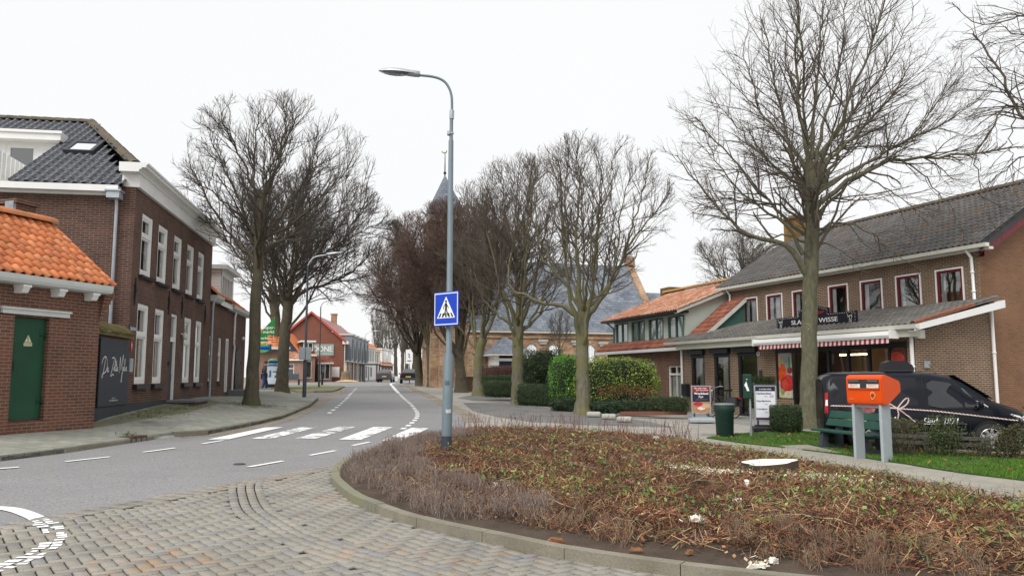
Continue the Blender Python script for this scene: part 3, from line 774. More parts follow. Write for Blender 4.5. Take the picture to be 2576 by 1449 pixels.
# front door with its fanlight
dr = MB(); dr.box(4.36, 4.98, .10, .15, Z(.66), Z(2.62))
for zz in ((.8, 1.4), (1.5, 2.5)): dr.box(4.44, 4.9, .09, .102, Z(zz[0]), Z(zz[1]))
door = dr.build('door', M['anthr'], house)
h = MB(); h.tube([(4.9, .09, Z(1.55)), (4.9, .05, Z(1.55)), (4.82, .05, Z(1.55))], .012, 6); h.build('handle', M['zinc'], door)
fr_ = MB(); fr_.box(4.26, 4.36, .03, .15, Z(.7), Z(3.51)); fr_.box(4.96, 5.06, .03, .15, Z(.7), Z(3.51)); fr_.box(4.36, 4.96, .032, .15, Z(3.42), Z(3.51)); fr_.box(4.36, 4.96, .032, .15, Z(2.62), Z(2.76))
fo = fr_.build('door_frame', M['white'], house)
g = MB(); g.quad((4.36, .1, Z(2.76)), (4.96, .1, Z(2.76)), (4.96, .1, Z(3.42)), (4.36, .1, Z(3.42))); g.build('pane', M['glassr'], fo)
b_ = MB(); b_.box(4.2, 5.1, .3, .32, Z(.6), Z(3.6)); b_.build('room', M['dark'], fo)
# wall anchors
for xx in (.32, 3.78, 5.45, 8.95):
    a_ = MB(); a_.tube([(xx, -.03, Z(3.42)), (xx, -.04, Z(3.8)), (xx, -.03, Z(4.18))], [.012, .03, .012], 6); a_.box(xx - .05, xx + .05, -.035, -.005, Z(3.92), Z(3.97)); a_.box(xx - .05, xx + .05, -.035, -.005, Z(3.62), Z(3.66)); a_.build('wall_anchor', M['iron'], house)
# cornice: frieze, mouldings, returned at both ends
c = MB()
c.box(-.02, LEN + .02, -.10, .35, ZC, ZC + .36)
c.prism([(-.10, ZC + .36), (-.14, ZC + .36), (-.14, ZC + .41), (-.21, ZC + .45), (-.21, ZC + .48), (-.32, ZC + .48), (-.32, ZC + .54), (-.37, ZC + .56), (-.37, ZC + .61), (.36, ZC + .61), (.36, ZC + .36)], 'x', -.30, LEN + .32)
c.build('cornice', M['white'], house)
ZE = Z(6.36)
g = MB(); g.box(-.30, .0, .36, DEP + 1.0, ZE + .02, ZE + .19); g.box(-.10, .0, .36, DEP + 1, ZE - .05, ZE + .02)
g.build('gutter', M['white'], house)
hb = MB(); hb.box(-.36, -.02, .30, .62, ZE - .16, ZE + .02); hb.box(-.40, 0, .26, .66, ZE + .02, ZE + .06); hb.build('rain_hopper', M['zinc'], house)
pipe(house, [(-.14, .43, ZE - .14), (-.09, .43, ZE - .4), (-.09, .43, -.5)], .045, 'zinc')
# hipped roof in dark pantiles
XR, ZR, YH = LEN / 2, Z(9.80), 2.95
y0r = .25; xe = -.28; zse = ZE + .22
YB = 9.5
k_ = (ZR - zse) / (XR - xe); SL = math.hypot(XR - xe, ZR - zse); ux, uz = (XR - xe) / SL, (ZR - zse) / SL
rf = MB(); fnS = lambda s_, t, h_: (xe + ux * t - uz * h_, s_, zse + uz * t + ux * h_)
YV = 3.0; tv = SL * .63
pantiles(rf, fnS, [(y0r, 0), (YV, 0), (YV, tv), (YB, tv), (YB, SL), (YH - .12, SL), (y0r - .12, .0)], .235, .33)
roof = rf.build('roof', M['tiledark'], house)
r2 = MB(); SF = math.hypot(YH - y0r, ZR - ZC - .55); 
e0 = Vector((0, y0r - .1, ZC + .60)); et = Vector((0, YH - y0r + .1, ZR - ZC - .60)); SF = et.length; et.normalize(); en = Vector((0, -et.z, et.y))
fnF = lambda s_, t, h_: tuple(e0 + Vector((s_, 0, 0)) + et * t + en * h_)
pantiles(r2, fnF, [(0, 0), (LEN, 0), (XR, SF)], .235, .33)
r2.build('roof_hip', M['tiledark'], roof)
r3 = MB(); r3.poly([(LEN + .3, .2, zse), (LEN + .3, YB, zse), (XR, YB, ZR - .02), (XR, YH, ZR - .02)]); r3.poly([(xe + .05, y0r, zse - .05), (XR, YH, ZR - .05), (XR, YB, ZR - .05), (xe + ux * tv, YB, zse + uz * tv - .05), (xe + ux * tv, YV, zse + uz * tv - .05), (xe + .05, YV, zse - .05)])
r3.poly([(xe, y0r, zse - .02), (LEN + .3, y0r, zse - .02), (XR, YH, ZR - .05)])
r3.build('roof_boards', plain('dark_under_tiles', (.058, .064, .078), .5), roof)
rc = MB(); ridge_caps(rc, (XR, YB, ZR + .02), (XR, YH, ZR + .02), .12, .36); ridge_caps(rc, (XR, YH, ZR + .02), (.25, .15, ZC + .70), .13, .34); ridge_caps(rc, (XR, YH, ZR + .02), (LEN - .1, .15, ZC + .68), .13, .34)
rc.build('ridge_tiles', M['ridgemoss'], roof)
# roof light
def onS(s_, t, h_): return Vector(fnS(s_, t, h_))
ta, tb = (1.95 - xe) / ux, (2.80 - xe) / ux
sk_ = MB()
def slab(mb, sa, sb, ta, tb, h0, h1):
    V = [onS(a, b, h) for h in (h0, h1) for a, b in ((sa, ta), (sb, ta), (sb, tb), (sa, tb))]
    mb.add([tuple(v) for v in V], [(4, 5, 6, 7), (0, 1, 5, 4), (1, 2, 6, 5), (2, 3, 7, 6), (3, 0, 4, 7)])
slab(sk_, 1.80, 1.90, ta, tb, 0, .11); slab(sk_, 2.52, 2.62, ta, tb, 0, .11); slab(sk_, 1.9, 2.52, ta, ta + .08, 0, .108); slab(sk_, 1.9, 2.52, tb - .1, tb, 0, .108)
so_ = sk_.build('roof_window', M['anthr'], roof)
g = MB(); g.quad(*[tuple(onS(a, b, .08)) for a, b in ((1.9, ta + .08), (2.52, ta + .08), (2.52, tb - .1), (1.9, tb - .1))])
g.build('pane', glassm('sky_glass', (.3, .3, .3), .8), so_)
# roof terrace with white dormer wall, door and railing
xd = 3.0; zt = Z(6.6)
d = MB(); d.wall(YV + .02, YB, zt, Z(8.6), 0, [(3.72, 4.62, zt + .1, zt + 1.85)], .1)
d.v = [(xd + p_[1], p_[0], p_[2]) for p_ in d.v]
d.box(xd - .35, xd + .2, YV - .02, YB, Z(8.52), Z(8.80)); d.box(xd - .40, xd - .35, YV - .06, YB, Z(8.72), Z(8.80))
dm = d.build('dormer', M['white'], roof)
q = MB(); q.box(-.2, xd, YV + .02, YB, zt - .12, zt); q.build('terrace_floor', M['concrete'], roof)
q = MB(); q.prism([(xe + .1, zt - .1), (xe + ux * tv, zse + uz * tv - .06), (xd, zt - .1)], 'y', YV - .03, YV + .02); q.build('terrace_cheek', M['white'], roof)
g = MB(); g.quad((xd + .06, 3.85, zt + .35), (xd + .06, 4.5, zt + .35), (xd + .06, 4.5, zt + 1.75), (xd + .06, 3.85, zt + 1.75)); g.build('pane', M['glassr'], dm)
g = MB()
for a0, a1, c0, c1 in ((3.72, 3.85, .1, 1.85), (4.5, 4.62, .1, 1.85), (3.85, 4.5, 1.74, 1.85), (3.85, 4.5, .1, .36)): g.box(xd + .02, xd + .08, a0, a1, zt + c0, zt + c1)
g.build('door', M['white'], dm)
g = MB(); g.box(-.12, -.06, 3.55, YB, zt + .93, zt + 1.0); g.box(-.12, -.06, 3.55, 3.62, zt, zt + .95)
yy = 3.75
while yy < YB: g.box(-.10, -.08, yy, yy + .02, zt, zt + .95); yy += .12
for i in range(11): g.box(-.06 + .26 * i, .15 + .26 * i, 3.55, 3.59, zt, zt + .92)
g.build('railing', M['white'], roof)
# chairs on the terrace are hidden; street name plate, number plate and letter box on the wall
sn = MB(); sn.bbox(.02, .62, -.026, -.008, Z(2.70), Z(2.86), .006)
o = sn.build('street_name_sign', plain('enamel_blue', (.012, .018, .09), .3, .05), None, (HL.o[0], HL.o[1], HL.zb), (0, 0, HL.ang))
tag(o, 'small dark blue enamel street name plate on the corner of the tall brick house', 'sign')
t_ = MB(); put_text(t_, 'TORENSTRAAT', .32, Z(2.78), w=.52, h=.09, y=-.0275, bold=.004); tag(t_.build('lettering', M['white'], o))
nb = MB(); nb.box(.24, .36, -.02, -.004, Z(2.18), Z(2.45)); o = nb.build('hydrant_sign', plain('red_plate', (.55, .03, .03), .5), None, (HL.o[0], HL.o[1], HL.zb), (0, 0, HL.ang)); tag(o, 'little red hydrant plate under the street name sign', 'sign')
t_ = MB(); put_text(t_, '9', .30, Z(2.32), h=.15, y=-.022); t_.build('lettering', M['white'], o)
lb = MB(); lb.bbox(-.02, .18, -.12, -.004, Z(1.62), Z(1.98), .015); lb.box(.0, .16, -.126, -.118, Z(1.86), Z(1.885)); o = lb.build('letterbox', M['zinc'], None, (HL.o[0], HL.o[1], HL.zb), (0, 0, HL.ang)); tag(o, 'grey metal letterbox on the brick wall beside the black sign board', 'letterbox')
wl = MB(); wl.lathe([(.0, -.11), (.05, -.11), (.085, -.06), (.085, .05), (.05, .08), (0, .08)], (5.62, -.12, Z(2.85)), 12); wl.box(5.58, 5.66, -.12, 0, Z(2.90), Z(2.95)); wl.build('wall_lamp', plain('frosted_glass', (.62, .60, .52), .3), house)
vb = MB(); vb.box(4.05, 4.24, -.07, -.003, Z(1.88), Z(1.98)); vb.build('letter_slot', M['anthr'], house)
ds = MB(); ds.bbox(4.0, 5.75, -.95, -.02, Z(.70), Z(.78), .012); ds_o = ds.build('doorstep', M['stone'], None, (HL.o[0], HL.o[1], HL.zb), (0, 0, HL.ang)); tag(ds_o, 'bluestone slab step on brick before the dark front door', 'doorstep')
b2 = MB(); b2.box(4.05, 5.70, -.90, -.02, Z(.2), Z(.70)); b2.build('step_base', M['brickL'], ds_o)
# ------------------------------------------------------------------ garden wall with tiled coping and the sign board
gw = frame_thing('garden_wall', 'low garden wall with mossy tiled coping between substation and tall house', 'wall', HL)
q = MB(); q.wall(-2.6, -.02, -.8, Z(2.56), -.02, [], .1); q.box(-2.6, -.02, -.01, .2, -.8, Z(2.5)); q.build('wall', M['brickL'], gw)
q = MB(); q.box(-2.6, -.03, -.045, -.012, -.8, Z(.78)); q.build('plinth', M['anthr'], gw)
q = MB()
q.box(-2.6, .12, -.12, .16, Z(2.50), Z(2.58))
pantiles(q, lambda s_, t, h_: (s_, -.18 + t * .78 - h_ * .6, Z(2.60) + t * .62 + h_ * .78), [(-2.6, 0), (.10, 0), (.10, .34), (-2.6, .34)], .09, .34, .018, .005, 4)
q.build('coping', plain('mossy_coping', (.16, .125, .055), .9, .35, 4, fine=.3, dirt=(.22, .20, .07), dirt_amt=.7), gw)
sb = MB(); sb.bbox(-2.22, -.03, -.075, -.05, Z(.79), Z(2.43), .004)
sbo = sb.build('sign_board', plain('slate_grey_board', (.040, .046, .060), .55, .05, 1.0), None, (HL.o[0], HL.o[1], HL.zb), (0, 0, HL.ang))
tag(sbo, 'large slate grey board with white handwritten restaurant name on garden wall', 'sign board')
t_ = MB()
# pen lettering traced on the board: unit square x 0..1 (left to right), z 0..1
PEN = [
 [(.045, .40), (.07, .50), (.075, .62), (.06, .70), (.035, .64), (.03, .52)], # lead-in
 [(.135, .83), (.12, .66), (.095, .45), (.07, .25), (.04, .14), (.03, .20), (.06, .28), (.11, .30), (.17, .36), (.205, .50), (.20, .66), (.165, .80), (.11, .84), (.06, .78), (.02, .66), (.005, .58)],
 [(.205, .36), (.235, .40), (.245, .45), (.235, .48), (.22, .43), (.225, .36), (.245, .34), (.27, .38)],
 [(.36, .80), (.40, .82), (.44, .83), (.46, .82), (.425, .62), (.385, .40), (.345, .20), (.38, .22), (.42, .26), (.46, .22)],
 [(.445, .38), (.452, .46), (.455, .50)], [(.452, .38), (.48, .55), (.505, .72), (.50, .80), (.49, .70), (.485, .50), (.49, .38), (.505, .40)],
 [(.525, .72), (.52, .52), (.525, .38), (.54, .40)], [(.50, .56), (.57, .58)], [(.555, .74), (.548, .52), (.553, .38), (.57, .40)],
 [(.57, .42), (.595, .44), (.60, .50), (.588, .51), (.578, .45), (.585, .38), (.61, .40)],
 [(.66, .30), (.665, .50), (.675, .70), (.685, .86), (.695, .70), (.71, .50), (.725, .42), (.75, .62), (.78, .82), (.80, .95), (.795, .75), (.785, .45), (.77, .20), (.755, .02), (.765, .0), (.775, .14), (.80, .36)],
 [(.805, .40), (.825, .44), (.832, .50), (.82, .51), (.81, .45), (.818, .38), (.84, .42)],
 [(.84, .40), (.865, .58), (.882, .76), (.878, .82), (.868, .70), (.865, .50), (.87, .38), (.885, .42)],
 [(.905, .52), (.90, .44), (.905, .39), (.92, .43)], [(.92, .42), (.945, .52), (.955, .50), (.94, .46), (.945, .40), (.965, .38), (.975, .43)]]
for st in PEN[1:]:
    pts = smooth_pts(st, 5); n = len(pts)
    stroke(t_, [(-2.12 + a * 1.98, Z(1.38) + b * .72) for a, b in pts], [.014 + .012 * abs(math.sin(3.0 * i / n * math.pi)) for i in range(n)], -.0775)
t_.blob((-2.12 + .905 * 1.98, -.076, Z(1.38) + .62 * .72), (.011, .003, .011), 6, 4)
put_text(t_, 'Restaurant', -1.12, Z(.985), w=.26, h=.03, y=-.0775); put_text(t_, 'www.deziltemelis.com', -1.12, Z(.93), w=.62, h=.05, y=-.0775)
t_.build('lettering', M['white'], sbo)
# ================================================================== brick substation with the orange roof
TR = Fr(-9.2, 17.7, .313, .95, .38)
ZT = lambda z: z - .38
tr = frame_thing('transformer_house', 'small brick substation with bright orange pantile roof and green steel door', 'substation', TR)
w = MB(); w.wall(-3.4, 0, -.6, ZT(3.36), 0, [(-2.10, -1.28, ZT(.60), ZT(2.70))], .14)
w.quad((0, 0, -.6), (0, 3.4, -.6), (0, 3.4, ZT(3.36)), (0, 0, ZT(3.36))); w.poly([(0, 0, ZT(3.36)), (0, 3.4, ZT(3.36)), (0, 1.7, ZT(4.95))])
w.quad((-3.4, 3.4, -.6), (-3.4, 0, -.6), (-3.4, 0, ZT(3.36)), (-3.4, 3.4, ZT(3.36))); w.quad((0, 3.4, -.6), (-3.4, 3.4, -.6), (-3.4, 3.4, ZT(3.36)), (0, 3.4, ZT(3.36)))
w.box(-2.45, -2.13, -.06, -.002, -.6, ZT(2.7))
w.box(-2.10, -1.28, .06, .14, -.6, ZT(.62))
for i in range(7): w.box(-.02 - .0 * i, .04 + .035 * i, -.03 - .02 * i, .25, ZT(2.78) + .085 * i, ZT(2.78) + .085 * (i + 1) - .004)
w.build('wall', M['brickT'], tr)
d = MB(); d.box(-2.09, -1.29, .09, .13, ZT(.66), ZT(2.69)); d.box(-2.09, -1.29, .085, .092, ZT(.66), ZT(.70)); d.box(-1.42, -1.40, .083, .092, ZT(2.15), ZT(2.5)); d.box(-1.41, -1.39, .083, .092, ZT(.8), ZT(1.1))
do = d.build('door', M['greendoor'], tr)
for z in (1.00, 2.35): h = MB(); h.lathe([(.0, -.06), (.022, -.06), (.022, .06), (.0, .06)], (-1.29, .07, ZT(z)), 8); h.box(-1.40, -1.29, .07, .088, ZT(z) - .02, ZT(z) + .02); h.build('hinge', M['dgreen'], do)
h = MB(); h.tube([(-2.02, .085, ZT(1.62)), (-1.99, .06, ZT(1.62)), (-1.99, .06, ZT(1.82)), (-2.02, .085, ZT(1.82))], .009, 6); h.build('handle', M['dgreen'], do)
h = MB(); h.box(-2.10, -2.06, .075, .088, ZT(1.56), ZT(1.61)); h.build('padlock', M['white'], do)
ws = MB(); ws.poly([(-1.76, .086, ZT(2.20)), (-1.60, .086, ZT(2.20)), (-1.68, .086, ZT(2.345))]); ws.box(-1.775, -1.585, .083, .088, ZT(2.12), ZT(2.185)); wso = ws.build('warning_sign', plain('pale_yellow_plate', (.68, .64, .40), .5), do)
t_ = MB(); stroke(t_, [(-1.675, ZT(2.31)), (-1.70, ZT(2.265)), (-1.665, ZT(2.265)), (-1.69, ZT(2.21))], .014, .0845); put_text(t_, 'HOOGSPANNING', -1.68, ZT(2.152), w=.17, h=.028, y=.0815); t_.build('lettering', M['blackp'], wso)
l = MB(); l.box(-2.40, -.84, -.06, -.002, ZT(2.74), ZT(2.83)); l.box(-2.44, -.81, -.09, -.002, ZT(2.83), ZT(2.87)); l.build('lintel', M['greyw'], tr)
g = MB(); g.prism([(-.30, ZT(3.34)), (-.33, ZT(3.40)), (-.34, ZT(3.50)), (.0, ZT(3.50)), (0, ZT(3.32)), (-.22, ZT(3.32))], 'x', -3.6, .02); g.build('gutter', M['greyw'], tr)
for xx in (-3.05, -2.07, -1.22, -.37):
    g = MB(); g.prism([(-.25, ZT(3.315)), (-.25, ZT(3.25)), (-.20, ZT(3.16)), (0, ZT(3.15)), (0, ZT(3.315))], 'x', xx - .075, xx + .075); g.box(xx - .095, xx + .095, -.27, 0, ZT(3.265), ZT(3.318)); g.build('bracket', M['white'], tr)
ye, zee = -.30, ZT(3.53); zr_ = ZT(5.05); yr = 1.7; S2 = math.hypot(yr - ye, zr_ - zee); uy, uz2 = (yr - ye) / S2, (zr_ - zee) / S2
rf = MB(); pantiles(rf, lambda s_, t, h_: (s_, ye + uy * t - uz2 * h_, zee + uz2 * t + uy * h_), [(-3.6, 0), (.12, 0), (.12, S2), (-3.6, S2)], .215, .29, .036, .02, 6, .12)
ro = rf.build('roof', M['tileorange'], tr)
q = MB(); q.poly([(-3.6, ye, zee - .05), (.1, ye, zee - .05), (.1, yr, zr_ - .05), (-3.6, yr, zr_ - .05)]); q.poly([(.1, 3.7, zee - .05), (-3.6, 3.7, zee - .05), (-3.6, yr, zr_ - .05), (.1, yr, zr_ - .05)]); q.build('roof_boards', M['blackp'], ro)
q = MB(); ridge_caps(q, (-3.6, yr, zr_ + .04), (.15, yr, zr_ + .04), .13, .34); q.build('ridge_tiles', M['ridgeorange'], ro)
# its chimney stub against the tall house
ch = MB(); ch.box(-.62, -.12, 1.95, 2.45, ZT(4.1), ZT(5.42)); ch.box(-.68, -.06, 1.89, 2.51, ZT(5.42), ZT(5.52)); cho = ch.build('chimney', M['brickL'], tr)
q = MB(); q.box(-.70, -.625, 1.95, 2.2, ZT(4.9), ZT(5.46)); q.poly([(-.4, 1.60, ZT(4.97)), (.2, 1.60, ZT(4.93)), (.2, 1.93, ZT(5.12)), (-.4, 1.93, ZT(5.22))]); q.build('flashing', M['lead'], cho)
# ================================================================== low houses beyond the tall one
ZH = lambda z: z - .45
h2 = frame_thing('dormer_house', 'low brick house with white box dormer directly beyond the tall brick house', 'house', HL)
w = MB(); w.wall(LEN + .02, 14.05, -.5, ZH(4.45), .05, [(10.28, 10.95, ZH(1.33), ZH(3.11)), (12.02, 12.70, ZH(1.33), ZH(3.12)), (13.55, 14.0, ZH(.8), ZH(3.15))], .1)
w.quad((14.05, .05, -.5), (14.05, 6, -.5), (14.05, 6, ZH(4.45)), (14.05, .05, ZH(4.45)))
w.build('wall', M['brickL'], h2)
for a, b in ((10.28, 10.95), (12.02, 12.70)):
    wo = window(h2, a, b, ZH(1.33), ZH(3.11), .09, trans=ZH(2.42), sash=.035, fw=.06)
    s = MB(); s.box(a - .08, b + .08, -.06, .1, ZH(1.22), ZH(1.32)); s.build('sill', M['brickL'], wo)
q = MB(); q.box(13.55, 14.0, .12, .16, ZH(.85), ZH(3.05)); q.build('door', M['anthr'], h2)
q = MB(); q.box(13.55, 13.62, .04, .16, ZH(.85), ZH(3.15)); q.box(13.94, 14.02, .02, .16, ZH(.85), ZH(3.15)); q.box(13.62, 13.94, .05, .16, ZH(3.07), ZH(3.15)); q.build('door_frame', M['white'], h2)
g = MB()
for a, b in ((LEN - .25, 11.3), ): g.prism([(-.25, ZH(4.58)), (-.28, ZH(4.68)), (.1, ZH(4.68)), (.1, ZH(4.45)), (-.12, ZH(4.45))], 'x', LEN + .08, 11.35)
g.build('gutter', M['greyw'], h2)
pipe(h2, [(10.12, -.10, ZH(4.5)), (10.12, -.06, ZH(4.2)), (10.12, -.06, -.2)], .045, 'zinc')
rf = MB(); pantiles(rf, lambda s_, t, h_: (s_, -.2 + t * .72 - h_ * .7, ZH(4.70) + t * .70 + h_ * .7), [(LEN + .1, 0), (14.3, 0), (14.3, 3.2), (LEN + .1, 3.2)], .24, .32)
ro = rf.build('roof', M['tileorange'], h2)
q = MB(); q.poly([(LEN + .1, -.2, ZH(4.66)), (14.3, -.2, ZH(4.66)), (14.3, 2.1, ZH(6.88)), (LEN + .1, 2.1, ZH(6.88))]); q.poly([(14.3, 4.6, ZH(4.5)), (LEN + .1, 4.6, ZH(4.5)), (LEN + .1, 2.1, ZH(6.88)), (14.3, 2.1, ZH(6.88))]); q.build('roof_boards', M['blackp'], ro)
d = MB(); d.wall(11.2, 13.8, ZH(4.40), ZH(5.85), -.14, [(11.4, 13.7, ZH(4.55), ZH(5.65))], .06)
for i in range(9): d.box(11.18, 11.2, -.12, 2.2, ZH(4.62) + .135 * i, ZH(4.62) + .135 * i + .128)
d.quad((13.8, -.14, ZH(4.4)), (13.8, 2.3, ZH(4.4)), (13.8, 2.3, ZH(5.85)), (13.8, -.14, ZH(5.85)))
dm = d.build('dormer', M['white'], h2)
q = MB(); q.box(11.0, 14.0, -.38, 2.4, ZH(5.85), ZH(6.02)); q.build('dormer_roof', M['greyw'], dm)
window(h2, 11.4, 13.7, ZH(4.55), ZH(5.65), -.13, mull=(12.0, 12.55, 13.12), glass='glassr', fw=.06)
h3 = frame_thing('shutter_house', 'low brick house with arched dark shutters and small light stone step', 'house', HL)
w = MB(); w.wall(14.06, 18.9, -.5, ZH(4.5), .12, [(16.15, 17.55, ZH(.85), ZH(2.35))], .1)
w.quad((18.9, .12, -.5), (18.9, 6, -.5), (18.9, 6, ZH(4.5)), (18.9, .12, ZH(4.5))); w.poly([(18.9, .12, ZH(4.5)), (18.9, 6, ZH(4.5)), (18.9, 3, ZH(6.0))])
w.build('wall', M['brickL'], h3)
q = MB()
for x0, x1 in ((16.15, 16.84), (16.86, 17.55)):
    xc = 16.85
    arc = [(x, ZH(2.30) + .55 * math.sqrt(max(0, 1 - ((x - xc) / .72) ** 2))) for x in np.linspace(x0, x1, 7)]
    q.prism([(x0, ZH(.78)), (x1, ZH(.78))] + arc[::-1], 'y', .06, .10)
q.build('shutter', plain('dark_brown_shutter', (.045, .036, .034), .55, .2), h3)
q = MB()
for z in (1.0, 2.1):
    for xx in (16.2, 17.45): q.box(xx - .02, xx + .03, .04, .058, ZH(z), ZH(z) + .12)
q.box(16.75, 16.95, .035, .058, ZH(1.58), ZH(1.62)); q.build('shutter_bolt', M['iron'], h3)
g = MB(); g.prism([(-.16, ZH(4.50)), (-.18, ZH(4.62)), (.2, ZH(4.62)), (.2, ZH(4.42)), (0, ZH(4.42))], 'x', 14.1, 19.1); g.build('gutter', M['greyw'], h3)
pipe(h3, [(15.5, -.0, ZH(4.45)), (15.5, .05, ZH(4.2)), (15.45, .05, ZH(3.0)), (15.62, .05, ZH(2.85)), (15.5, .05, ZH(2.2)), (15.42, .05, ZH(1.2)), (15.42, .05, 0)], .05, 'white')
rf = MB(); pantiles(rf, lambda s_, t, h_: (s_, -.05 + t * .80 - h_ * .6, ZH(4.64) + t * .60 + h_ * .8), [(14.1, 0), (19.0, 0), (19.0, 2.6), (14.1, 2.6)], .24, .32)
ro = rf.build('roof', M['tileorange'], h3)
q = MB(); q.poly([(14.1, -.05, ZH(4.6)), (19.0, -.05, ZH(4.6)), (19.0, 2.03, ZH(6.15)), (14.1, 2.03, ZH(6.15))]); q.poly([(19.0, 6, ZH(4.4)), (14.1, 6, ZH(4.4)), (14.1, 2.03, ZH(6.15)), (19.0, 2.03, ZH(6.15))]); q.build('roof_boards', M['blackp'], ro)
q = MB(); q.blob((17.9, .05, ZH(3.35)), (.09, .09, .09), 8, 6); q.build('wall_lamp', M['white'], h3)
st = MB(); st.bbox(14.6, 17.6, -.75, .1, -.3, ZH(.92), .02); o = st.build('stone_step', M['stone'], None, (HL.o[0], HL.o[1], HL.zb), (0, 0, HL.ang)); tag(o, 'weathered stone step under the dark arched shutters', 'step')
# ================================================================== generic small house for the far street
def far_house(name, label, fr, L, D, ze, zr, wall, tile, ops=(), gable=True, ridge_along=True, win='white', gut='white', zb=0, hw=.8):
    """house of length L, depth D; eave and ridge heights above zb; ops = list of (x0,x1,z0,z1,kind)"""
    t = frame_thing(name, label, 'house', fr)
    w = MB(); w.wall(0, L, -1, ze, 0, [o[:4] for o in ops], .1)
    w.quad((L, 0, -1), (L, D, -1), (L, D, ze), (L, 0, ze)); w.quad((0, D, -1), (0, 0, -1), (0, 0, ze), (0, D, ze)); w.quad((L, D, -1), (0, D, -1), (0, D, ze), (L, D, ze))
    w.poly([(0, D, ze), (0, 0, ze), (0, D / 2, zr)]); w.poly([(L, 0, ze), (L, D, ze), (L, D / 2, zr)])
    w.build('wall', M[wall], t)
    r = MB(); n = max(6, int(L / .3)); rows = 8
    for side in (0, 1):
        for i in range(rows):
            for k in range(n):
                x0, x1 = -.1 + (L + .2) * k / n, -.1 + (L + .2) * (k + 1) / n; xm = (x0 + x1) / 2
                def P(x, f, h): 
                    y = -.25 + (D / 2 + .25) * f; z = ze - .05 + (zr - ze + .12) * f + h
                    return (x, y if side == 0 else D - y, z)
                f0, f1 = i / rows, (i + 1) / rows
                q_ = [P(x0, f0, .03), P(xm, f0, .07), P(x1, f0, .03), P(x1, f1, 0), P(xm, f1, .045), P(x0, f1, 0)]
                r.add(q_, [(0, 1, 4, 5), (1, 2, 3, 4)] if side == 0 else [(5, 4, 1, 0), (4, 3, 2, 1)], None, False)
    ro = r.build('roof', M[tile], t)
    g = MB(); g.box(-.15, L + .15, -.34, -.02, ze - .16, ze - .01); g.build('gutter', M[gut], t)
    for o in ops:
        if o[4] == 'door':
            q = MB(); q.box(o[0], o[1], .05, .1, o[2], o[3]); q.build('door', M[o[5] if len(o) > 5 else 'anthr'], t)
        else:
            window(t, *o[:4], .04, frame=win, trans=(o[2] + (o[3] - o[2]) * .66) if o[4] == 'trans' else None, mull=((o[0] + o[1]) / 2,) if o[4] == 'mull' else (), glass='glass', fw=.07, back=True)
    return t, ro
# supermarket wing behind the two left trees
S1 = Fr(*AT(646, 960, 49).xy, .95, .30, .6)
t, ro = far_house('supermarket_house', 'pinkish brick shop house with orange roof behind the green supermarket flags', S1, 1.75, 5, 2.75, 3.9, 'brickP', 'tileorange')
# low terrace house across the side street (far left), with dark gable and white dormer
S2 = Fr(*AT(697, 960, 98).xy, .999, .045, .85)
t, ro = far_house('terrace_house', 'low pinkish brick house with orange roof below dark blue gable boards', S2, 3.2, 5, 2.8, 4.2, 'brickP', 'tilered', [(1.15, 2.0, .55, 2.25, 'trans')])
q = MB(); q.prism([(-1.8, 2.9), (2.75, 2.9), (.6, 5.6)], 'y', 1.6, 1.9); q.build('gable_boards', plain('navy_boards', (.03, .04, .06), .6), t)
q = MB(); q.prism([(2.95, 2.75), (.6, 5.75), (.6, 6.15), (3.2, 2.9)], 'y', 1.3, 5.5); q.prism([(.6, 5.75), (-2, 2.9), (-2.2, 3.1), (.6, 6.15)], 'y', 1.3, 5.5); q.build('upper_roof', M['tileorange'], t)
S3 = Fr(*AT(758, 960, 99).xy, .93, .36, .85)
t, ro = far_house('terrace_house', 'low brick house with white flat dormer left of the red gabled building', S3, 1.6, 6, 3.4, 4.9, 'brickP', 'tileorange', [(.35, 1.2, .5, 2.6, 'plain')])
d = MB(); d.box(.0, 1.4, -.1, 3.0, 3.8, 4.95); dm = d.build('dormer', M['anthr'], t)
q = MB(); q.box(-.25, 1.6, -.4, 3.2, 4.95, 5.15); q.build('dormer_roof', M['white'], dm)
window(t, .1, 1.3, 3.85, 4.9, -.16, frame='cream', fw=.12, mull=(.7,))
S4 = Fr(*AT(800, 959, 103).xy, .9, .42, .85)
t, ro = far_house('terrace_house', 'narrow low house with pale shop window against the red gabled building', S4, 1.75, 3.5, 2.5, 3.3, 'brickP', 'tilerust', [(.25, 1.5, .35, 2.3, 'mull')])
# red gabled building with the wall lettering
B0 = AT(850, 959, 108)
BO = Fr(AT(862, 958, 107).x, 107, -.07, .9975, .88)      # street side, seen to the right of its gable
t = frame_thing('gabled_building', 'red brick gabled building with grey box dormers and white wall lettering', 'building', BO)
LB, DB, ze, zr = 26.0, 8.6, 5.3, 9.0
w = MB()
opsB = [(1.2 + 3.1 * i, 3.4 + 3.1 * i, .1, 2.7) for i in range(8)]
w.wall(0, LB, -1, ze, 0, opsB, .12); w.quad((0, DB, -1), (0, 0, -1), (0, 0, ze), (0, DB, ze)); w.poly([(0, DB, ze), (0, 0, ze), (0, DB / 2, zr)]); w.quad((LB, 0, -1), (LB, DB, -1), (LB, DB, ze), (LB, 0, ze)); w.poly([(LB, 0, ze), (LB, DB, ze), (LB, DB / 2, zr)])
w.build('wall', M['brickR'], t)
for o in opsB: window(t, *o, .05, frame='greyw', fw=.1, mull=(o[0] + .75, o[0] + 1.45), glass='glassr', trans=o[3] - .6)
r = MB(); nr = 14
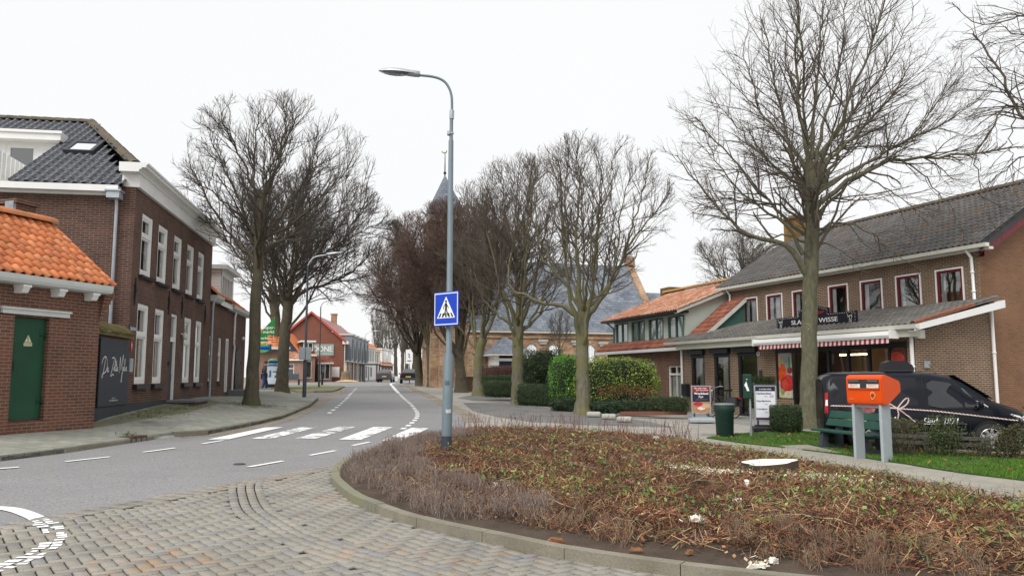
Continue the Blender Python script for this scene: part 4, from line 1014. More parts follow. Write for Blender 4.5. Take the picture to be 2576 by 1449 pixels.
for side in (0, 1):
    for i in range(nr):
        f0, f1 = i / nr, (i + 1) / nr
        P = lambda x, f, h: (x, (-.35 + (DB / 2 + .35) * f) if side == 0 else DB - (-.35 + (DB / 2 + .35) * f), ze - .1 + (zr - ze + .25) * f + h)
        r.quad(P(-.25, f0, .09), P(LB + .2, f0, .09), P(LB + .2, f1, 0), P(-.25, f1, 0))
        r.quad(P(-.25, f0, .0), P(LB + .2, f0, .0), P(LB + .2, f0, .09), P(-.25, f0, .09))
ro = r.build('roof', plain('pinkish_red_tiles', (.40, .13, .105), .35, .12, 1.0), t)
q = MB()
for sd in (0, 1):
    ya, yb = (-.4, DB / 2) if sd == 0 else (DB + .4, DB / 2)
    q.add([(-.35, ya, ze - .25), (-.35, yb, zr + .1), (-.35, yb, zr + .4), (-.35, ya, ze + .15), (-.0, ya, ze - .25), (0, yb, zr + .1), (0, yb, zr + .4), (0, ya, ze + .15)], [(0, 1, 2, 3), (4, 7, 6, 5), (3, 2, 6, 7), (0, 4, 5, 1)])
q.build('verge', plain('red_verge', (.42, .07, .05), .5), ro)
q = MB(); q.box(19, 20, DB / 2 - .4, DB / 2 + .4, zr - .3, zr + 1.4); q.box(18.9, 20.1, DB / 2 - .5, DB / 2 + .5, zr + 1.4, zr + 1.6); q.build('chimney', M['brickC'], ro)
for i in range(5):
    x0 = 2.0 + 4.6 * i
    d = MB(); d.wall(x0, x0 + 2.5, 2.85, 6.3, -.85, [(x0 + .5, x0 + 1.5, 3.1, 5.7)], .2); d.quad((x0, 2.4, 2.85), (x0, -.85, 2.85), (x0, -.85, 6.3), (x0, 2.4, 6.3)); d.quad((x0 + 2.5, -.85, 2.85), (x0 + 2.5, 2.4, 2.85), (x0 + 2.5, 2.4, 6.3), (x0 + 2.5, -.85, 6.3)); d.quad((x0, -.85, 2.85), (x0, 0, 2.85), (x0 + 2.5, 0, 2.85), (x0 + 2.5, -.85, 2.85))
    dm = d.build('dormer', plain('grey_dormer_%d' % i, (.22, .245, .27), .5, .05), t)
    q = MB(); q.box(x0 - .15, x0 + 2.65, -1.05, 2.4, 6.3, 6.5); q.build('dormer_roof', M['greyw'], dm)
    q = MB(); q.quad((x0 + .5, -.7, 3.1), (x0 + 1.5, -.7, 3.1), (x0 + 1.5, -.7, 5.7), (x0 + .5, -.7, 5.7)); q.build('pane', glassm('dark_pane', (.03, .03, .04), .03), dm)
q = MB(); q.box(-.3, 1.0, -.6, .1, ze - .3, ze + .1); q.box(1.0, LB, -.5, -.05, 2.7, 2.85); q.build('gutter', M['white'], t)
pipe(t, [(.25, -.12, ze - .2), (.25, -.12, -.5)], .09, 'white')
for xx in (4.3, 8.9, 13.5): pipe(t, [(xx + .6, -.2, 2.8), (xx + .6, -.2, -.3)], .07, 'white')
q = MB(); q.box(1.8, 2.3, -.05, -.01, 2.9, 3.1)
# lettering board on the gable
BS = Fr(BO.w(0, 0)[0], BO.w(0, 0)[1], BO.n[0] * -1, BO.n[1] * -1, .88)   # gable plane seen from the street, x to the right
bs = MB(); bs.box(-4.75, -1.25, -.12, -.02, 3.45, 5.0)
sgo = bs.build('wall_sign', plain('sage_grey_sign', (.26, .34, .31), .5, .03), None, (BS.o[0], BS.o[1], BS.zb), (0, 0, BS.ang)); tag(sgo, 'grey green sign with large white capital letters high on a red gable', 'sign')
q = MB(); put_text(q, 'BOONE', -3.0, 4.35, w=3.1, h=.75, y=-.125, bold=.03); put_text(q, 'bar  restaurant  zaalverhuur', -3.0, 3.75, w=3.1, h=.18, y=-.125); q.build('lettering', M['white'], sgo)
q = MB(); q.box(-1.7, -.45, -.08, -.02, .6, 1.95); o = q.build('notice_board', M['white'], None, (BS.o[0], BS.o[1], BS.zb), (0, 0, BS.ang)); tag(o, 'blank white notice board low on the red gable wall', 'notice board')
q = MB(); q.bbox(-2.9, -1.9, -.5, -.04, -.2, .7, .05); o = q.build('utility_box', M['signback'], None, (BS.o[0], BS.o[1], BS.zb), (0, 0, BS.ang)); tag(o, 'grey utility box at the foot of the red gable', 'box')
# white house, plain house and last dormer house down the street
far = AT(917, 958, 135)
S5 = Fr(far.x, far.y, .02, 1, .95)
t, ro = far_house('rendered_house', 'white two storey house with orange roof in the far street', S5, 9, 8, 5.6, 8.2, 'white', 'tileorange', [(.8, 1.9, 3.2, 5.1, 'mull'), (2.6, 3.7, 3.2, 5.1, 'mull'), (4.6, 5.6, 3.2, 5.1, 'plain'), (6.6, 7.6, 3.2, 5.1, 'plain'), (.8, 2.2, .3, 2.4, 'mull'), (3.0, 3.9, 0, 2.3, 'door'), (4.8, 6.4, .5, 2.3, 'mull')], win='greyw')
far = AT(934.5, 960, 146)
S6 = Fr(far.x, far.y, .02, 1, .95)
t, ro = far_house('rendered_house', 'beige two storey house beside the white house far down the street', S6, 8, 8, 5.4, 7.6, 'cream', 'tileorange', [(1, 2, 3.2, 4.9, 'plain'), (3, 4, 3.2, 4.9, 'plain'), (5, 6, 3.2, 4.9, 'plain'), (1, 2.5, .4, 2.3, 'plain'), (4, 5, 0, 2.2, 'door', 'white')])
far = AT(953, 961, 157)
S7 = Fr(far.x, far.y, .06, 1, .98)
t, ro = far_house('street_house', 'last low house with orange roof and white dormers down the street', S7, 13, 9, 3.0, 7.4, 'brickD', 'tileorange', [(1, 2.3, .2, 2.5, 'door', 'white'), (4, 5.3, .6, 2.3, 'mull'), (7, 8.3, .6, 2.3, 'mull'), (10, 11.3, .6, 2.3, 'mull')])
for x0 in (3.2, 8.2):
    d = MB(); d.box(x0, x0 + 3.4, .1, 3.5, 3.5, 6.0); d.box(x0 - .2, x0 + 3.6, -.1, 3.6, 6.0, 6.25); d.build('dormer', M['white'], t)
    q = MB(); q.quad((x0 + .5, .08, 4.2), (x0 + 2.9, .08, 4.2), (x0 + 2.9, .08, 5.6), (x0 + .5, .08, 5.6)); q.build('pane', M['glassr'], t)
# ================================================================== the church
CH = Fr(-3.0, 60.0, .961, .277, .7)
zc = lambda z: z - .7
ch_ = frame_thing('church', 'old yellow and red brick church with slate roof, arched windows and tower behind trees', 'church', CH)
w = MB(); wins = [(4.3, 5.15), (6.1, 6.98), (9.05, 9.95), (12.2, 13.1)]
arch_ops = [(a, b, zc(2.4), zc(3.95)) for a, b in wins]
w.wall(-.2, 15.5, -1, zc(4.95), 0, arch_ops, .25); w.quad((15.5, 0, -1), (15.5, 11, -1), (15.5, 11, zc(5)), (15.5, 0, zc(5))); w.poly([(15.5, -.05, zc(5)), (15.5, 11, zc(5)), (15.5, 5.5, zc(11.2))])
w.box(15.1, 15.75, -.35, .0, -1, zc(5.1))
w.add([(15.2, -.3, zc(5.0)), (15.8, -.3, zc(5.0)), (15.8, 5.5, zc(11.5)), (15.2, 5.5, zc(11.5)), (15.2, -.3, zc(4.6)), (15.8, -.3, zc(4.6)), (15.8, 5.5, zc(10.9)), (15.2, 5.5, zc(10.9))], [(0, 1, 2, 3), (4, 5, 1, 0), (1, 5, 6, 2), (4, 0, 3, 7)])
w.box(-.55, .15, -.75, 0, -1, zc(3.9)); w.box(-.5, .1, -.5, 0, zc(3.9), zc(4.6)); w.box(-2.6, -2.05, -.6, 0, -1, zc(4.4))
w.box(-3.2, -.2, .02, 3, -1, zc(5.6))
w.poly([(-.2, 0, zc(4.95)), (-.2, 11, zc(4.95)), (-.2, 5.5, zc(11.1))]); w.build('wall', M['brickC'], ch_)
for a, b in wins:
    xc, r_ = (a + b) / 2, (b - a) / 2; zs = zc(3.55)
    f = MB(); K = 10
    arc = [(xc + r_ * math.cos(math.pi * i / K), zs + .42 * math.sin(math.pi * i / K) * 1.05) for i in range(K + 1)]
    f.poly([(a, .15, zc(2.4))] + [(b, .15, zc(2.4))] + [(x, .15, z) for x, z in arc]); o = f.build('window', M['glassr'], ch_)
    c = MB()
    # spandrel brick that turns the square opening into an arch, then the glazing bars
    s = MB()
    for i in range(K):
        s.poly([(arc[i][0], -.002, arc[i][1]), (arc[i + 1][0], -.002, arc[i + 1][1]), (arc[i + 1][0], -.002, zc(3.97)), (arc[i][0], -.002, zc(3.97))])
    s.build('arch', M['brickC'], o)
    for i in range(1, 4): c.box(a + (b - a) * i / 4 - .015, a + (b - a) * i / 4 + .015, .11, .14, zc(2.4), zs + .38)
    for i in range(1, 5): c.box(a, b, .112, .138, zc(2.4) + .3 * i, zc(2.4) + .3 * i + .025)
    c.tube([(x, .12, z) for x, z in arc], .035, 5); c.build('glazing_bar', M['white'], o)
for x, z in ((2.6, 4.3), (5.6, 4.32), (8.3, 4.28), (10.6, 4.2)):
    s = MB(); s.bbox(x - .4, x + .4, -.18, .02, zc(z) - .16, zc(z) + .05, .03); s.bbox(x - .3, x + .3, -.14, .02, zc(z) - .34, zc(z) - .16, .03); s.build('stone_block', M['concrete'], ch_)
s = MB(); s.box(-.4, 15.4, -.22, 0, zc(4.86), zc(5.02)); s.build('gutter', M['cream'], ch_)
s = MB(); s.box(-.2, 15.3, -.10, 0, zc(4.45), zc(4.62)); s.build('cornice', M['brickC'], ch_)
s = MB(); s.quad((-.4, -.25, zc(5.0)), (15.3, -.25, zc(5.0)), (15.3, 5.5, zc(11.2)), (-.4, 5.5, zc(11.2)), [(0, 0), (15.7, 0), (15.7, 8.4), (0, 8.4)]); s.quad((15.3, 11.2, zc(5.0)), (-.4, 11.2, zc(5.0)), (-.4, 5.5, zc(11.2)), (15.3, 5.5, zc(11.2)), [(0, 0), (15.7, 0), (15.7, 8.4), (0, 8.4)]); s.build('roof', M['slate'], ch_)
s = MB(); s.box(15.2, 15.8, 5.0, 6.0, zc(11.2), zc(12.0)); s.build('gable_finial', M['brickC'], ch_)
# lower choir roof to the right
s = MB(); s.box(15.75, 27, 1.5, 9.5, -1, zc(4.6)); s.build('choir_wall', M['brickC'], ch_)
s = MB(); s.quad((15.7, 1.2, zc(4.6)), (27, 1.2, zc(4.6)), (27, 5.5, zc(8.9)), (15.7, 5.5, zc(8.9)), [(0, 0), (11.3, 0), (11.3, 6), (0, 6)]); s.quad((27, 9.8, zc(4.6)), (15.7, 9.8, zc(4.6)), (15.7, 5.5, zc(8.9)), (27, 5.5, zc(8.9)), [(0, 0), (11.3, 0), (11.3, 6), (0, 6)]); s.poly([(27, 1.2, zc(4.6)), (27, 9.8, zc(4.6)), (27, 5.5, zc(8.9))]); s.build('choir_roof', M['slate'], ch_)
# porch
po = MB(); po.box(1.15, 1.45, -2.4, 0, -.6, zc(3.05)); po.box(3.0, 3.3, -2.4, 0, -.6, zc(3.05)); po.box(1.15, 3.3, -.5, 0, -.6, zc(3.0)); po.build('porch_wall', M['white'], ch_)
po = MB(); po.box(1.45, 3.0, -2.3, -2.22, -.6, zc(2.65)); po.build('porch_door', plain('navy_door', (.008, .022, .045), .4, .1), ch_)
po = MB(); po.box(1.4, 3.05, -2.42, -2.24, zc(2.65), zc(2.85)); po.box(.75, 3.85, -2.85, .0, zc(3.05), zc(3.2)); po.build('porch_frame', M['white'], ch_)
po = MB(); A = (2.3, -1.3, zc(4.45)); c_ = [(.7, -2.9, zc(3.2)), (3.9, -2.9, zc(3.2)), (3.9, .1, zc(3.2)), (.7, .1, zc(3.2))]
A2 = (2.3, .1, zc(4.45))
po.add([c_[0], c_[1], A], [(0, 1, 2)], [[(0, 0), (3.2, 0), (1.6, 2)]]); po.add([c_[1], c_[2], A2, A], [(0, 1, 2, 3)], [[(0, 0), (3, 0), (3, 2), (1.4, 2)]]); po.add([c_[3], c_[0], A, A2], [(0, 1, 2, 3)], [[(0, 0), (3, 0), (1.6, 2), (0, 2)]])
po.build('porch_roof', M['slate'], ch_)
# tower
tw = MB(); tc_ = (-.95, 6.4); hw = 1.5
tw.box(tc_[0] - hw, tc_[0] + hw, tc_[1] - hw, tc_[1] + hw, -1, zc(14.6))
tw.build('tower', M['brickC'], ch_)
tw = MB(); tw.box(tc_[0] - hw - .12, tc_[0] + hw + .12, tc_[1] - hw - .12, tc_[1] + hw + .12, zc(14.2), zc(14.7)); tw.build('tower_cornice', M['white'], ch_)
tw = MB(); hs = hw + .12; b4 = [(tc_[0] + sx_ * hs, tc_[1] + sy_ * hs, zc(14.7)) for sx_, sy_ in ((-1, -1), (1, -1), (1, 1), (-1, 1))]; ap = (tc_[0], tc_[1], zc(18.5))
for i in range(4): tw.add([b4[i], b4[(i + 1) % 4], ap], [(0, 1, 2)], [[(0, 0), (4, 0), (2, 5)]])
tw.build('spire', M['slate'], ch_)
tw = MB(); tw.tube([(tc_[0], tc_[1], zc(18.4)), (tc_[0], tc_[1], zc(20.3))], [.06, .03], 6); tw.blob((tc_[0], tc_[1], zc(18.65)), (.13, .13, .13), 8, 6)
tw.prism([(-.30, .05), (-.12, .0), (.08, .02), (.16, .22), (.26, .20), (.22, .10), (.12, -.10), (-.05, -.14), (-.2, -.06), (-.42, -.1)], 'y', -.015, .015) if False else None
tw.build('spire_rod', M['iron'], ch_)
wv = MB(); wv.prism([(tc_[0] + a, zc(20.45) + b) for a, b in ((-.42, .20), (-.30, .02), (-.12, .0), (.08, .02), (.14, .24), (.26, .20), (.24, .08), (.12, -.14), (-.05, -.2), (-.22, -.1), (-.42, -.06))], 'y', tc_[1] - .02, tc_[1] + .02); wv.v = [(tc_[0] + (x - tc_[0]) * .7, y, zc(20.45) + (z - zc(20.45)) * .7) for x, y, z in wv.v]; wv.build('weathervane', plain('gilt', (.35, .28, .12), .4, metal=.6), ch_)
# ================================================================== house with the long dormer, beside the butcher's
DH = Fr(4.98, 41.5, .315, -.949, .05)
zd = lambda z: z - .05
dh = frame_thing('long_dormer_house', 'brick house with rust red pantile roof and long pale dormer of green framed windows', 'house', DH)
w = MB(); w.wall(-.55, 7.35, -.6, zd(2.65), .25, [(5.79, 7.12, zd(.55), zd(2.0)), (3.7, 4.55, zd(1.45), zd(2.15))], .12)
w.quad((-.55, 8, -.6), (-.55, .25, -.6), (-.55, .25, zd(2.65)), (-.55, 8, zd(2.65))); w.poly([(-.55, 8, zd(2.65)), (-.55, .25, zd(2.65)), (-.55, 4.1, zd(5.8))])
soldiers(w, 5.65, 7.25, zd(2.02), zd(2.22), .245)
w.build('wall', M['brickD'], dh)
window(dh, 5.79, 7.12, zd(.55), zd(2.0), .30, trans=zd(1.62), mull=(6.45,), frame='cream', curtain=[(5.9, 7.05, zd(1.55), zd(.6))], glass='glass')
window(dh, 3.7, 4.55, zd(1.45), zd(2.15), .30)
g = MB(); g.box(-1.3, 7.42, -.12, .24, zd(2.65), zd(2.79)); g.build('gutter', M['greyw'], dh)
kx = (zd(6.1) - zd(2.85)) / 4.1
fnD = lambda s_, t, h_: (s_, -.1 + t * .784 - h_ * .62, zd(2.82) + t * .62 + h_ * .784)
rf = MB(); pantiles(rf, fnD, [(-1.25, 0), (8.6, 0), (8.6, .68), (-1.25, .68)], .205, .32, .034, .02); pantiles(rf, fnD, [(7.1, .6), (8.6, .6), (8.6, 5.35), (7.1, 5.35)], .205, .32, .034, .02)
ro = rf.build('roof', M['tilerust'], dh)
q = MB(); q.poly([(-1.2, -.1, zd(2.76)), (8.5, -.1, zd(2.76)), (8.5, .43, zd(3.14)), (-1.2, .43, zd(3.14))]); q.poly([(7.1, .43, zd(3.14)), (8.5, .43, zd(3.14)), (8.5, 4.1, zd(6.04)), (7.1, 4.1, zd(6.04))]); q.poly([(-1.2, .43, zd(3.14)), (-.1, .43, zd(3.14)), (-.1, 4.1, zd(6.04)), (-1.2, 4.1, zd(6.04))]); q.poly([(8.5, 8.2, zd(2.7)), (-1.2, 8.2, zd(2.7)), (-1.2, 4.1, zd(6.08)), (8.5, 4.1, zd(6.08))]); q.build('roof_boards', M['blackp'], ro)
YD = .45
d = MB(); WN = [(.12, 1.5), (1.9, 3.27), (3.7, 5.1), (5.55, 6.93)]
d.wall(-.1, 7.08, zd(3.12), zd(4.32), YD, [(a, b, zd(3.21), zd(4.23)) for a, b in WN], .06); d.poly([(7.08, YD, zd(3.1)), (7.08, 4.0, zd(5.9)), (7.08, 4.0, zd(5.95)), (7.08, YD, zd(4.40))]); d.poly([(-.1, YD, zd(3.1)), (-.1, YD, zd(4.40)), (-.1, 4.0, zd(5.95)), (-.1, 4.0, zd(5.9))])
for i in range(9): d.box(-.1, 7.08, YD - .014, YD - .001, zd(3.14) + .132 * i, zd(3.14) + .132 * i + .006)
dm = d.build('dormer', M['sage'], dh)
for a, b in WN: window(dh, a, b, zd(3.21), zd(4.23), YD - .02, frame='greenframe', fw=.065, mull=((a + b) / 2,), glass='glassr', curtain=[(a + .06, b - .06, zd(4.18), zd(3.24))], back=False)
rd = MB(); fnR = lambda s_, t, h_: (s_, YD - .55 + t * .933 - h_ * .36, zd(4.42) + t * .36 + h_ * .933)
pantiles(rd, fnR, [(-.7, 0), (7.3, 0), (7.3, 4.5), (-.7, 4.5)], .205, .32, .034, .025)
rdo = rd.build('dormer_roof', M['tilered'], dm)
q = MB(); q.box(-.7, 7.2, YD - .5, YD + .1, zd(4.30), zd(4.40)); q.build('eave_board', M['blackp'], rdo)
q = MB(); q.add([(7.32, YD - .55, zd(4.26)), (7.32, 4.1, zd(5.86)), (7.32, 4.1, zd(6.1)), (7.32, YD - .55, zd(4.48)), (7.05, YD - .55, zd(4.26)), (7.05, 4.1, zd(5.86))], [(0, 1, 2, 3), (4, 5, 1, 0)]); q.build('barge_board', M['cream'], rdo)
q = MB(); ridge_caps(q, (-1.3, 4.1, zd(6.14)), (8.5, 4.1, zd(6.14)), .12, .34); q.build('ridge_tiles', plain('yellow_mossy_ridge', (.36, .17, .07), .8, .3, 3, dirt=(.36, .26, .06), dirt_amt=.8), ro)
q = MB(); q.box(-1.9, -.9, 4.2, 5.2, zd(4.5), zd(6.45)); q.build('chimney', plain('mossy_chimney', (.17, .09, .04), .9, .3, 3, dirt=(.16, .13, .03), dirt_amt=.7), ro)
pipe(dh, [(-.35, YD - .3, zd(4.3)), (-.05, YD - .06, zd(4.0)), (-.05, YD - .06, zd(3.25))], .04, 'greenframe')
q = MB(); q.poly([(8.5, .0, zd(2.75)), (8.5, 4.0, zd(2.75)), (8.5, 4.0, zd(5.9))]); q.build('gable_boards', M['greenframe'], dh)
q = MB(); q.add([(8.64, -.15, zd(2.62)), (8.64, 4.1, zd(5.95)), (8.64, 4.1, zd(6.15)), (8.64, -.15, zd(2.84)), (8.5, -.15, zd(2.62)), (8.5, 4.1, zd(5.95))], [(0, 1, 2, 3), (4, 5, 1, 0)]); q.build('barge_board', M['cream'], dh)
# ================================================================== the butcher's shop
BU = Fr(11.4, 22.5, .358, -.934, -.05)
zb = lambda z: z + .05
bu = frame_thing('butcher_shop', 'long brown brick house with grey pantile roof and butcher shop under a lean-to', 'shop', BU)
D_ = 2.95
UPB = [(-11.55, -10.57), (-10.0, -9.01), (-8.43, -7.45), (-6.46, -5.47), (-4.9, -3.9), (-3.34, -2.31), (-1.76, -.74)]
XL, XR_ = -12.45, -.2
w = MB(); w.wall(XL, XR_, -.8, zb(5.30), D_, [(a, b, zb(3.67), zb(4.88)) for a, b in UPB], .1)
w.quad((XL, D_ + 8, -.8), (XL, D_, -.8), (XL, D_, zb(5.3)), (XL, D_ + 8, zb(5.3))); w.poly([(XL, D_ + 8, zb(5.3)), (XL, D_, zb(5.3)), (XL, D_ + 4, zb(8.0))])
w.build('wall', M['brickB'], bu)
w = MB(); w.quad((XR_, D_, -.8), (XR_, D_ + 8, -.8), (XR_, D_ + 8, zb(5.35)), (XR_, D_, zb(5.35))); w.poly([(XR_, D_, zb(5.35)), (XR_, D_ + 8, zb(5.35)), (XR_, D_ + 4, zb(8.0))]); w.build('gable_wall', M['brickG'], bu)
for i, (a, b) in enumerate(UPB):
    cur = [(a + .13, a + .36, zb(4.75), zb(3.8)), (b - .5, b - .13, zb(4.75), zb(3.8))] if i < 3 else [(a + .13, a + .3, zb(4.75), zb(3.8))]
    wo = window(bu, a, b, zb(3.67), zb(4.88), D_ - .03, frame='white', fw=.05, glass='glassr' if i in (2, 5, 6) else 'glass', sash=.075, sash_mat='redframe', curtain=cur)
    s = MB(); s.box(a - .03, b + .03, D_ - .10, D_ + .02, zb(3.60), zb(3.67)); s.build('sill', M['white'], wo)
    s = MB(); soldiers(s, a - .08, b + .08, zb(4.89), zb(5.09), D_ - .004, .07); s.build('lintel', M['brickB'], bu)
g = MB(); g.prism([(D_ - .34, zb(5.33)), (D_ - .36, zb(5.44)), (D_ - .18, zb(5.44)), (D_ - .2, zb(5.33))], 'x', -13.1, .32); g.box(-13.05, .3, D_ - .18, D_, zb(5.26), zb(5.34)); g.build('gutter', M['cream'], bu)
ye, zee, yr, zr_ = D_ - .28, zb(5.47), D_ + 4, zb(8.02); S2 = math.hypot(yr - ye, zr_ - zee); uy, uz2 = (yr - ye) / S2, (zr_ - zee) / S2
fnB = lambda s_, t, h_: (s_, ye + uy * t - uz2 * h_, zee + uz2 * t + uy * h_)
rf = MB(); pantiles(rf, fnB, [(-13.2, 0), (.15, 0), (.15, S2), (-13.2, S2)], .215, .315, .044, .034, 5)
ro = rf.build('roof', M['tilegrey'], bu)
q = MB(); q.poly([(-13.2, ye, zee - .05), (.12, ye, zee - .05), (.12, yr, zr_ - .05), (-13.2, yr, zr_ - .05)]); q.poly([(.12, 2 * yr - ye, zee - .05), (-13.2, 2 * yr - ye, zee - .05), (-13.2, yr, zr_ - .05), (.12, yr, zr_ - .05)]); q.build('roof_boards', M['blackp'], ro)
q = MB(); ridge_caps(q, (-13.2, yr, zr_ + .03), (.15, yr, zr_ + .03), .13, .38); q.build('ridge_tiles', M['ridgemoss'], ro)
q = MB(); q.add([(.14, ye - .02, zee - .22), (.14, yr, zr_ - .2), (.14, yr, zr_ + .06), (.14, ye - .02, zee + .05), (.02, ye - .02, zee - .22), (.02, yr, zr_ - .2)], [(0, 1, 2, 3), (4, 5, 1, 0)]); q.build('verge', M['anthr'], ro)
q = MB(); q.add([(.10, ye + .15, zee - .40), (.10, yr, zr_ - .42), (.10, yr, zr_ - .18), (.10, ye + .15, zee - .12), (-.18, ye + .15, zee - .40), (-.18, yr, zr_ - .42)], [(0, 1, 2, 3), (4, 5, 1, 0)]); q.build('barge_board', M['redframe'], bu)
q = MB(); q.box(-13.0, -12.2, yr - .45, yr + .35, zr_ - .4, zr_ + .9); q.box(-13.08, -12.12, yr - .53, yr + .43, zr_ + .78, zr_ + .9); q.build('chimney', plain('mossy_yellow_chimney', (.22, .12, .05), .9, .3, 3, dirt=(.20, .15, .03), dirt_amt=.7), ro)
pipe(bu, [(-12.36, D_ - .26, zb(5.33)), (-12.36, D_ - .08, zb(5.1)), (-12.36, D_ - .08, zb(3.78)), (-12.45, D_ - .2, zb(3.72)), (-12.62, D_ - .3, zb(3.70))], .045)
pipe(bu, [(-.42, D_ - .26, zb(5.33)), (-.38, D_ - .09, zb(5.1)), (-.36, D_ - .09, zb(3.80)), (-.25, D_ - .12, zb(3.72)), (.1, D_ - .12, zb(3.70)), (.13, D_ - .12, zb(3.6))], .05)
pipe(bu, [(.06, D_ + .05, zb(3.45)), (.06, D_ + .05, zb(-.1))], .05)
pipe(bu, [(-.08, -.06, zb(2.8)), (-.08, -.06, zb(-.1))], .055)
pipe(bu, [(-11.80, -.06, zb(2.62)), (-11.80, -.06, zb(-.1))], .05)
# lean-to with the shop front
OP = [(-11.2, -10.25, zb(.55), zb(2.58)), (-9.62, -8.58, zb(.15), zb(2.58)), (-8.10, -6.95, zb(.02), zb(2.58)), (-5.97, -.30, zb(.15), zb(2.52))]
w = MB(); w.wall(-11.9, 0, -.8, zb(2.66), 0, OP, .16)
w.quad((0, 0, -.8), (0, D_ + .02, -.8), (0, D_ + .02, zb(2.75)), (0, 0, zb(2.75))); w.poly([(0, 0, zb(2.75)), (0, D_ + .02, zb(2.75)), (0, D_ + .02, zb(3.46))]); w.quad((-11.9, D_, -.8), (-11.9, 0, -.8), (-11.9, 0, zb(2.7)), (-11.9, D_, zb(3.4)))
w.build('lean_to_wall', M['brickB'], bu)
k3 = .9 / 3.2
fnL = lambda s_, t, h_: (s_, -.38 + t * .968 - h_ * .25, zb(2.97) + t * .25 + h_ * .968)
rf = MB(); pantiles(rf, fnL, [(-12.4, 0), (.36, 0), (.36, 3.32), (-12.4, 3.32)], .215, .30, .034, .034, 5)
rl = rf.build('lean_to_roof', M['tilelow'], bu)
q = MB(); q.poly([(-12.4, -.38, zb(2.91)), (.36, -.38, zb(2.91)), (.36, D_ - .02, zb(3.72)), (-12.4, D_ - .02, zb(3.72))]); q.build('roof_boards', M['blackp'], rl)
q = MB(); ridge_caps(q, (.32, 1.9, zb(3.55)), (.32, -.36, zb(2.98)), .10, .30); q.build('verge_tiles', plain('terracotta_verge', (.22, .085, .045), .7, .25, 3), rl)
q = MB(); ridge_caps(q, (.32, D_ - .05, zb(3.80)), (.32, 1.9, zb(3.55)), .10, .30); q.build('verge_tiles', M['tilelow'], rl)
q = MB()
q.add([(.44, -.5, zb(2.76)), (.44, D_ + .15, zb(3.52)), (.44, D_ + .15, zb(3.74)), (.44, -.5, zb(2.93)), (.2, -.5, zb(2.76)), (.2, D_ + .15, zb(3.52))], [(0, 1, 2, 3), (4, 5, 1, 0)]); q.quad((.44, D_ + .15, zb(3.52)), (.1, D_ + .15, zb(3.52)), (.1, D_ + .15, zb(3.74)), (.44, D_ + .15, zb(3.74)))
q.build('barge_board', M['white'], rl)
q = MB(); q.prism([(-.50, zb(2.84)), (-.53, zb(2.95)), (-.36, zb(2.95)), (-.36, zb(2.82))], 'x', -12.45, .5); q.build('gutter', M['cream'], bu)
q = MB(); q.box(-11.75, .18, -.36, -.002, zb(2.62), zb(2.84)); q.build('fascia', plain('cream_fascia', (.52, .52, .44), .5, .06), bu)
q = MB(); q.box(-12.4, XR_, D_ - .05, D_ - .005, zb(3.60), zb(3.68)); q.build('lead_strip', M['greyw'], bu)
# narrow windows and the glazed door, black frames with roller boxes
def black_bay(x0, x1, z0, z1, name, room):
    f = MB(); F = .12
    f.box(x0, x0 + F, .02, .14, z0, z1); f.box(x1 - F, x1, .02, .14, z0, z1); f.box(x0 + F, x1 - F, .022, .14, z0, z0 + F); f.box(x0 + F, x1 - F, .022, .14, z1 - .32, z1 - .2)
    o = f.build(name, M['blackp'], bu)
    b = MB(); b.box(x0 - .08, x1 + .06, -.16, .05, z1 - .18, z1 - .002); b.build('shutter_box', M['blackp'], o)
    g = MB(); g.quad((x0 + F - .03, .08, z0 + F - .03), (x1 - F + .03, .08, z0 + F - .03), (x1 - F + .03, .08, z1 - .30), (x0 + F - .03, .08, z1 - .30)); g.build('pane', M['glass'], o)
    return o
o1 = black_bay(*OP[0], 'window', 0); o2 = black_bay(*OP[1], 'window', 0); o3 = black_bay(*OP[2], 'shop_door', 0)
h = MB(); h.tube([(-7.14, .0, zb(.95)), (-7.14, -.05, zb(.95)), (-7.14, -.05, zb(1.30)), (-7.14, 0, zb(1.30))], .014, 6); h.build('handle', M['zinc'], o3)
ins = MB(); ins.box(-11.5, -6.6, 1.9, 2.0, -.3, zb(2.7)); ins.build('inner_wall', plain('pale_inner_wall', (.55, .53, .42), .9), bu)
ins = MB()
for x in (-11.02, -9.42): ins.box(x, x + .30, .3, .34, zb(.2), zb(2.5))
ins.build('blind', plain('beige_blind', (.62, .61, .48), .8), bu)
ins = MB()
for k in range(5): ins.blob((-7.4 + .05 * (k % 2), 1.2, zb(.6 + .32 * k)), (.28, .1, .13), 10, 6)
ins.blob((-10.7, .9, zb(2.0)), (.25, .1, .12), 10, 6)
ins.build('display_goods', plain('red_goods', (.38, .045, .035), .6), bu)
# wide shop window
f = MB(); X0, X1, z0, z1 = OP[3]
f.box(X0, X1, .03, .13, z1 - .18, z1); f.box(X0, X1, .03, .13, z0, z0 + .4)
for x in (X0, -5.17, -4.45, -3.5, -2.66, -1.82, -1.02, -.38): f.box(x, x + .08, .028, .13, z0 + .4, z1 - .18)
f.box(-5.1, -4.45, .05, .11, z0, z1 - .2) if False else None
so = f.build('shop_window', M['blackp'], bu)
g = MB()
for a, b in ((-4.97, -4.45), (-4.37, -3.5), (-3.42, -2.66), (-2.58, -1.82), (-1.74, -1.02)): g.quad((a, .09, z0 + .4), (b, .09, z0 + .4), (b, .09, z1 - .18), (a, .09, z1 - .18))
g.build('pane', M['glass'], so)
ins = MB(); ins.quad((-6.2, 2.6, -.3), (0, 2.6, -.3), (0, 2.6, zb(2.8)), (-6.2, 2.6, zb(2.8))); ins.quad((-6.2, .2, zb(2.6)), (-6.2, 2.6, zb(2.8)), (0, 2.6, zb(2.8)), (0, .2, zb(2.6))); ins.build('inner_wall', plain('brown_inner_wall', (.20, .13, .09), .9, .3, 1), bu)
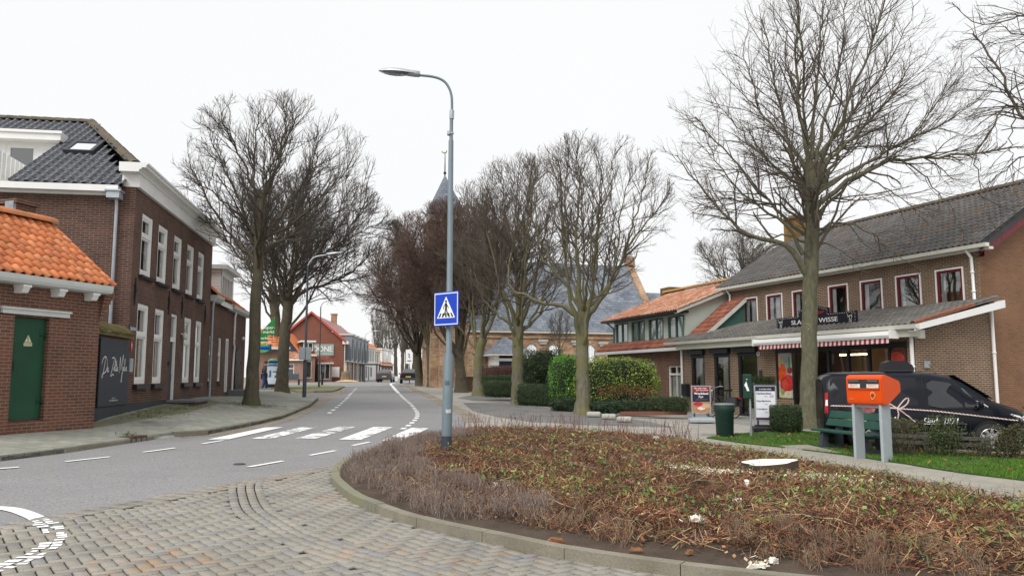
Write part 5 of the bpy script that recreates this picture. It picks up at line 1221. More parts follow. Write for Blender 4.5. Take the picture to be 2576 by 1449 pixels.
ins = MB(); ins.box(-4.9, -.4, 1.3, 1.9, -.3, zb(1.05)); ins.build('counter', plain('orange_counter', (.34, .095, .03), .6, .2, 1.5), bu)
ins = MB(); ins.box(-3.36, -3.08, .07, .085, zb(1.30), zb(1.52)); ins.build('window_notice', M['white'], so)
lm = MB(); lm.box(-4.4, -3.2, 1.4, 1.48, zb(2.22), zb(2.26)); m_ = bpy.data.materials.new('lit_tube'); m_.use_nodes = True; b_ = m_.node_tree.nodes['Principled BSDF']; b_.inputs['Emission Color'].default_value = (1, .72, .30, 1); b_.inputs['Emission Strength'].default_value = 14; lm.build('lamp_tube', m_, bu)
# photo posters on the glass: peppers, sausage and olive in simple shapes
def poster(x0, x1, z0, z1, kind):
    q = MB(); q.box(x0, x1, .045, .065, z0, z1)
    bgc = plain('poster_grey', (.36, .37, .36), .4, .35, 1.4) if kind else plain('poster_dark', (.10, .03, .02), .4, .4, 2.0)
    o = q.build('window_poster', bgc, None, (BU.o[0], BU.o[1], BU.zb), (0, 0, BU.ang))
    def disc(c, rx, rz, col, y, name, t0=0, t1=2 * math.pi):
        d = MB(); pts = [(max(x0, min(x1, c[0] + rx * math.cos(t0 + (t1 - t0) * i / 22))), y, max(z0, min(z1, c[1] + rz * math.sin(t0 + (t1 - t0) * i / 22)))) for i in range(23 if t1 - t0 < 6 else 22)]
        d.poly(pts); d.build(name, plain('print_' + name, col, .35, .3, 9.0), o)
    if kind:
        w_ = x1 - x0
        disc((x0 + .5 * w_, z0 + .14), .5 * w_, .20, (.50, .46, .33), .0440, 'table')
        disc((x0 + .22 * w_, z0 + .86), .26, .33, (.60, .085, .02), .0435, 'pepper')
        disc((x0 + .10 * w_, z0 + 1.28), .07, .25, (.62, .32, .14), .043, 'stalk')
        disc((x0 + .82 * w_, z0 + .95), .13, .12, (.30, .02, .015), .0428, 'tomato'); disc((x0 + .80 * w_, z0 + 1.18), .05, .24, (.06, .22, .03), .0424, 'leaf')
        disc((x0 + .72 * w_, z0 + .52), .32, .28, (.50, .035, .03), .042, 'sausage'); disc((x0 + .42 * w_, z0 + .46), .22, .24, (.40, .02, .02), .0415, 'slice'); disc((x0 + .46 * w_, z0 + .46), .17, .19, (.55, .06, .045), .041, 'slice_face')
        disc((x0 + .26 * w_, z0 + .20), .10, .11, (.30, .29, .07), .0405, 'olive')
    else:
        disc((x0 + .34 * (x1 - x0), z0 + 1.25), .3, .2, (.42, .05, .03), .044, 'ham'); disc((x0 + .4 * (x1 - x0), z0 + 1.0), .30, .07, (.62, .50, .42), .0435, 'fat'); disc((x0 + .6 * (x1 - x0), z0 + 1.05), .16, .05, (.12, .2, .04), .043, 'herb'); disc((x0 + .7 * (x1 - x0), z0 + .62), .3, .28, (.52, .04, .04), .0425, 'sausage')
    return o
tag(poster(-5.88, -5.18, zb(.78), zb(2.32), 1), 'tall photo poster of red peppers, sausage and an olive beside the shop entrance', 'poster')
tag(poster(-.93, -.39, zb(.78), zb(2.30), 0), 'dark red photo poster of cured ham in last shop window bay', 'poster')
b_ = MB(); b_.box(-5.95, -5.12, .0, .12, zb(.15), zb(.75)); b_.build('brick_base', M['brickB'], bu)
# awning: white box and a striped valance
aw = frame_thing('awning', 'rolled shop awning in white case with red and white striped valance', 'awning', BU)
q = MB(); q.prism([(-.62, zb(2.60)), (-.66, zb(2.68)), (-.62, zb(2.80)), (-.37, zb(2.80)), (-.37, zb(2.60))], 'x', -6.33, -.27); q.box(-6.36, -6.32, -.68, -.36, zb(2.58), zb(2.82)); q.box(-.28, -.23, -.68, -.36, zb(2.58), zb(2.82)); q.build('case', M['white'], aw)
def stripes():
    m, nt, b = _mat('striped_awning_cloth'); sp = N(nt, 'ShaderNodeSeparateXYZ'); nt.links.new(coords(nt, 'UV'), sp.inputs[0])
    f = N(nt, 'ShaderNodeMath', operation='MULTIPLY'); f.inputs[1].default_value = 1 / .186; nt.links.new(sp.outputs[0], f.inputs[0])
    g = N(nt, 'ShaderNodeMath', operation='FRACT'); nt.links.new(f.outputs[0], g.inputs[0])
    nt.links.new(ramp(nt, g.outputs[0], [(0, (.33, .02, .03)), (.5, (.66, .62, .60))], 'CONSTANT'), b.inputs['Base Color']); b.inputs['Roughness'].default_value = .8
    return m
va = MB(); n = 62; xx0, xx1 = -6.12, -.36
for i in range(n):
    a, b = xx0 + (xx1 - xx0) * i / n, xx0 + (xx1 - xx0) * (i + 1) / n
    va.quad((a, -.60 + .008 * (i % 2), zb(2.455)), (b, -.60 + .008 * ((i + 1) % 2), zb(2.455)), (b, -.58, zb(2.60)), (a, -.58, zb(2.60)))
va.build('valance', stripes(), aw)
# the shop sign standing on the lean-to roof
sg = frame_thing('shop_sign', 'black shop sign with white name, dashed border and two bull heads on low roof', 'sign', BU)
ys = .5
A0, A1, B0_, B1_ = -6.45, -2.66, zb(3.15), zb(3.60)
outl = [(A0, B0_), (A1, B0_), (A1, B1_), (-3.87, B1_), (-3.87, zb(3.79)), (-4.05, zb(3.80)), (-4.29, zb(3.88)), (-4.6, zb(3.90)), (-4.88, zb(3.88)), (-5.13, zb(3.80)), (-5.31, zb(3.79)), (-5.31, B1_), (A0, B1_)]
q = MB(); q.prism(outl, 'y', ys, ys + .08); q.build('board', plain('black_sign', (.008, .009, .016), .4, .05), sg)
q = MB()
def dash(pts, on=.05, off=.05):
    pl = resample(pts, .025); i = 0
    while i < len(pl) - 2: stroke(q, pl[i:i + 3], .012, ys - .004); i += 4
ins_ = lambda x, z: (x, z)
m_ = .04
bo = [(A0 + m_, B0_ + m_), (A1 - m_, B0_ + m_), (A1 - m_, B1_ - m_), (-3.87 - m_, B1_ - m_), (-3.87 - m_, zb(3.75)), (-4.1, zb(3.765)), (-4.3, zb(3.84)), (-4.6, zb(3.86)), (-4.86, zb(3.84)), (-5.08, zb(3.765)), (-5.31 + m_, zb(3.75)), (-5.31 + m_, B1_ - m_), (A0 + m_, B1_ - m_), (A0 + m_, B0_ + m_)]
dash(bo); q.build('border', M['white'], sg)
q = MB(); put_text(q, 'SLAGERIJ WISSE', -4.56, zb(3.365), w=2.2, h=.20, y=ys - .005, bold=.012)
q.build('lettering', M['white'], sg)
q = MB(); put_text(q, 'Slager', -4.35, zb(3.66), w=.62, h=.13, y=ys - .005, bold=.008, shear=.3); q.build('red_lettering', plain('red_letters', (.55, .02, .02), .5), sg)
for bx in (-6.22, -2.92):
    q = MB(); zz = zb(3.37)
    for st in ([(-.10, .14), (-.075, .08), (-.01, .085), (.02, .095), (.07, .085), (.10, .15)], [(-.09, .04), (-.03, .05), (-.015, 0), (-.035, -.10), (-.02, -.15), (.035, -.15), (.05, -.10), (.06, 0), (.07, .06)], [(-.03, .05), (.0, .085)], [(.07, .06), (.04, .085)], [(.10, .04), (.07, .06)], [(.0, -.02), (.02, -.08), (.0, -.12)]): stroke(q, smooth_pts([(bx + a * 1.05, zz + b) for a, b in st], 4), .014, ys - .005)
    q.build('bull_head', M['white'], sg)
# small things on the shop wall
o = MB(); o.bbox(-11.66, -11.30, -.22, -.01, zb(.72), zb(1.22), .03); o.box(-11.6, -11.36, -.235, -.215, zb(1.06), zb(1.09)); o = o.build('letterbox', M['blackp'], None, (BU.o[0], BU.o[1], BU.zb), (0, 0, BU.ang)); tag(o, 'black letterbox on the brick pier at the left end of the butcher shop', 'letterbox')
o = MB(); o.lathe([(.06, -.03), (.085, -.03), (.085, .0), (.06, .0)], (-6.83, -.03, zb(2.33)), 16, 'y'); o.build('wall_ring_lamp', M['cream'], bu)
o = MB(); o.box(-6.82, -6.70, -.06, 0, zb(1.55), zb(1.75)); o.build('wall_box', M['anthr'], bu)
o = MB(); o.box(.02, .06, .25, .45, zb(1.75), zb(1.95)); o.build('vent_cap', M['lead'], bu)
o = MB(); o.box(.0, .12, -.02, .25, zb(2.58), zb(2.82)); o.build('eave_end', M['cream'], bu)
# ================================================================== street furniture
M['whitegloss'] = plain('white_enamel', (.82, .83, .83), .3, .03)
M['blue'] = plain('traffic_blue', (.004, .052, .50), .35, .06, 2.0)
M['orange'] = plain('post_orange', (.72, .078, .006), .32, .06, 1.5, dirt=(.62, .09, .012), dirt_amt=.3)
M['legs'] = plain('pale_grey_steel', (.36, .40, .43), .5, .08, 3.0, dirt=(.28, .31, .31), dirt_amt=.4)
M['benchgreen'] = plain('bench_green', (.018, .075, .056), .5, .18, 4.0, dirt=(.03, .09, .07), dirt_amt=.4)
M['benchdark'] = plain('bench_dark_concrete', (.045, .055, .07), .7, .2, 4.0, fine=.15)
M['galv'] = plain('galvanised', (.40, .43, .46), .4, .12, 5.0, metal=.5)
def lamp_head(par, c, ang, L=.66, s=1.0):
    """cobra lamp head; c is the arm end, pointing along ang"""
    h = MB(); n = 9; V = []; K = 8
    for i in range(n + 1):
        t = i / n; x = L * t; wd = .125 * s * (math.sin(math.pi * min(1, .18 + t * .78)) ** .6) * (1 if t < .7 else 1 - .35 * (t - .7) / .3); ht = .085 * s * (math.sin(math.pi * (.22 + .70 * t)) ** .7)
        for j in range(K + 1):
            a = math.pi * j / K; V.append((x, wd * math.cos(a), .015 + ht * math.sin(a)))
    F = [(i * (K + 1) + j, (i + 1) * (K + 1) + j, (i + 1) * (K + 1) + j + 1, i * (K + 1) + j + 1) for i in range(n) for j in range(K)]
    h.add(V, F, None, True); h.add(V[:K + 1], [tuple(range(K + 1))]); h.add(V[-K - 1:], [tuple(range(K + 1))[::-1]])
    h.lathe([(0, -.10), (.055, -.10), (.062, 0), (.055, .12), (0, .12)], (0, 0, .03), 10, 'x')
    Mx = Matrix.Translation(c) @ Matrix.Rotation(ang, 4, 'Z') @ Matrix.Rotation(R(-6), 4, 'Y')
    o = h.xf(Mx).build('lamp_head', M['galv'], par)
    g = MB(); V = []
    for i in range(n + 1):
        t = i / n; x = L * (.16 + .80 * t); wd = .10 * s * math.sin(math.pi * min(1, .15 + .78 * t)) ** .6; ht = .055 * s * math.sin(math.pi * (.1 + .8 * t))
        for j in range(K + 1):
            a = math.pi * j / K; V.append((x, wd * math.cos(a), .012 - ht * math.sin(a)))
    g.add(V, F, None, True); g.xf(Mx).build('lamp_bowl', glassm('lamp_bowl_glass', (.9, .92, .92), .12), o)
    return o
YL = 14.3
PL = AT(1123, 1112, YL); PL.z -= .25
lp = thing('street_lamp', 'tall blue grey lamp post with curved arm standing in the planted bed', 'street lamp', PL)
def LL(u, v): p = AT(u, v, YL); return (p.x - PL.x, 0, p.z - PL.z)
q = MB(); a, b, c_, d_, e_ = LL(1123, 1112), LL(1129, 895), LL(1129.3, 886), LL(1134.6, 356), LL(1135, 350)
q.tube([(a[0], 0, 0), a, b, c_, d_, e_, LL(1136, 284)], [.092, .092, .089, .058, .046, .034, .033], 16); q.build('pole', M['pole'], lp)
q = MB(); q.tube([(a[0] - .003, 0, -.05), (a[0], 0, .36)], .096, 16); q.build('pole_foot', M['poled'], lp)
q = MB(); q.tube([LL(1136.2, 300), LL(1136.8, 278)], .043, 12); q.tube([LL(1135.4, 338), LL(1135.5, 334)], .046, 10); q.box(LL(1132, 336)[0] - .05, LL(1132, 336)[0], -.06, .06, LL(1132, 340)[2], LL(1132, 332)[2]); q.build('collar', M['galv'], lp)
q = MB(); q.tube([LL(*p) for p in smooth_pts([(1136.5, 290), (1137, 262), (1135.5, 240), (1129.5, 222), (1119, 207), (1104, 198), (1084, 193), (1060, 190.5), (1038, 188.5)], 3)], .024, 10); q.build('arm', M['pole'], lp)
e_ = LL(1042, 188.8); lamp_head(lp, Vector((e_[0], 0, e_[2] - .01)), math.pi, .67)
q = MB(); s0 = LL(1126, 960); q.lathe([(.0905, -.13), (.0912, -.1), (.0912, .1), (.0905, .13)], (s0[0], 0, s0[2]), 14); 
q2 = MB()
for (u, v, w_, h_) in ((1129, 963, .10, .06), (1130, 1034, .15, .05)):
    p = LL(u, v); V = []
    for k in range(7):
        t = -math.pi / 2 + (-.6 + 1.2 * k / 6) * (w_ / .12); V += [(LL(u - 3, v)[0] + .0935 * math.cos(t) * 1.0 , .0935 * math.sin(t), p[2] - h_ / 2 - .008 * (k % 2)), (LL(u - 3, v)[0] + .0935 * math.cos(t), .0935 * math.sin(t), p[2] + h_ / 2 + .01 * (k % 3))]
    q2 = MB(); q2.add(V, [(2 * k, 2 * k + 2, 2 * k + 3, 2 * k + 1) for k in range(6)]); q2.build('torn_sticker', plain('faded_sticker', (.5, .52, .52) if v > 1000 else (.10, .14, .16), .7, .2, 9), lp)
# pedestrian crossing sign
P = AT(1123.3, 777, YL - .13); sg2 = thing('crosswalk_sign', 'blue square pedestrian crossing sign clamped to the tall lamp post', 'road sign', P, math.atan2(-.64, .77))
q = MB(); q.bbox(-.305, .305, -.012, .012, -.305, .305, .010); q.build('plate', M['blue'], sg2)
q = MB()
for (x0, x1, z0, z1) in ((-.29, .29, .268, .285), (-.29, .29, -.285, -.268), (-.29, -.273, -.268, .268), (.273, .29, -.268, .268)): q.box(x0, x1, -.0145, -.013, z0, z1)
q.build('border', M['whitegloss'], sg2)
q = MB(); q.poly([(-.225, -.0145, -.165), (.225, -.0145, -.165), (0, -.0145, .225)]); q.build('triangle', M['whitegloss'], sg2)
q = MB(); y_ = -.0155
for i in range(5):
    x = -.14 + .07 * i; k = (x) * .32; q.poly([(x - .022 + (x * .18), y_, -.15), (x + .022 + (x * .18), y_, -.15), (x + .016 - x * .1, y_, -.075), (x - .016 - x * .1, y_, -.075)])
q.lathe([(.0, 0), (.024, 0)], (0, y_ - .0005, .135), 14, 'y', False)
for st, w_ in (([(0, .105), (.004, .02), (0, -.01)], .05), ([(-.004, .09), (-.05, .05), (-.06, -.005)], .017), ([(.004, .09), (.045, .045), (.065, .01)], .017), ([(-.008, -.0), (-.02, -.06), (-.05, -.118)], .026), ([(.01, 0), (.03, -.06), (.055, -.125)], .026)): stroke(q, st, w_, y_ - .0007)
q.build('walking_figure', M['blackp'], sg2)
q = MB(); q.box(-.1, .1, .012, .05, .14, .17); q.box(-.1, .1, .012, .05, -.17, -.14); q.build('bracket', M['galv'], sg2)
# other street lamps
def small_lamp(base, top, bend, end, Y, label, r=.07, col='poled', arm_y=0.0):
    p0 = AT(*base, Y); t = thing('street_lamp', label, 'street lamp', p0, 0, 'street lamps down the road')
    L_ = lambda u, v: (AT(u, v, Y).x - p0.x, 0, AT(u, v, Y).z - p0.z)
    tp = L_(*top); q = MB(); q.tube([(0, 0, -.2), (0, 0, 1.75), (0, 0, 1.8), tp], [r, r, r * .66, r * .5], 10); q.build('pole', M[col], t)
    e = L_(*end); bd = L_(*bend); q = MB(); q.tube(smooth_pts([tp, bd, e], 5), r * .38, 8); q.build('arm', M['galv'], t)
    lamp_head(t, Vector(e), 0 if e[0] > tp[0] else math.pi, .6)
    return t
small_lamp((765, 1007), (775, 668), (790, 648), (826, 641), 35.4, 'dark lamp post beside the second tree on the left pavement', .085)
small_lamp((802, 976), (807, 772), (816, 760), (848, 755), 56, 'slim lamp post on the verge before the low terrace houses')
small_lamp((917, 960), (918, 848), (924, 838), (941, 834), 93, 'lamp post in front of the grey box dormers')
small_lamp((963, 961), (963, 868), (968, 860), (981, 857), 128, 'farthest lamp post before the white dormers')
small_lamp((1030, 965), (1031, 790), (1026, 772), (1008, 768), 86, 'thin lamp post beside the black car at the far bend', .06)
o = MB(); p = AT(1029.5, 897, 85.7); o.box(-.38, .38, -.03, .0, -.75, .75); so_ = o.build('road_sign', M['whitegloss'], None, p); tag(so_, 'white rectangular road sign on the thin pole near the black car', 'road sign')
q = MB(); stroke(q, [(-.12, .3), (.05, .2), (-.05, 0), (.1, -.15)], .1, -.035); q.box(-.2, .2, -.036, -.031, -.5, -.4); q.build('symbol', M['blackp'], so_)
for u0, nm in ((760, 'left'), (776, 'right')):
    p = AT(u0, 889.5, 35.25); o = MB(); o.bbox(-.13, .13, -.012, .012, -.28, .28, .01); tag(o.build('traffic_sign', M['signback'], None, p, (0, 0, R(8 if nm == 'left' else -6))), 'grey back of a traffic sign on the %s side of the dark lamp post' % nm, 'traffic sign', 'signs seen from behind')
# ------------------------------------------------------------------ orange post box
MBX = Fr(6.80, 16.3, .52, -.855, 0); gz_ = gz(7.1, 16)
mb_ = thing('mailbox', 'bright orange post box on two pale grey steel legs in the lawn', 'post box', (MBX.o[0], MBX.o[1], gz_ - .02), MBX.ang)
zz = lambda z: z - gz_ + .02
prof = [(.0, zz(1.02)), (.02, zz(.965)), (.06, zz(.95)), (.18, zz(.955)), (.58, zz(1.19)), (.60, zz(1.22)), (.60, zz(1.37)), (.57, zz(1.42)), (.12, zz(1.545)), (.03, zz(1.53)), (-.01, zz(1.48))]
bm_ = bmesh.new(); vs0 = [bm_.verts.new((0, y, z)) for y, z in prof]; f0 = bm_.faces.new(vs0); ex = bmesh.ops.extrude_face_region(bm_, geom=[f0])
for v in [g for g in ex['geom'] if isinstance(g, bmesh.types.BMVert)]: v.co.x = .80
bmesh.ops.recalc_face_normals(bm_, faces=bm_.faces); bmesh.ops.bevel(bm_, geom=[e for e in bm_.edges], offset=.014, segments=2, affect='EDGES')
q = MB(); q.bm(bm_); q.build('box', M['orange'], mb_)
q = MB(); q.box(.06, .74, -.016, .0, zz(1.275), zz(1.45)); q.build('slot_panel', plain('dark_slot', (.035, .04, .045), .4), mb_)
for x0, x1 in ((.065, .325), (.475, .735)):
    q = MB(); q.box(x0, x1, -.022, -.015, zz(1.283), zz(1.36)); lb_ = q.build('address_label', plain('label_white', (.72, .70, .66), .4, .15, 14), mb_)
    q = MB()
    for k in range(3): q.box(x0 + .03, x1 - .04 - .05 * (k % 2), -.0235, -.0222, zz(1.345 - .018 * k), zz(1.352 - .018 * k))
    q.build('label_print', plain('label_orange_print', (.75, .25, .06), .5), lb_)
    q = MB(); q.box(x0 + .02, x1 - .02, -.03, -.012, zz(1.40), zz(1.44)); q.build('slot_flap', plain('slot_grey', (.10, .11, .115), .4), mb_)
q = MB(); q.box(.05, .75, -.018, -.010, zz(1.25), zz(1.272)); q.box(.05, .75, -.03, -.008, zz(1.262), zz(1.275)); q.build('slot_sill', M['orange'], mb_)
q = MB(); q.poly([(.60 + .065 * a, -.014 - .001, zz(1.135) + .085 * b) for a, b in ((-.9, .5), (-.6, .85), (0, .95), (.6, .6), (.95, 0), (.55, -.55), (-.2, -1.0), (-.65, -.6), (-.85, 0))]); em = q.build('emblem', plain('cream_orange', (.72, .40, .14), .4), mb_)
q = MB(); q.poly([(.60 + .05 * a, -.0165, zz(1.135) + .065 * b) for a, b in ((-.9, .5), (-.6, .85), (0, .95), (.6, .6), (.95, 0), (.55, -.55), (-.2, -1.0), (-.65, -.6), (-.85, 0))]); q.build('emblem_face', M['orange'], em)
q = MB()
for xo in (-.02, .012): stroke(q, smooth_pts([(.585 + xo, zz(1.105)), (.585 + xo, zz(1.145)), (.60 + xo, zz(1.155)), (.608 + xo, zz(1.135)), (.595 + xo, zz(1.12))], 3), .009, -.018)
q.build('emblem_horn', M['blackp'], em)
q = MB(); put_text(q, 'post', .12, zz(1.06), w=.10, h=.035, y=-.012); q.build('lettering', plain('dull_orange', (.62, .30, .18), .5), mb_)
for x0 in (.10, .70):
    q = MB(); q.bbox(x0 - .03 + .0, x0 + .03, .04, .34, 0, zz(.97), .012); q.build('leg', M['legs'], mb_)
q = MB(); q.box(.13, .67, .10, .3, zz(.90), zz(.955)); q.box(.25, .5, .095, .105, zz(.92), zz(.945)); q.build('cross_plate', M['legs'], mb_)
# ------------------------------------------------------------------ bench
BF = Fr(7.05, 18.95, .2, -.98); zg = gz(7.4, 18) - .02
be = thing('park_bench', 'green slatted bench on dark chunky concrete frames behind the post box', 'bench', (BF.o[0], BF.o[1], zg), BF.ang)
for (y0, y1, z0, z1, nm) in ((.0, .13, .40, .45, 'seat_slat'), (.15, .28, .395, .445, 'seat_slat'), (.30, .42, .39, .44, 'seat_slat')):
    q = MB(); q.bbox(-.05, 2.15, y0, y1, z0, z1, .008); q.build(nm, M['benchgreen'], be)
for (y, z) in ((.44, .60), (.50, .78)):
    q = MB(); q.bbox(-.05, 2.15, -.022, .022, -.085, .085, .008); q.xf(Matrix.Translation((0, y, z)) @ Matrix.Rotation(R(-16), 4, 'X')); q.build('back_slat', M['benchgreen'], be)
for x in (.25, 1.72):
    q = MB()
    q.prism([(.04, .39), (.0, .08), (.05, 0), (.50, 0), (.56, .08), (.60, .42), (.68, .86), (.62, .86), (.50, .44), (.46, .39)], 'x', x, x + .13)
    o = MB(); bmh = bmesh.new()
    # frame with an opening: outer legs, floor bar and top bar
    q = MB()
    q.prism([(.06, .395), (-.01, .07), (.03, 0), (.13, 0), (.17, .395)], 'x', x, x + .14); q.prism([(.13, 0), (.46, 0), (.46, .10), (.148, .10)], 'x', x + .001, x + .139); q.prism([(.46, 0), (.52, 0), (.56, .07), (.55, .42), (.62, .86), (.54, .87), (.45, .45), (.40, .36), (.44, .10)], 'x', x, x + .14); q.prism([(.17, .33), (.41, .34), (.45, .395), (.17, .395)], 'x', x + .001, x + .139)
    q.build('leg_frame', M['benchdark'], be)
    bmh.free()
# ------------------------------------------------------------------ litter bin, dog bag dispenser
p = G(1824, 1098); bn = thing('litter_bin', 'dark green plastic litter bin standing at the lawn corner', 'bin', p)
q = MB(); q.lathe([(.20, 0), (.215, .03), (.235, .60), (.26, .64), (.265, .78), (.25, .80)], k=24); q.build('body', plain('bin_green', (.007, .030, .022), .6, .12, 3.0), bn)
q = MB(); q.lathe([(.255, .795), (.27, .80), (.265, .83), (.20, .845), (.0, .85)], k=24); q.build('lid', plain('shiny_dark_lid', (.16, .20, .19), .25), bn)
for a in range(0, 360, 45): 
    pass
p = G(1890, 1098); dg = thing('dog_bag_dispenser', 'dark green dog waste bag box on thin grey post with white dog sign', 'dispenser', p, R(-12))
q = MB(); q.tube([(0, 0, -.1), (0, 0, 1.5)], .027, 10); q.build('post', M['galv'], dg)
q = MB(); q.bbox(-.17, .05, -.10, .03, .98, 1.60, .012); q.build('box', plain('forest_green', (.008, .04, .028), .4, .1), dg)
q = MB(); q.poly([(x, -.104, z) for x, z in ((-.14, 1.33), (-.11, 1.38), (-.09, 1.42), (-.075, 1.37), (-.06, 1.30), (-.03, 1.22), (-.02, 1.17), (-.08, 1.17), (-.10, 1.25), (-.13, 1.29))]); q.lathe([(0, 0), (.014, 0)], (-.075, -.104, 1.47), 8, 'y'); q.build('dog_symbol', M['whitegloss'], dg)
# ------------------------------------------------------------------ pavement boards of the butcher
def a_board(px, Y, w_, h_, label, kind, rz, base_col):
    p = G(*px); t = thing('pavement_sign', label, 'advertising board', p, rz)
    q = MB(); q.bbox(-w_ * .66, w_ * .66, -.24, .24, .0, .13, .035); q.box(-w_ * .5, w_ * .5, -.12, .12, .125, .17); q.build('base', M[base_col], t)
    for s_ in (-1, 1): q = MB(); q.box(s_ * w_ * .36 - .025, s_ * w_ * .36 + .025, -.02, .02, .15, .30); q.build('spring_foot', M['anthr'], t)
    z0, z1 = .27, .27 + h_
    q = MB()
    for (a, b, c, d) in ((-w_ / 2, w_ / 2, z0, z0 + .035), (-w_ / 2, w_ / 2, z1 - .035, z1), (-w_ / 2, -w_ / 2 + .035, z0 + .035, z1 - .035), (w_ / 2 - .035, w_ / 2, z0 + .035, z1 - .035)): q.box(a, b, -.02, .02, c, d)
    q.build('frame', M['galv'], t)
    x0, x1 = -w_ / 2 + .034, w_ / 2 - .034; za, zb2 = z0 + .034, z1 - .034; H = zb2 - za
    q = MB(); q.box(x0, x1, -.008, .008, za, zb2); pn = q.build('panel', plain('panel_navy', (.018, .018, .035), .35) if kind == 1 else plain('panel_white', (.74, .76, .80), .4, .04), t)
    y = -.0095
    def rect(a, b, c, d, col, nm): q = MB(); q.quad((a, y, c), (b, y, c), (b, y, d), (a, y, d)); q.build(nm, plain('ink_' + nm, col, .5, .1, 8), pn)
    def tx(s, x, z, w, h, col, bold=.004, shear=0.0): q = MB(); put_text(q, s, x, z, w=w, h=h, y=y - .0015, bold=bold, shear=shear); q.build('lettering', plain('ink', col, .5), pn)
    if kind == 1:
        rect(x0, x1, zb2 - .20 * H, zb2, (.30, .02, .03), 'red_band'); tx('Hier weet u heel', -.02, zb2 - .06 * H, w_ * .62, .05, (.85, .80, .75), .003, .2); tx('zeker wat u proeft!', .03, zb2 - .145 * H, w_ * .62, .05, (.85, .80, .75), .003, .2)
        tx('Weydeland', 0, zb2 - .275 * H, w_ * .72, .085, (.9, .9, .9), .008); tx('Rijk', .0, zb2 - .40 * H, w_ * .24, .085, (.8, .8, .8), .002, .3)
        rect(-w_ * .3, w_ * .32, zb2 - .50 * H, zb2 - .495 * H, (.5, .5, .5), 'rule'); rect(x0, x1, za, za + .42 * H, (.40, .22, .12), 'photo')
        y = -.0102
        for (cx, cz, rx, rz_, col, nm) in ((-.10, .30, .15, .07, (.42, .03, .04), 'meat'), (.14, .24, .17, .07, (.55, .38, .22), 'bread'), (.0, .15, .12, .055, (.72, .62, .55), 'cheese'), (-.02, .10, .16, .035, (.45, .12, .06), 'slices')):
            q = MB(); q.poly([(cx * w_ / .62 + rx * math.cos(a * math.pi / 8), y - .0004 * (1 + cz * 5), za + cz * H / .9 + rz_ * math.sin(a * math.pi / 8)) for a in range(16)]); q.build(nm, plain('print_' + nm, col, .5, .3, 20), pn)
    else:
        rect(x0, x1, zb2 - .14 * H, zb2, (.02, .022, .05), 'header'); tx('SLAGERIJ WISSE ', 0, zb2 - .085 * H, w_ * .55, .035, (.8, .8, .82))
        for i, (s, w1) in enumerate((('Hacheevlees', .66), ('Kipdijvlees', .62), ('Lasagne', .46))):
            tx(s, x0 + .03 + w_ * w1 / 2, zb2 - (.205 + .235 * i) * H, w_ * w1, .055, (.03, .035, .10), .006)
            tx('500 gr.', .02, zb2 - (.30 + .235 * i) * H, .09, .025, (.05, .05, .1), .002); tx('6.25', w_ * .28, zb2 - .29 * H, .10, .05, (.28, .02, .05), .004) if i == 0 else None
        rect(x0, x1, za, za + .07 * H, (.05, .02, .06), 'footer')
    return t
a_board((1765, 1062), 25.5, .62, .90, 'pavement board with a dark meat poster on a pale grey base', 1, R(-4), 'legs')
a_board((1928, 1084), 22, .60, .98, 'white pavement board with the meat price list on black base', 2, R(-6), 'blackp')
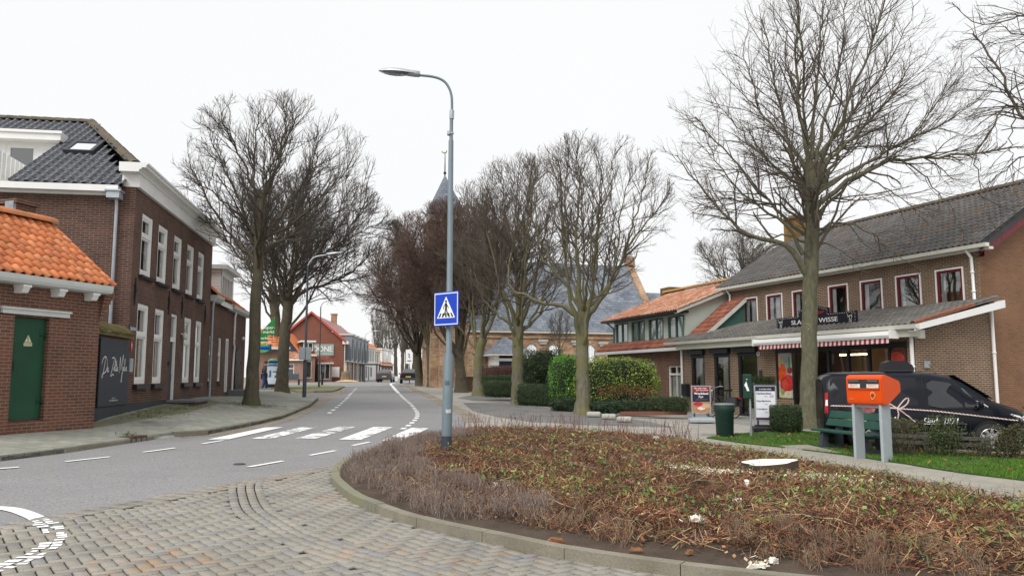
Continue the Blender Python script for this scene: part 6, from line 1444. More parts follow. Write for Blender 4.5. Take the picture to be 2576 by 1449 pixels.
# ------------------------------------------------------------------ bicycle
def bicycle():
    p = G(1846, 1052); t = thing('bicycle', 'dark city bicycle with black panniers parked before the shop windows', 'bicycle', (p.x, p.y, p.z), R(122))
    def wheel(x):
        w = MB(); K = 28; w.tube([(x + .33 * math.cos(2 * math.pi * i / K), 0, .345 + .33 * math.sin(2 * math.pi * i / K)) for i in range(K + 1)], .018, 6, False); o = w.build('wheel', M['iron'], t)
        s = MB()
        for i in range(14):
            a = 2 * math.pi * i / 14; s.tube([(x, .02 * (-1) ** i, .345), (x + .32 * math.cos(a), 0, .345 + .32 * math.sin(a))], .0025, 3)
        s.lathe([(0, -.045), (.02, -.04), (.02, .04), (0, .045)], (x, 0, .345), 8, 'y'); s.build('spokes', M['galv'], o)
    wheel(0); wheel(1.08)
    f = MB()
    for a, b in (((.0, 0, .345), (.42, 0, .28)), ((.42, 0, .28), (.28, 0, .92)), ((.42, 0, .28), (.93, 0, .78)), ((.36, 0, .55), (.92, 0, .86)), ((0, 0, .345), (.33, 0, .72)), ((.90, 0, .98), (.95, 0, .70)), ((.95, 0, .70), (1.08, 0, .345))): f.tube([a, b], .017, 6)
    f.build('frame', M['blackp'], t)
    f = MB(); f.tube(smooth_pts([(.72, -.29, 1.08), (.82, -.26, 1.10), (.90, -.1, 1.06), (.90, .1, 1.06), (.82, .26, 1.10), (.72, .29, 1.08)], 4), .012, 6); f.tube([(.90, 0, .95), (.90, 0, 1.06)], .014, 6); f.build('handlebar', M['galv'], t)
    f = MB(); f.prism([(.12, -.10), (.30, -.08), (.46, -.02), (.46, .02), (.30, .08), (.12, .10)], 'z', .93, .99); f.build('saddle', M['iron'], t)
    f = MB(); f.box(-.28, .22, -.07, .07, .70, .72); f.tube([(-.25, 0, .71), (0, 0, .345)], .008, 4); f.build('carrier', M['iron'], t)
    for s_ in (-1, 1): f = MB(); f.bbox(-.26, .14, s_ * .14 - .055, s_ * .14 + .055, .40, .70, .02); f.build('pannier', M['anthr'], t)
    f = MB(); f.box(-.31, -.28, -.05, .05, .66, .72); f.build('tail_light', plain('red_reflector', (.5, .01, .01), .25), t)
    f = MB(); f.blob((.99, 0, .93), (.05, .05, .05), 8, 6); f.build('headlight', M['galv'], t)
    f = MB(); f.lathe([(.0, -.01), (.09, -.01), (.09, .01), (0, .01)], (.42, -.05, .28), 12, 'y'); f.tube([(.42, -.06, .28), (.50, -.08, .14)], .009, 4); f.box(.46, .54, -.14, -.07, .12, .14); f.build('pedals', M['galv'], t)
    f = MB(); f.tube([(.30, .03, .30), (.24, .18, 0)], .009, 5); f.build('kickstand', M['galv'], t)
bicycle()
# ------------------------------------------------------------------ concrete kerb blocks
for i, (u, v, nm) in enumerate(((1494, 1048, 'left'), (1532, 1054, 'middle'), (1571, 1061, 'right'))):
    p = G(u, v); q = MB(); q.bbox(-.24, .24, -.11, .11, 0, .17, .06); o = q.build('parking_block', M['concrete'], None, p, (0, 0, R(-14 - 4 * i))); tag(o, 'low rounded concrete block, %s of the three beside the garden tree' % nm, 'parking block', 'low concrete blocks by the tree')
# ------------------------------------------------------------------ street drain in the left kerb, cover in the road
p = Vector((-7.87, 17.0, gz(-7.87, 17.0))); a_ = math.atan2(16.94 - 14.83, -7.88 + 8.17)
dr_ = thing('street_drain', 'rusty iron gully box set in the left kerb', 'drain', p, a_)
q = MB(); q.box(-.28, .28, -.02, .34, .085, .11); q.box(-.28, .28, .05, .34, -.05, .085)
for x in (-.28, -.11, .07, .25): q.box(x, x + .03, -.02, .05, -.02, .085)
q.build('box', plain('rusty_iron', (.11, .065, .05), .7, .3, 6), dr_)
q = MB(); q.box(-.25, .25, .03, .048, -.02, .085); q.build('opening', M['dark'], dr_)
p = G(602, 1166); q = MB(); q.lathe([(.0, .006), (.09, .006), (.10, .0)], k=16); tag(q.build('road_cover', plain('worn_iron', (.08, .08, .082), .6), None, p), 'small round iron cover in the asphalt before the crossing', 'cover')
# ================================================================== vehicles
def loft(mb, stations, close_ends=True):
    """stations: list of (x, [(y,z)...]) half sections from sill (outer) up to the roof centre; mirrored"""
    n = len(stations[0][1])
    V = []
    for x, s in stations:
        V += [(x, y, z) for y, z in s] + [(x, -y, z) for y, z in s[::-1]]
    m = 2 * n; F = []
    for i in range(len(stations) - 1):
        for j in range(m - 1): F.append((i * m + j, i * m + j + 1, (i + 1) * m + j + 1, (i + 1) * m + j))
    mb.add(V, F, None, True)
    if close_ends:
        mb.add(V[:m], [tuple(range(m))]); mb.add(V[-m:], [tuple(range(m))[::-1]])
    return mb
def wheel_part(par, x, y, r, rim, side, spokes=9):
    q = MB(); q.lathe([(r * .62, -.10), (r * .94, -.105), (r, -.07), (r, .07), (r * .94, .105), (r * .62, .10)], (x, y, r), 26, 'y'); w = q.build('wheel', M['tyre'], par)
    q = MB(); yo = y + side * .098
    q.lathe([(r * .66, -.03 * side), (r * .69, 0), (r * .64, .008 * side)], (x, yo, r), 26, 'y')
    for k in range(spokes):
        a = 2 * math.pi * k / spokes; c, s_ = math.cos(a), math.sin(a); b = .035
        q.add([(x + c * r * .12 - s_ * b, yo, r + s_ * r * .12 + c * b), (x + c * r * .12 + s_ * b, yo, r + s_ * r * .12 - c * b), (x + c * r * .65 + s_ * b * .9, yo + side * .004, r + s_ * r * .65 - c * b * .9), (x + c * r * .65 - s_ * b * .9, yo + side * .004, r + s_ * r * .65 + c * b * .9)], [(0, 1, 2, 3)])
    q.lathe([(0, .012 * side), (r * .17, .010 * side), (r * .19, -.01 * side)], (x, yo, r), 14, 'y'); q.build('rim', M['alloy'], w)
    q = MB(); q.lathe([(0, 0), (r * .66, 0)], (x, y + side * .06, r), 20, 'y'); q.build('brake', M['iron'], w)
M['tyre'] = plain('tyre', (.018, .018, .018), .8, .2, 8); M['alloy'] = plain('alloy', (.62, .63, .65), .25, .06, 5, metal=.6)
def carpaint(name, col):
    m, nt, b = _mat(name); b.inputs['Base Color'].default_value = c4(col); b.inputs['Roughness'].default_value = .25; b.inputs['Coat Weight'].default_value = .12; b.inputs['Specular IOR Level'].default_value = .2; b.inputs['Coat Roughness'].default_value = .04
    n1 = noise(nt, coords(nt), 2.0, 4); nt.links.new(ramp(nt, n1, [(.3, mul(col, .85)), (.7, mul(col, 1.2))]), b.inputs['Base Color']); return m
M['carglass'] = glassm('car_glass', (.42, .50, .48), .06); M['darkglass'] = glassm('dark_car_glass', (.05, .055, .06), .05)
M['lamp'] = glassm('lamp_glass', (.8, .82, .84), .25); M['redlamp'] = plain('tail_lamp_red', (.35, .008, .012), .2)
def van():
    zv = -.20
    th = R(-15); c, s_ = math.cos(th), math.sin(th)
    hub = Vector((10.80, 18.25))
    # local: x forward from the rear bumper, y to the left; the near side is y = -.9
    xh, yh = 3.50, -.80
    o = Vector((hub.x - (xh * c - yh * s_), hub.y - (xh * s_ + yh * c)))
    t = thing('parked_van', 'black delivery van with twisted red and white rope painted round it behind the hedge', 'van', (o.x, o.y, zv), th)
    bodym = carpaint('van_black', (.006, .007, .012))
    def sec(zs, zt, w, tuck=.0, round_=.10, belt=.98):
        """sill, bulge, belt, shoulder, roof edge, roof"""
        zb_ = min(belt, zt - .12)
        return [(w - .10, zs), (w - .015, zs + .10), (w, zs + .38), (w - .01, zb_ - .1), (w - .03, zb_), (w - .05 - tuck * .45, zb_ + (zt - zb_) * .45), (w - .10 - tuck, zt - round_), (w - .24 - tuck, zt - .03), (0, zt)]
    st = [(0.0, sec(.42, 1.66, .84, .06)), (.05, sec(.36, 1.74, .89, .07)), (.25, sec(.30, 1.81, .905, .075)), (.9, sec(.28, 1.83, .915, .08)), (1.7, sec(.27, 1.835, .915, .08)), (2.35, sec(.27, 1.825, .915, .08)), (2.75, sec(.27, 1.76, .915, .09)), (3.05, sec(.27, 1.62, .91, .11)), (3.40, sec(.28, 1.38, .905, .12, .10)), (3.68, sec(.28, 1.17, .90, .05, .08, 1.02)), (3.95, sec(.28, 1.08, .88, .04, .07, .93)), (4.18, sec(.28, 1.00, .83, .04, .07, .86)), (4.33, sec(.30, .88, .74, .04, .07, .74)), (4.42, sec(.36, .72, .60, .03, .06, .6))]
    q = MB(); loft(q, st); b = q.build('body', bodym, t)
    def side(pts, y=None, nm='x', mat='carglass', par=t, off=.006, sd=-1, sub=1):
        """flat or gently curved panel laid just outside the near side skin"""
        def yat(x, z):
            xs = [a for a, _ in st]; i = max(0, min(len(st) - 2, int(np.searchsorted(xs, x)) - 1)); f = (x - xs[i]) / (xs[i + 1] - xs[i])
            def ys(s): 
                zz_ = [p[1] for p in s]; yy_ = [p[0] for p in s]; return float(np.interp(z, zz_[:-1], yy_[:-1]))
            return ys(st[i][1]) * (1 - f) + ys(st[i + 1][1]) * f
        return [(x, sd * (yat(x, z) + off), z) for x, z in pts]
    def panel(pts, nm, mat, off=.006, sd=-1):
        P = side(pts, off=off, sd=sd); cx = tuple(sum(p[k] for p in P) / len(P) for k in range(3)); q = MB()
        pc = side([(cx[0], cx[2])], off=off + .004, sd=sd)[0]
        q.add(P + [pc], [(i, (i + 1) % len(P), len(P)) for i in range(len(P))]); return q.build(nm, M[mat] if isinstance(mat, str) else mat, t)
    for sd in (-1, 1):
        panel([(2.27, 1.05), (2.27, 1.55), (2.40, 1.62), (2.72, 1.57), (2.95, 1.47), (2.98, 1.02), (2.5, 1.0)], 'side_window', 'glassvan', .008, sd)
        panel([(3.03, 1.02), (3.0, 1.45), (3.22, 1.32), (3.50, 1.10), (3.50, 1.02)], 'quarter_window', 'glassvan', .008, sd)
    P = [(.16, 1.1), (.18, 1.60), (.24, 1.66), (.80, 1.68), (.84, 1.62), (.84, .95), (.55, .88), (.30, .9), (.2, .98)]
    panel(P, 'side_panel_inset', plain('gloss_black_inset', (.006, .006, .010), .12), .006)
    panel([(1.0, 1.62), (1.03, 1.68), (2.05, 1.68), (2.05, 1.05), (1.5, 1.0), (1.0, 1.05)], 'side_panel_inset', plain('gloss_black_inset2', (.008, .008, .013), .15), .006)
    # door shut lines, handle, sill moulding
    def line(pts, w_, nm, mat, off=.010): 
        q = MB(); q.tube(side(resample(pts, .06) + [pts[-1]], off=off), w_, 5); return q.build(nm, mat if not isinstance(mat, str) else M[mat], t)
    for pts in ([(2.18, 1.70), (2.16, 1.2), (2.17, .35)], [(3.12, .98), (3.10, .5), (3.02, .34), (2.18, .34)], [(1.0, 1.70), (.98, 1.0), (.96, .36)]): line(pts, .006, 'shut_line', 'iron', .002)
    line([(.95, .42), (3.02, .42)], .03, 'sill_moulding', plain('grey_plastic', (.06, .062, .065), .6), .004); line([(.95, .66), (3.02, .64)], .018, 'side_moulding', plain('grey_plastic2', (.05, .052, .056), .5), .004)
    line([(2.3, 1.035), (2.55, .99), (3.5, 1.0)], .012, 'belt_trim', 'iron', .006)
    q = MB(); h_ = side([(2.28, .88), (2.42, .88)], off=.03); q.tube(h_, .016, 6); q.build('door_handle', M['iron'], t)
    q = MB(); q.blob((3.30, -1.06, 1.08), (.06, .10, .12), 10, 8); q.box(3.27, 3.33, -1.0, -.85, .99, 1.03); q.build('wing_mirror', bodym, t)
    q = MB(); q.blob((3.30, 1.06, 1.08), (.06, .10, .12), 10, 8); q.build('wing_mirror', bodym, t)
    # windscreen, lamps
    q = MB(); W_ = [(2.86, .70, 1.735), (2.86, -.70, 1.735), (3.62, -.80, 1.20), (3.62, .80, 1.20)]; q.quad(*[(x + .015, y, z + .012) for x, y, z in W_]); q.build('windscreen', M['carglass'], t)
    panel([(3.93, .86), (4.05, .93), (4.28, .80), (4.36, .68), (4.28, .66), (4.1, .76)], 'headlight', 'lamp', .012); panel([(3.93, .86), (4.05, .93), (4.28, .80), (4.36, .68), (4.28, .66), (4.1, .76)], 'headlight', 'lamp', .012, 1)
    q = MB(); q.blob((4.17, -.76, .79), (.10, .05, .06), 8, 6); q.build('headlight_reflector', M['alloy'], t)
    for sd in (-1, 1):
        panel([(.02, .85), (.05, 1.32), (.12, 1.34), (.10, .85)], 'tail_light', 'redlamp', .012, sd)
        panel([(.045, 1.02), (.06, 1.16), (.10, 1.16), (.10, 1.02)], 'tail_light', 'whitegloss', .016, sd)
    # wheel arches and wheels
    for x in (.82, 3.50):
        for sd in (-1, 1):
            q = MB(); pts = [(x + .40 * math.cos(a), .30 + .42 * math.sin(a)) for a in np.linspace(-.05, math.pi + .05, 15)]; q.poly(side(pts, off=.008, sd=sd)); q.build('wheel_arch', M['iron'], t)
            wheel_part(t, x, sd * .83, .33, 0, sd, 9)
    # rope painted round the flank, with its bow
    def rope(pts, w_=.034):
        pl = resample(pts, .03); P = side(pl, off=.016); q = MB(); q.tube(P, w_ / 2, 6, True); 
        return q
    m, nt, b_ = _mat('twisted_rope'); cz = coords(nt); sp = N(nt, 'ShaderNodeSeparateXYZ'); nt.links.new(cz, sp.inputs[0])
    s1 = N(nt, 'ShaderNodeMath', operation='MULTIPLY_ADD'); s1.inputs[1].default_value = 1.6; nt.links.new(sp.outputs[2], s1.inputs[0]); nt.links.new(sp.outputs[0], s1.inputs[2])
    s2 = N(nt, 'ShaderNodeMath', operation='MULTIPLY'); s2.inputs[1].default_value = 16.0; nt.links.new(s1.outputs[0], s2.inputs[0])
    s3 = N(nt, 'ShaderNodeMath', operation='FRACT'); nt.links.new(s2.outputs[0], s3.inputs[0])
    nt.links.new(ramp(nt, s3.outputs[0], [(0, (.30, .10, .09)), (.4, (.78, .70, .66))], 'CONSTANT'), b_.inputs['Base Color'])
    q = MB()
    for pts in ([(.16, 1.02), (.8, 1.01), (1.6, .97)], [(1.6, .97), (2.4, .92), (3.2, .83), (3.95, .74), (4.1, .73)], smooth_pts([(1.6, .97), (1.70, 1.10), (1.80, 1.20), (1.86, 1.19), (1.82, 1.08), (1.70, .99), (1.6, .97)], 4), smooth_pts([(1.6, .97), (1.45, 1.08), (1.30, 1.15), (1.28, 1.08), (1.45, 1.0), (1.6, .97)], 4), smooth_pts([(1.6, .97), (1.62, .85), (1.60, .72), (1.66, .60)], 4), smooth_pts([(1.6, .97), (1.75, .86), (1.86, .76), (1.97, .66)], 4)): q.join(rope(pts))
    q.build('painted_rope', m, t)
    # flank lettering and the meat picture
    def text_on(s, x, z, w_, h_, bold=.006, shear=0.0, mat='whitegloss'):
        vs, fs = text2d(s); xs = [p[0] for p in vs]; ys = [p[1] for p in vs]; bw, bh = max(xs) - min(xs), max(ys) - min(ys); q = MB()
        for dx in (0, bold):
            q.add(side([(x + (a - min(xs)) / bw * w_ + shear * (b - min(ys)) / bh * h_ + dx, z + (b - min(ys)) / bh * h_) for a, b in vs], off=.016 + dx * .1), fs)
        q.build('lettering', M[mat], t)
    text_on('Sinds 1871', 2.12, .62, .70, .15, .012, .25); text_on('straat 4', 1.22, .73, .34, .06); text_on('0119-', 1.25, .66, .22, .05)
    panel([(.62, .92), (.72, 1.10), (.86, 1.18), (1.05, 1.16), (1.15, 1.0), (1.1, .88), (.85, .85)], 'meat_picture', plain('printed_meat', (.34, .10, .10), .4, .5, 6), .012)
    panel([(.14, .70), (.30, .78), (.48, .86), (.62, .80), (.9, .72), (.95, .64), (.2, .6)], 'garnish_picture', plain('printed_garnish', (.42, .40, .14), .4, .5, 9), .012)
    # cooling unit on the roof, wiper, aerial, seats
    q = MB(); q.bbox(1.45, 2.10, -.42, .42, 1.82, 1.86, .01); q.prism([(1.46, 1.86), (1.50, 2.05), (1.62, 2.09), (1.92, 2.08), (2.08, 1.98), (2.12, 1.86)], 'y', -.40, .40); q.build('roof_unit', plain('roof_unit_black', (.014, .014, .018), .35), t)
    q = MB(); q.tube([(2.60, -.3, 1.78), (2.45, -.3, 2.0)], .006, 4); q.build('aerial', M['iron'], t)
    for y in (-.4, .4): q = MB(); q.bbox(2.35, 2.5, y - .22, y + .22, .6, 1.38, .06); q.bbox(2.4, 2.85, y - .22, y + .22, .5, .66, .06); q.build('seat', M['anthr'], t)
    q = MB(); q.box(.1, 4.3, -.7, .7, .2, .32); q.build('underbody', M['iron'], t)
M['glassvan'] = glassm('van_side_glass', (.55, .64, .61), .03)
van()
def hatch(px, Y, label, col, rz, lights, s=1.0):
    p = G(*px); t = thing('parked_car', label, 'car', p, rz, 'cars at the far bend')
    bm_ = carpaint('car_' + lights, col)
    def sec(zs, zt, w, cab):
        zb_ = min(.92, zt - .06)
        return [(w - .08, zs), (w, zs + .28), (w - .01, zb_ - .08), (w - .05, zb_), (w - .10 - cab * .10, zb_ + (zt - zb_) * .5), (w - .14 - cab * .18, zt - .06), (w - .30 - cab * .15, zt - .01), (0, zt)]
    st = [(0, sec(.42, .98, .78, 0)), (.06, sec(.32, 1.05, .84, .3)), (.22, sec(.28, 1.26, .86, .8)), (.5, sec(.26, 1.42, .87, 1)), (1.2, sec(.25, 1.47, .87, 1)), (1.9, sec(.25, 1.44, .87, 1)), (2.5, sec(.25, 1.20, .87, .9)), (2.9, sec(.26, .98, .86, .1)), (3.5, sec(.28, .88, .83, 0)), (3.9, sec(.34, .70, .72, 0))]
    q = MB(); loft(q, st); q.build('body', bm_, t)
    q = MB(); q.quad((.09, -.62, 1.06), (.09, .62, 1.06), (.34, .52, 1.38), (.34, -.52, 1.38)); q.v = [(x - .035, y, z + .01) for x, y, z in q.v]; q.build('rear_window', M['darkglass'], t)
    for sd in (-1, 1):
        q = MB(); q.quad((.45, sd * .80, 1.0), (2.45, sd * .81, 1.0), (1.95, sd * .705, 1.37), (.6, sd * .70, 1.37)); q.build('side_window', M['darkglass'], t)
        q = MB(); q.bbox(-.01, .07, sd * .76 - .08, sd * .76 + .08, .78, 1.0, .02); q.build('tail_light', M['redlamp'], t)
        for x in (.75, 3.2): wheel_part(t, x, sd * .76, .31, 0, sd, 7)
        q = MB(); q.blob((2.45, sd * .98, 1.0), (.06, .10, .07), 8, 6); q.build('wing_mirror', bm_, t)
    q = MB(); q.box(-.012, .0, -.26, .26, .62, .73); q.build('number_plate', plain('yellow_plate', (.62, .45, .04), .5), t)
    q = MB(); q.bbox(-.05, .08, -.80, .80, .36, .56, .03); q.build('rear_bumper', M['anthr'], t)
    return t
hatch((966, 961.5), 92, 'dark grey hatchback seen from behind at the far bend of the road', (.06, .062, .075), R(92), 'grey')
hatch((1027, 964.5), 88, 'black small hatchback on the right beside the tree trunks at the bend', (.012, .013, .018), R(96), 'black')
# white gate closing the view, pergola frame, stump, bollard, boards
p = AT(999, 961, 120); gt = thing('white_gate', 'white slatted gate across the end of the street', 'gate', p)
q = MB(); q.box(-.7, .0, -.05, .05, .1, .85); q.build('panel', M['white'], gt)
for x in (-.75, .02, .65): q = MB(); q.box(x, x + .09, -.05, .05, 0, .95); q.build('post', M['white'], gt)
for z in (.25, .55, .8): q = MB(); q.box(.1, .66, -.03, .03, z, z + .06); q.build('rail', M['white'], gt)
p = AT(930, 960, 101); pg = thing('pergola', 'black pergola frame in front of the red gabled building', 'pergola', p)
q = MB()
q.box(-1.4, 1.0, -.08, .08, 2.1, 2.25); q.box(-1.4, 1.0, 2.0, 2.16, 2.1, 2.25)
q.build('beam', M['iron'], pg)
for x in (-1.3, .8):
    for y in (0, 2.05): q = MB(); q.box(x, x + .14, y - .07, y + .07, 0, 2.1); q.build('post', M['iron'], pg)
p = AT(869, 960, 96); sp_ = thing('tree_stump', 'tall pale sawn tree stump with sawdust before the red gable', 'tree stump', p)
q = MB(); q.lathe([(.85, -.1), (.62, .3), (.52, .8), (.50, 1.22), (.0, 1.25)], k=14); q.build('trunk', plain('stump_bark', (.17, .13, .085), .9, .35, 4), sp_)
q = MB(); q.lathe([(1.5, 0), (.9, .16), (.4, .22), (0, .24)], (.35, -.5, 0), 14); q.build('sawdust', plain('sawdust', (.52, .36, .18), .95, .3, 4), sp_)
q = MB(); q.prism([(-.12, 1.2), (.12, 1.2), (.05, 2.4), (-.06, 2.1)], 'y', -.05, .05); q.build('splinter', plain('fresh_wood', (.62, .46, .25), .8, .2, 5), sp_)
p = G(810, 969.5); q = MB(); q.lathe([(.09, -.1), (.09, .85), (.07, .9), (0, .92)], k=12); tag(q.build('bollard', M['iron'], None, p), 'short black bollard on the verge beside the slim lamp post', 'bollard')
# plank bench on the verge
p = G(735, 968); fb = thing('plank_bench', 'dark plank bench on the verge beyond the second tree', 'bench', p, R(6))
q = MB(); q.box(-.9, .9, -.2, .2, .42, .48); q.build('seat', M['iron'], fb)
q = MB(); q.box(-.9, .5, .2, .25, .5, .95); q.build('backrest', plain('blue_grey_board', (.07, .10, .13), .6), fb)
for x in (-.6, .5): q = MB(); q.box(x, x + .12, -.18, .18, 0, .42); q.build('leg', M['iron'], fb)
# supermarket flags, round sign, poster stand
def flag(pts, Y, label, words):
    p0 = AT(*pts[-1], Y); t = thing('shop_flag', label, 'flag', p0, 0, 'supermarket flags')
    L_ = lambda u, v: (AT(u, v, Y).x - p0.x, AT(u, v, Y).z - p0.z)
    q = MB(); P2 = [L_(*p) for p in pts[:-1]]
    V = [(a, .04 * math.sin(a * 4), b) for a, b in P2] + [(a, .04 * math.sin(a * 4) + .012, b) for a, b in P2]; n = len(P2)
    q.add(V, [tuple(range(n)), tuple(range(n, 2 * n))[::-1]] + [(i, (i + 1) % n, n + (i + 1) % n, n + i) for i in range(n)]); cl = q.build('cloth', plain('flag_green', (.012, .235, .03), .6, .2, 3), t)
    q = MB()
    for s, (u, v), w_ in words: x, z = L_(u, v); put_text(q, s, x, z, w=w_, y=-.05, bold=.012)
    q.build('lettering', M['white'], cl)
    e = L_(pts[0][0] - 2, pts[0][1]); q = MB(); q.tube([(e[0], .03, P2[1][1] - .2), (e[0] + .02, .03, P2[0][1] + .03)], .018, 6); q.build('flag_pole', M['white'], t)
flag([(691, 799), (692, 842), (664, 845), (657, 838), (660, 830), (691, 960)], 46.2, 'upper green supermarket flag with white lettering between two trunks', [('Super-', (676.5, 825), .70), ('markt', (676.5, 834.5), .64)])
flag([(673.5, 843), (674, 859), (652, 860), (650, 846), (652, 836), (674, 960)], 45.6, 'lower green supermarket flag half hidden by first tree trunk', [('markt', (664, 850.5), .5)])
q = MB(); p = AT(661, 876, 46.4); q.bbox(-.50, .50, -.08, .08, -.24, .24, .05); o = q.build('hanging_sign', plain('sign_teal', (.03, .12, .13), .4, .1), None, p); tag(o, 'blue and green hanging supermarket sign below the green flags', 'sign')
q = MB(); q.lathe([(0, 0), (.30, 0)], (0, -.083, 0), 18, 'y'); q.v = [(a * 1.5, b, c * .85) for a, b, c in q.v]; q.build('oval', plain('sign_green', (.10, .42, .08), .4), o); q = MB(); q.box(-.42, .42, -.09, -.085, -.09, .09); q.build('band', M['blue'], o)
p = AT(685, 974.5, 47.2); ps = thing('poster_stand', 'white supermarket poster stand with round blue green top beside the person', 'advertising board', p, R(5))
q = MB(); q.bbox(-.40, .40, -.2, .2, 0, .2, .03); q.build('base', M['blackp'], ps)
q = MB(); q.bbox(-.36, .36, -.03, .03, .2, 1.42, .015); pn = q.build('panel', plain('pale_poster', (.60, .68, .74), .4, .1, 4), ps)
q = MB(); q.box(-.32, .32, -.034, -.031, 1.25, 1.34); q.box(-.20, -.08, -.034, -.031, .6, 1.0); q.box(.0, .3, -.034, -.031, .88, .96); q.box(.12, .32, -.034, -.031, .55, .72); q.build('print', plain('poster_blue', (.05, .15, .28), .5, .3, 6), pn)
q = MB(); q.lathe([(0, -.03), (.22, -.03), (.24, 0), (.22, .03), (0, .03)], (0, 0, 1.50), 20, 'y'); q.v = [(a * 1.35, b, 1.5 + (c - 1.5) * .85) for a, b, c in q.v]; tp_ = q.build('oval_top', plain('top_green', (.22, .42, .10), .4), ps); q = MB(); q.box(-.26, .26, -.04, -.032, 1.44, 1.56); q.build('band', M['blue'], tp_)
p = G(668, 986); q = MB(); q.bbox(-.36, .36, -.2, .2, -.05, .22, .03); tag(q.build('stone_block', M['stone'], None, p, (0, 0, R(4))), 'low mossy stone block at the feet of the walking person', 'stone block')
# litter and sawn wood in the bed come with the planting
# ================================================================== the person by the shop
def person():
    p = G(663, 985.5); H = 1.74
    t = thing('person', 'person in dark padded jacket, dark red cap and jeans stepping along the pavement', 'person', p, R(15))
    # joints, facing +x (to the right); z up
    J = {'pel': (0, 0, .93), 'chest': (.03, 0, 1.22), 'neck': (.05, 0, 1.46), 'head0': (.06, 0, 1.53), 'head': (.08, 0, 1.64), 'crown': (.07, 0, 1.72),
         'hl': (-.0, .10, .90), 'kl': (.16, .11, .50), 'al': (.12, .11, .09), 'tl': (.28, .12, .04), 'hr': (0, -.10, .90), 'kr': (.02, -.11, .49), 'ar': (-.14, -.11, .10), 'tr': (.01, -.12, .04),
         'sl': (.04, .20, 1.40), 'el': (-.02, .27, 1.12), 'wl': (.12, .27, .90), 'sr': (.04, -.20, 1.40), 'er': (.02, -.28, 1.10), 'wr': (.20, -.26, .93)}
    RD = {'pel': .15, 'chest': .16, 'neck': .055, 'head0': .06, 'head': .095, 'crown': .07, 'hl': .10, 'kl': .062, 'al': .042, 'tl': .035, 'hr': .10, 'kr': .062, 'ar': .042, 'tr': .035, 'sl': .07, 'el': .05, 'wl': .033, 'sr': .07, 'er': .05, 'wr': .033}
    E = [('pel', 'chest'), ('chest', 'neck'), ('neck', 'head0'), ('head0', 'head'), ('head', 'crown'), ('pel', 'hl'), ('hl', 'kl'), ('kl', 'al'), ('al', 'tl'), ('pel', 'hr'), ('hr', 'kr'), ('kr', 'ar'), ('ar', 'tr'), ('chest', 'sl'), ('sl', 'el'), ('el', 'wl'), ('chest', 'sr'), ('sr', 'er'), ('er', 'wr')]
    def skin(name, keys, edges, rad, mat, root, jj=J):
        ks = list(keys); me = bpy.data.meshes.new(name); me.from_pydata([jj[k] for k in ks], [(ks.index(a), ks.index(b)) for a, b in edges], [])
        o = bpy.data.objects.new(name, me); COL.objects.link(o); o.parent = t; me.materials.append(mat)
        md = o.modifiers.new('Skin', 'SKIN'); md.use_smooth_shade = True
        for i, k in enumerate(ks): r = rad[k]; me.skin_vertices[0].data[i].radius = (r, r); me.skin_vertices[0].data[i].use_root = (k == root)
        ms = o.modifiers.new('Sub', 'SUBSURF'); ms.levels = 1; ms.render_levels = 2; return o
    skinm = plain('skin_tone', (.42, .24, .17), .6, .08)
    JB = dict(J); RB = dict(RD); EB = list(E)
    for side_, s_ in (('l', 1), ('r', -1)):
        w = Vector(J['w' + side_]); d = (w - Vector(J['e' + side_])).normalized()
        JB['pm' + side_] = tuple(w + d * .07); RB['pm' + side_] = .034; EB.append(('w' + side_, 'pm' + side_))
        for k in range(4):
            b = w + d * (.10) + Vector((0, (k - 1.5) * .020, 0)); tip = b + d * (.065 + .01 * (1.5 - abs(k - 1.5))) + Vector((-.02, 0, -.01))
            JB['f%s%d' % (side_, k)] = tuple(b); JB['t%s%d' % (side_, k)] = tuple(tip); RB['f%s%d' % (side_, k)] = .010; RB['t%s%d' % (side_, k)] = .008
            EB += [('pm' + side_, 'f%s%d' % (side_, k)), ('f%s%d' % (side_, k), 't%s%d' % (side_, k))]
        JB['th' + side_] = tuple(w + d * .08 + Vector((.045, -.0 * s_, 0))); RB['th' + side_] = .010; EB.append(('pm' + side_, 'th' + side_))
    skin('body', JB.keys(), EB, RB, skinm, 'pel', JB)
    jr = {k: RD[k] + .035 for k in RD}; jr['chest'] = .195; jr['pel'] = .185; jr['neck'] = .085; jr['wl'] = .05; jr['wr'] = .05
    J2 = dict(J); J2['neck'] = (.05, 0, 1.44)
    skin('jacket', ('pel', 'chest', 'neck', 'sl', 'el', 'wl', 'sr', 'er', 'wr'), [('pel', 'chest'), ('chest', 'neck'), ('chest', 'sl'), ('sl', 'el'), ('el', 'wl'), ('chest', 'sr'), ('sr', 'er'), ('er', 'wr')], jr, plain('dark_jacket', (.018, .016, .024), .6, .3, 5), 'chest', J2)
    tr_ = {k: RD[k] + .022 for k in RD}; tr_['pel'] = .165
    skin('jeans', ('pel', 'hl', 'kl', 'al', 'hr', 'kr', 'ar'), [('pel', 'hl'), ('hl', 'kl'), ('kl', 'al'), ('pel', 'hr'), ('hr', 'kr'), ('kr', 'ar')], tr_, plain('jeans_blue', (.028, .055, .13), .8, .25, 6), 'pel')
    q = MB(); q.lathe([(.105, -.02), (.112, .0), (.108, .05), (.08, .10), (0, .125)], (.07, 0, 1.66), 14); q.prism([(.13, -.07), (.21, -.05), (.23, 0), (.21, .05), (.13, .07)], 'z', 1.645, 1.66); q.build('cap', plain('dark_red_cap', (.10, .018, .022), .8), t)
    q = MB(); q.lathe([(.085, -.06), (.10, -.02), (.085, .03)], (.06, 0, 1.475), 12); q.build('scarf', plain('dark_red_scarf', (.09, .015, .025), .9, .3, 12), t)
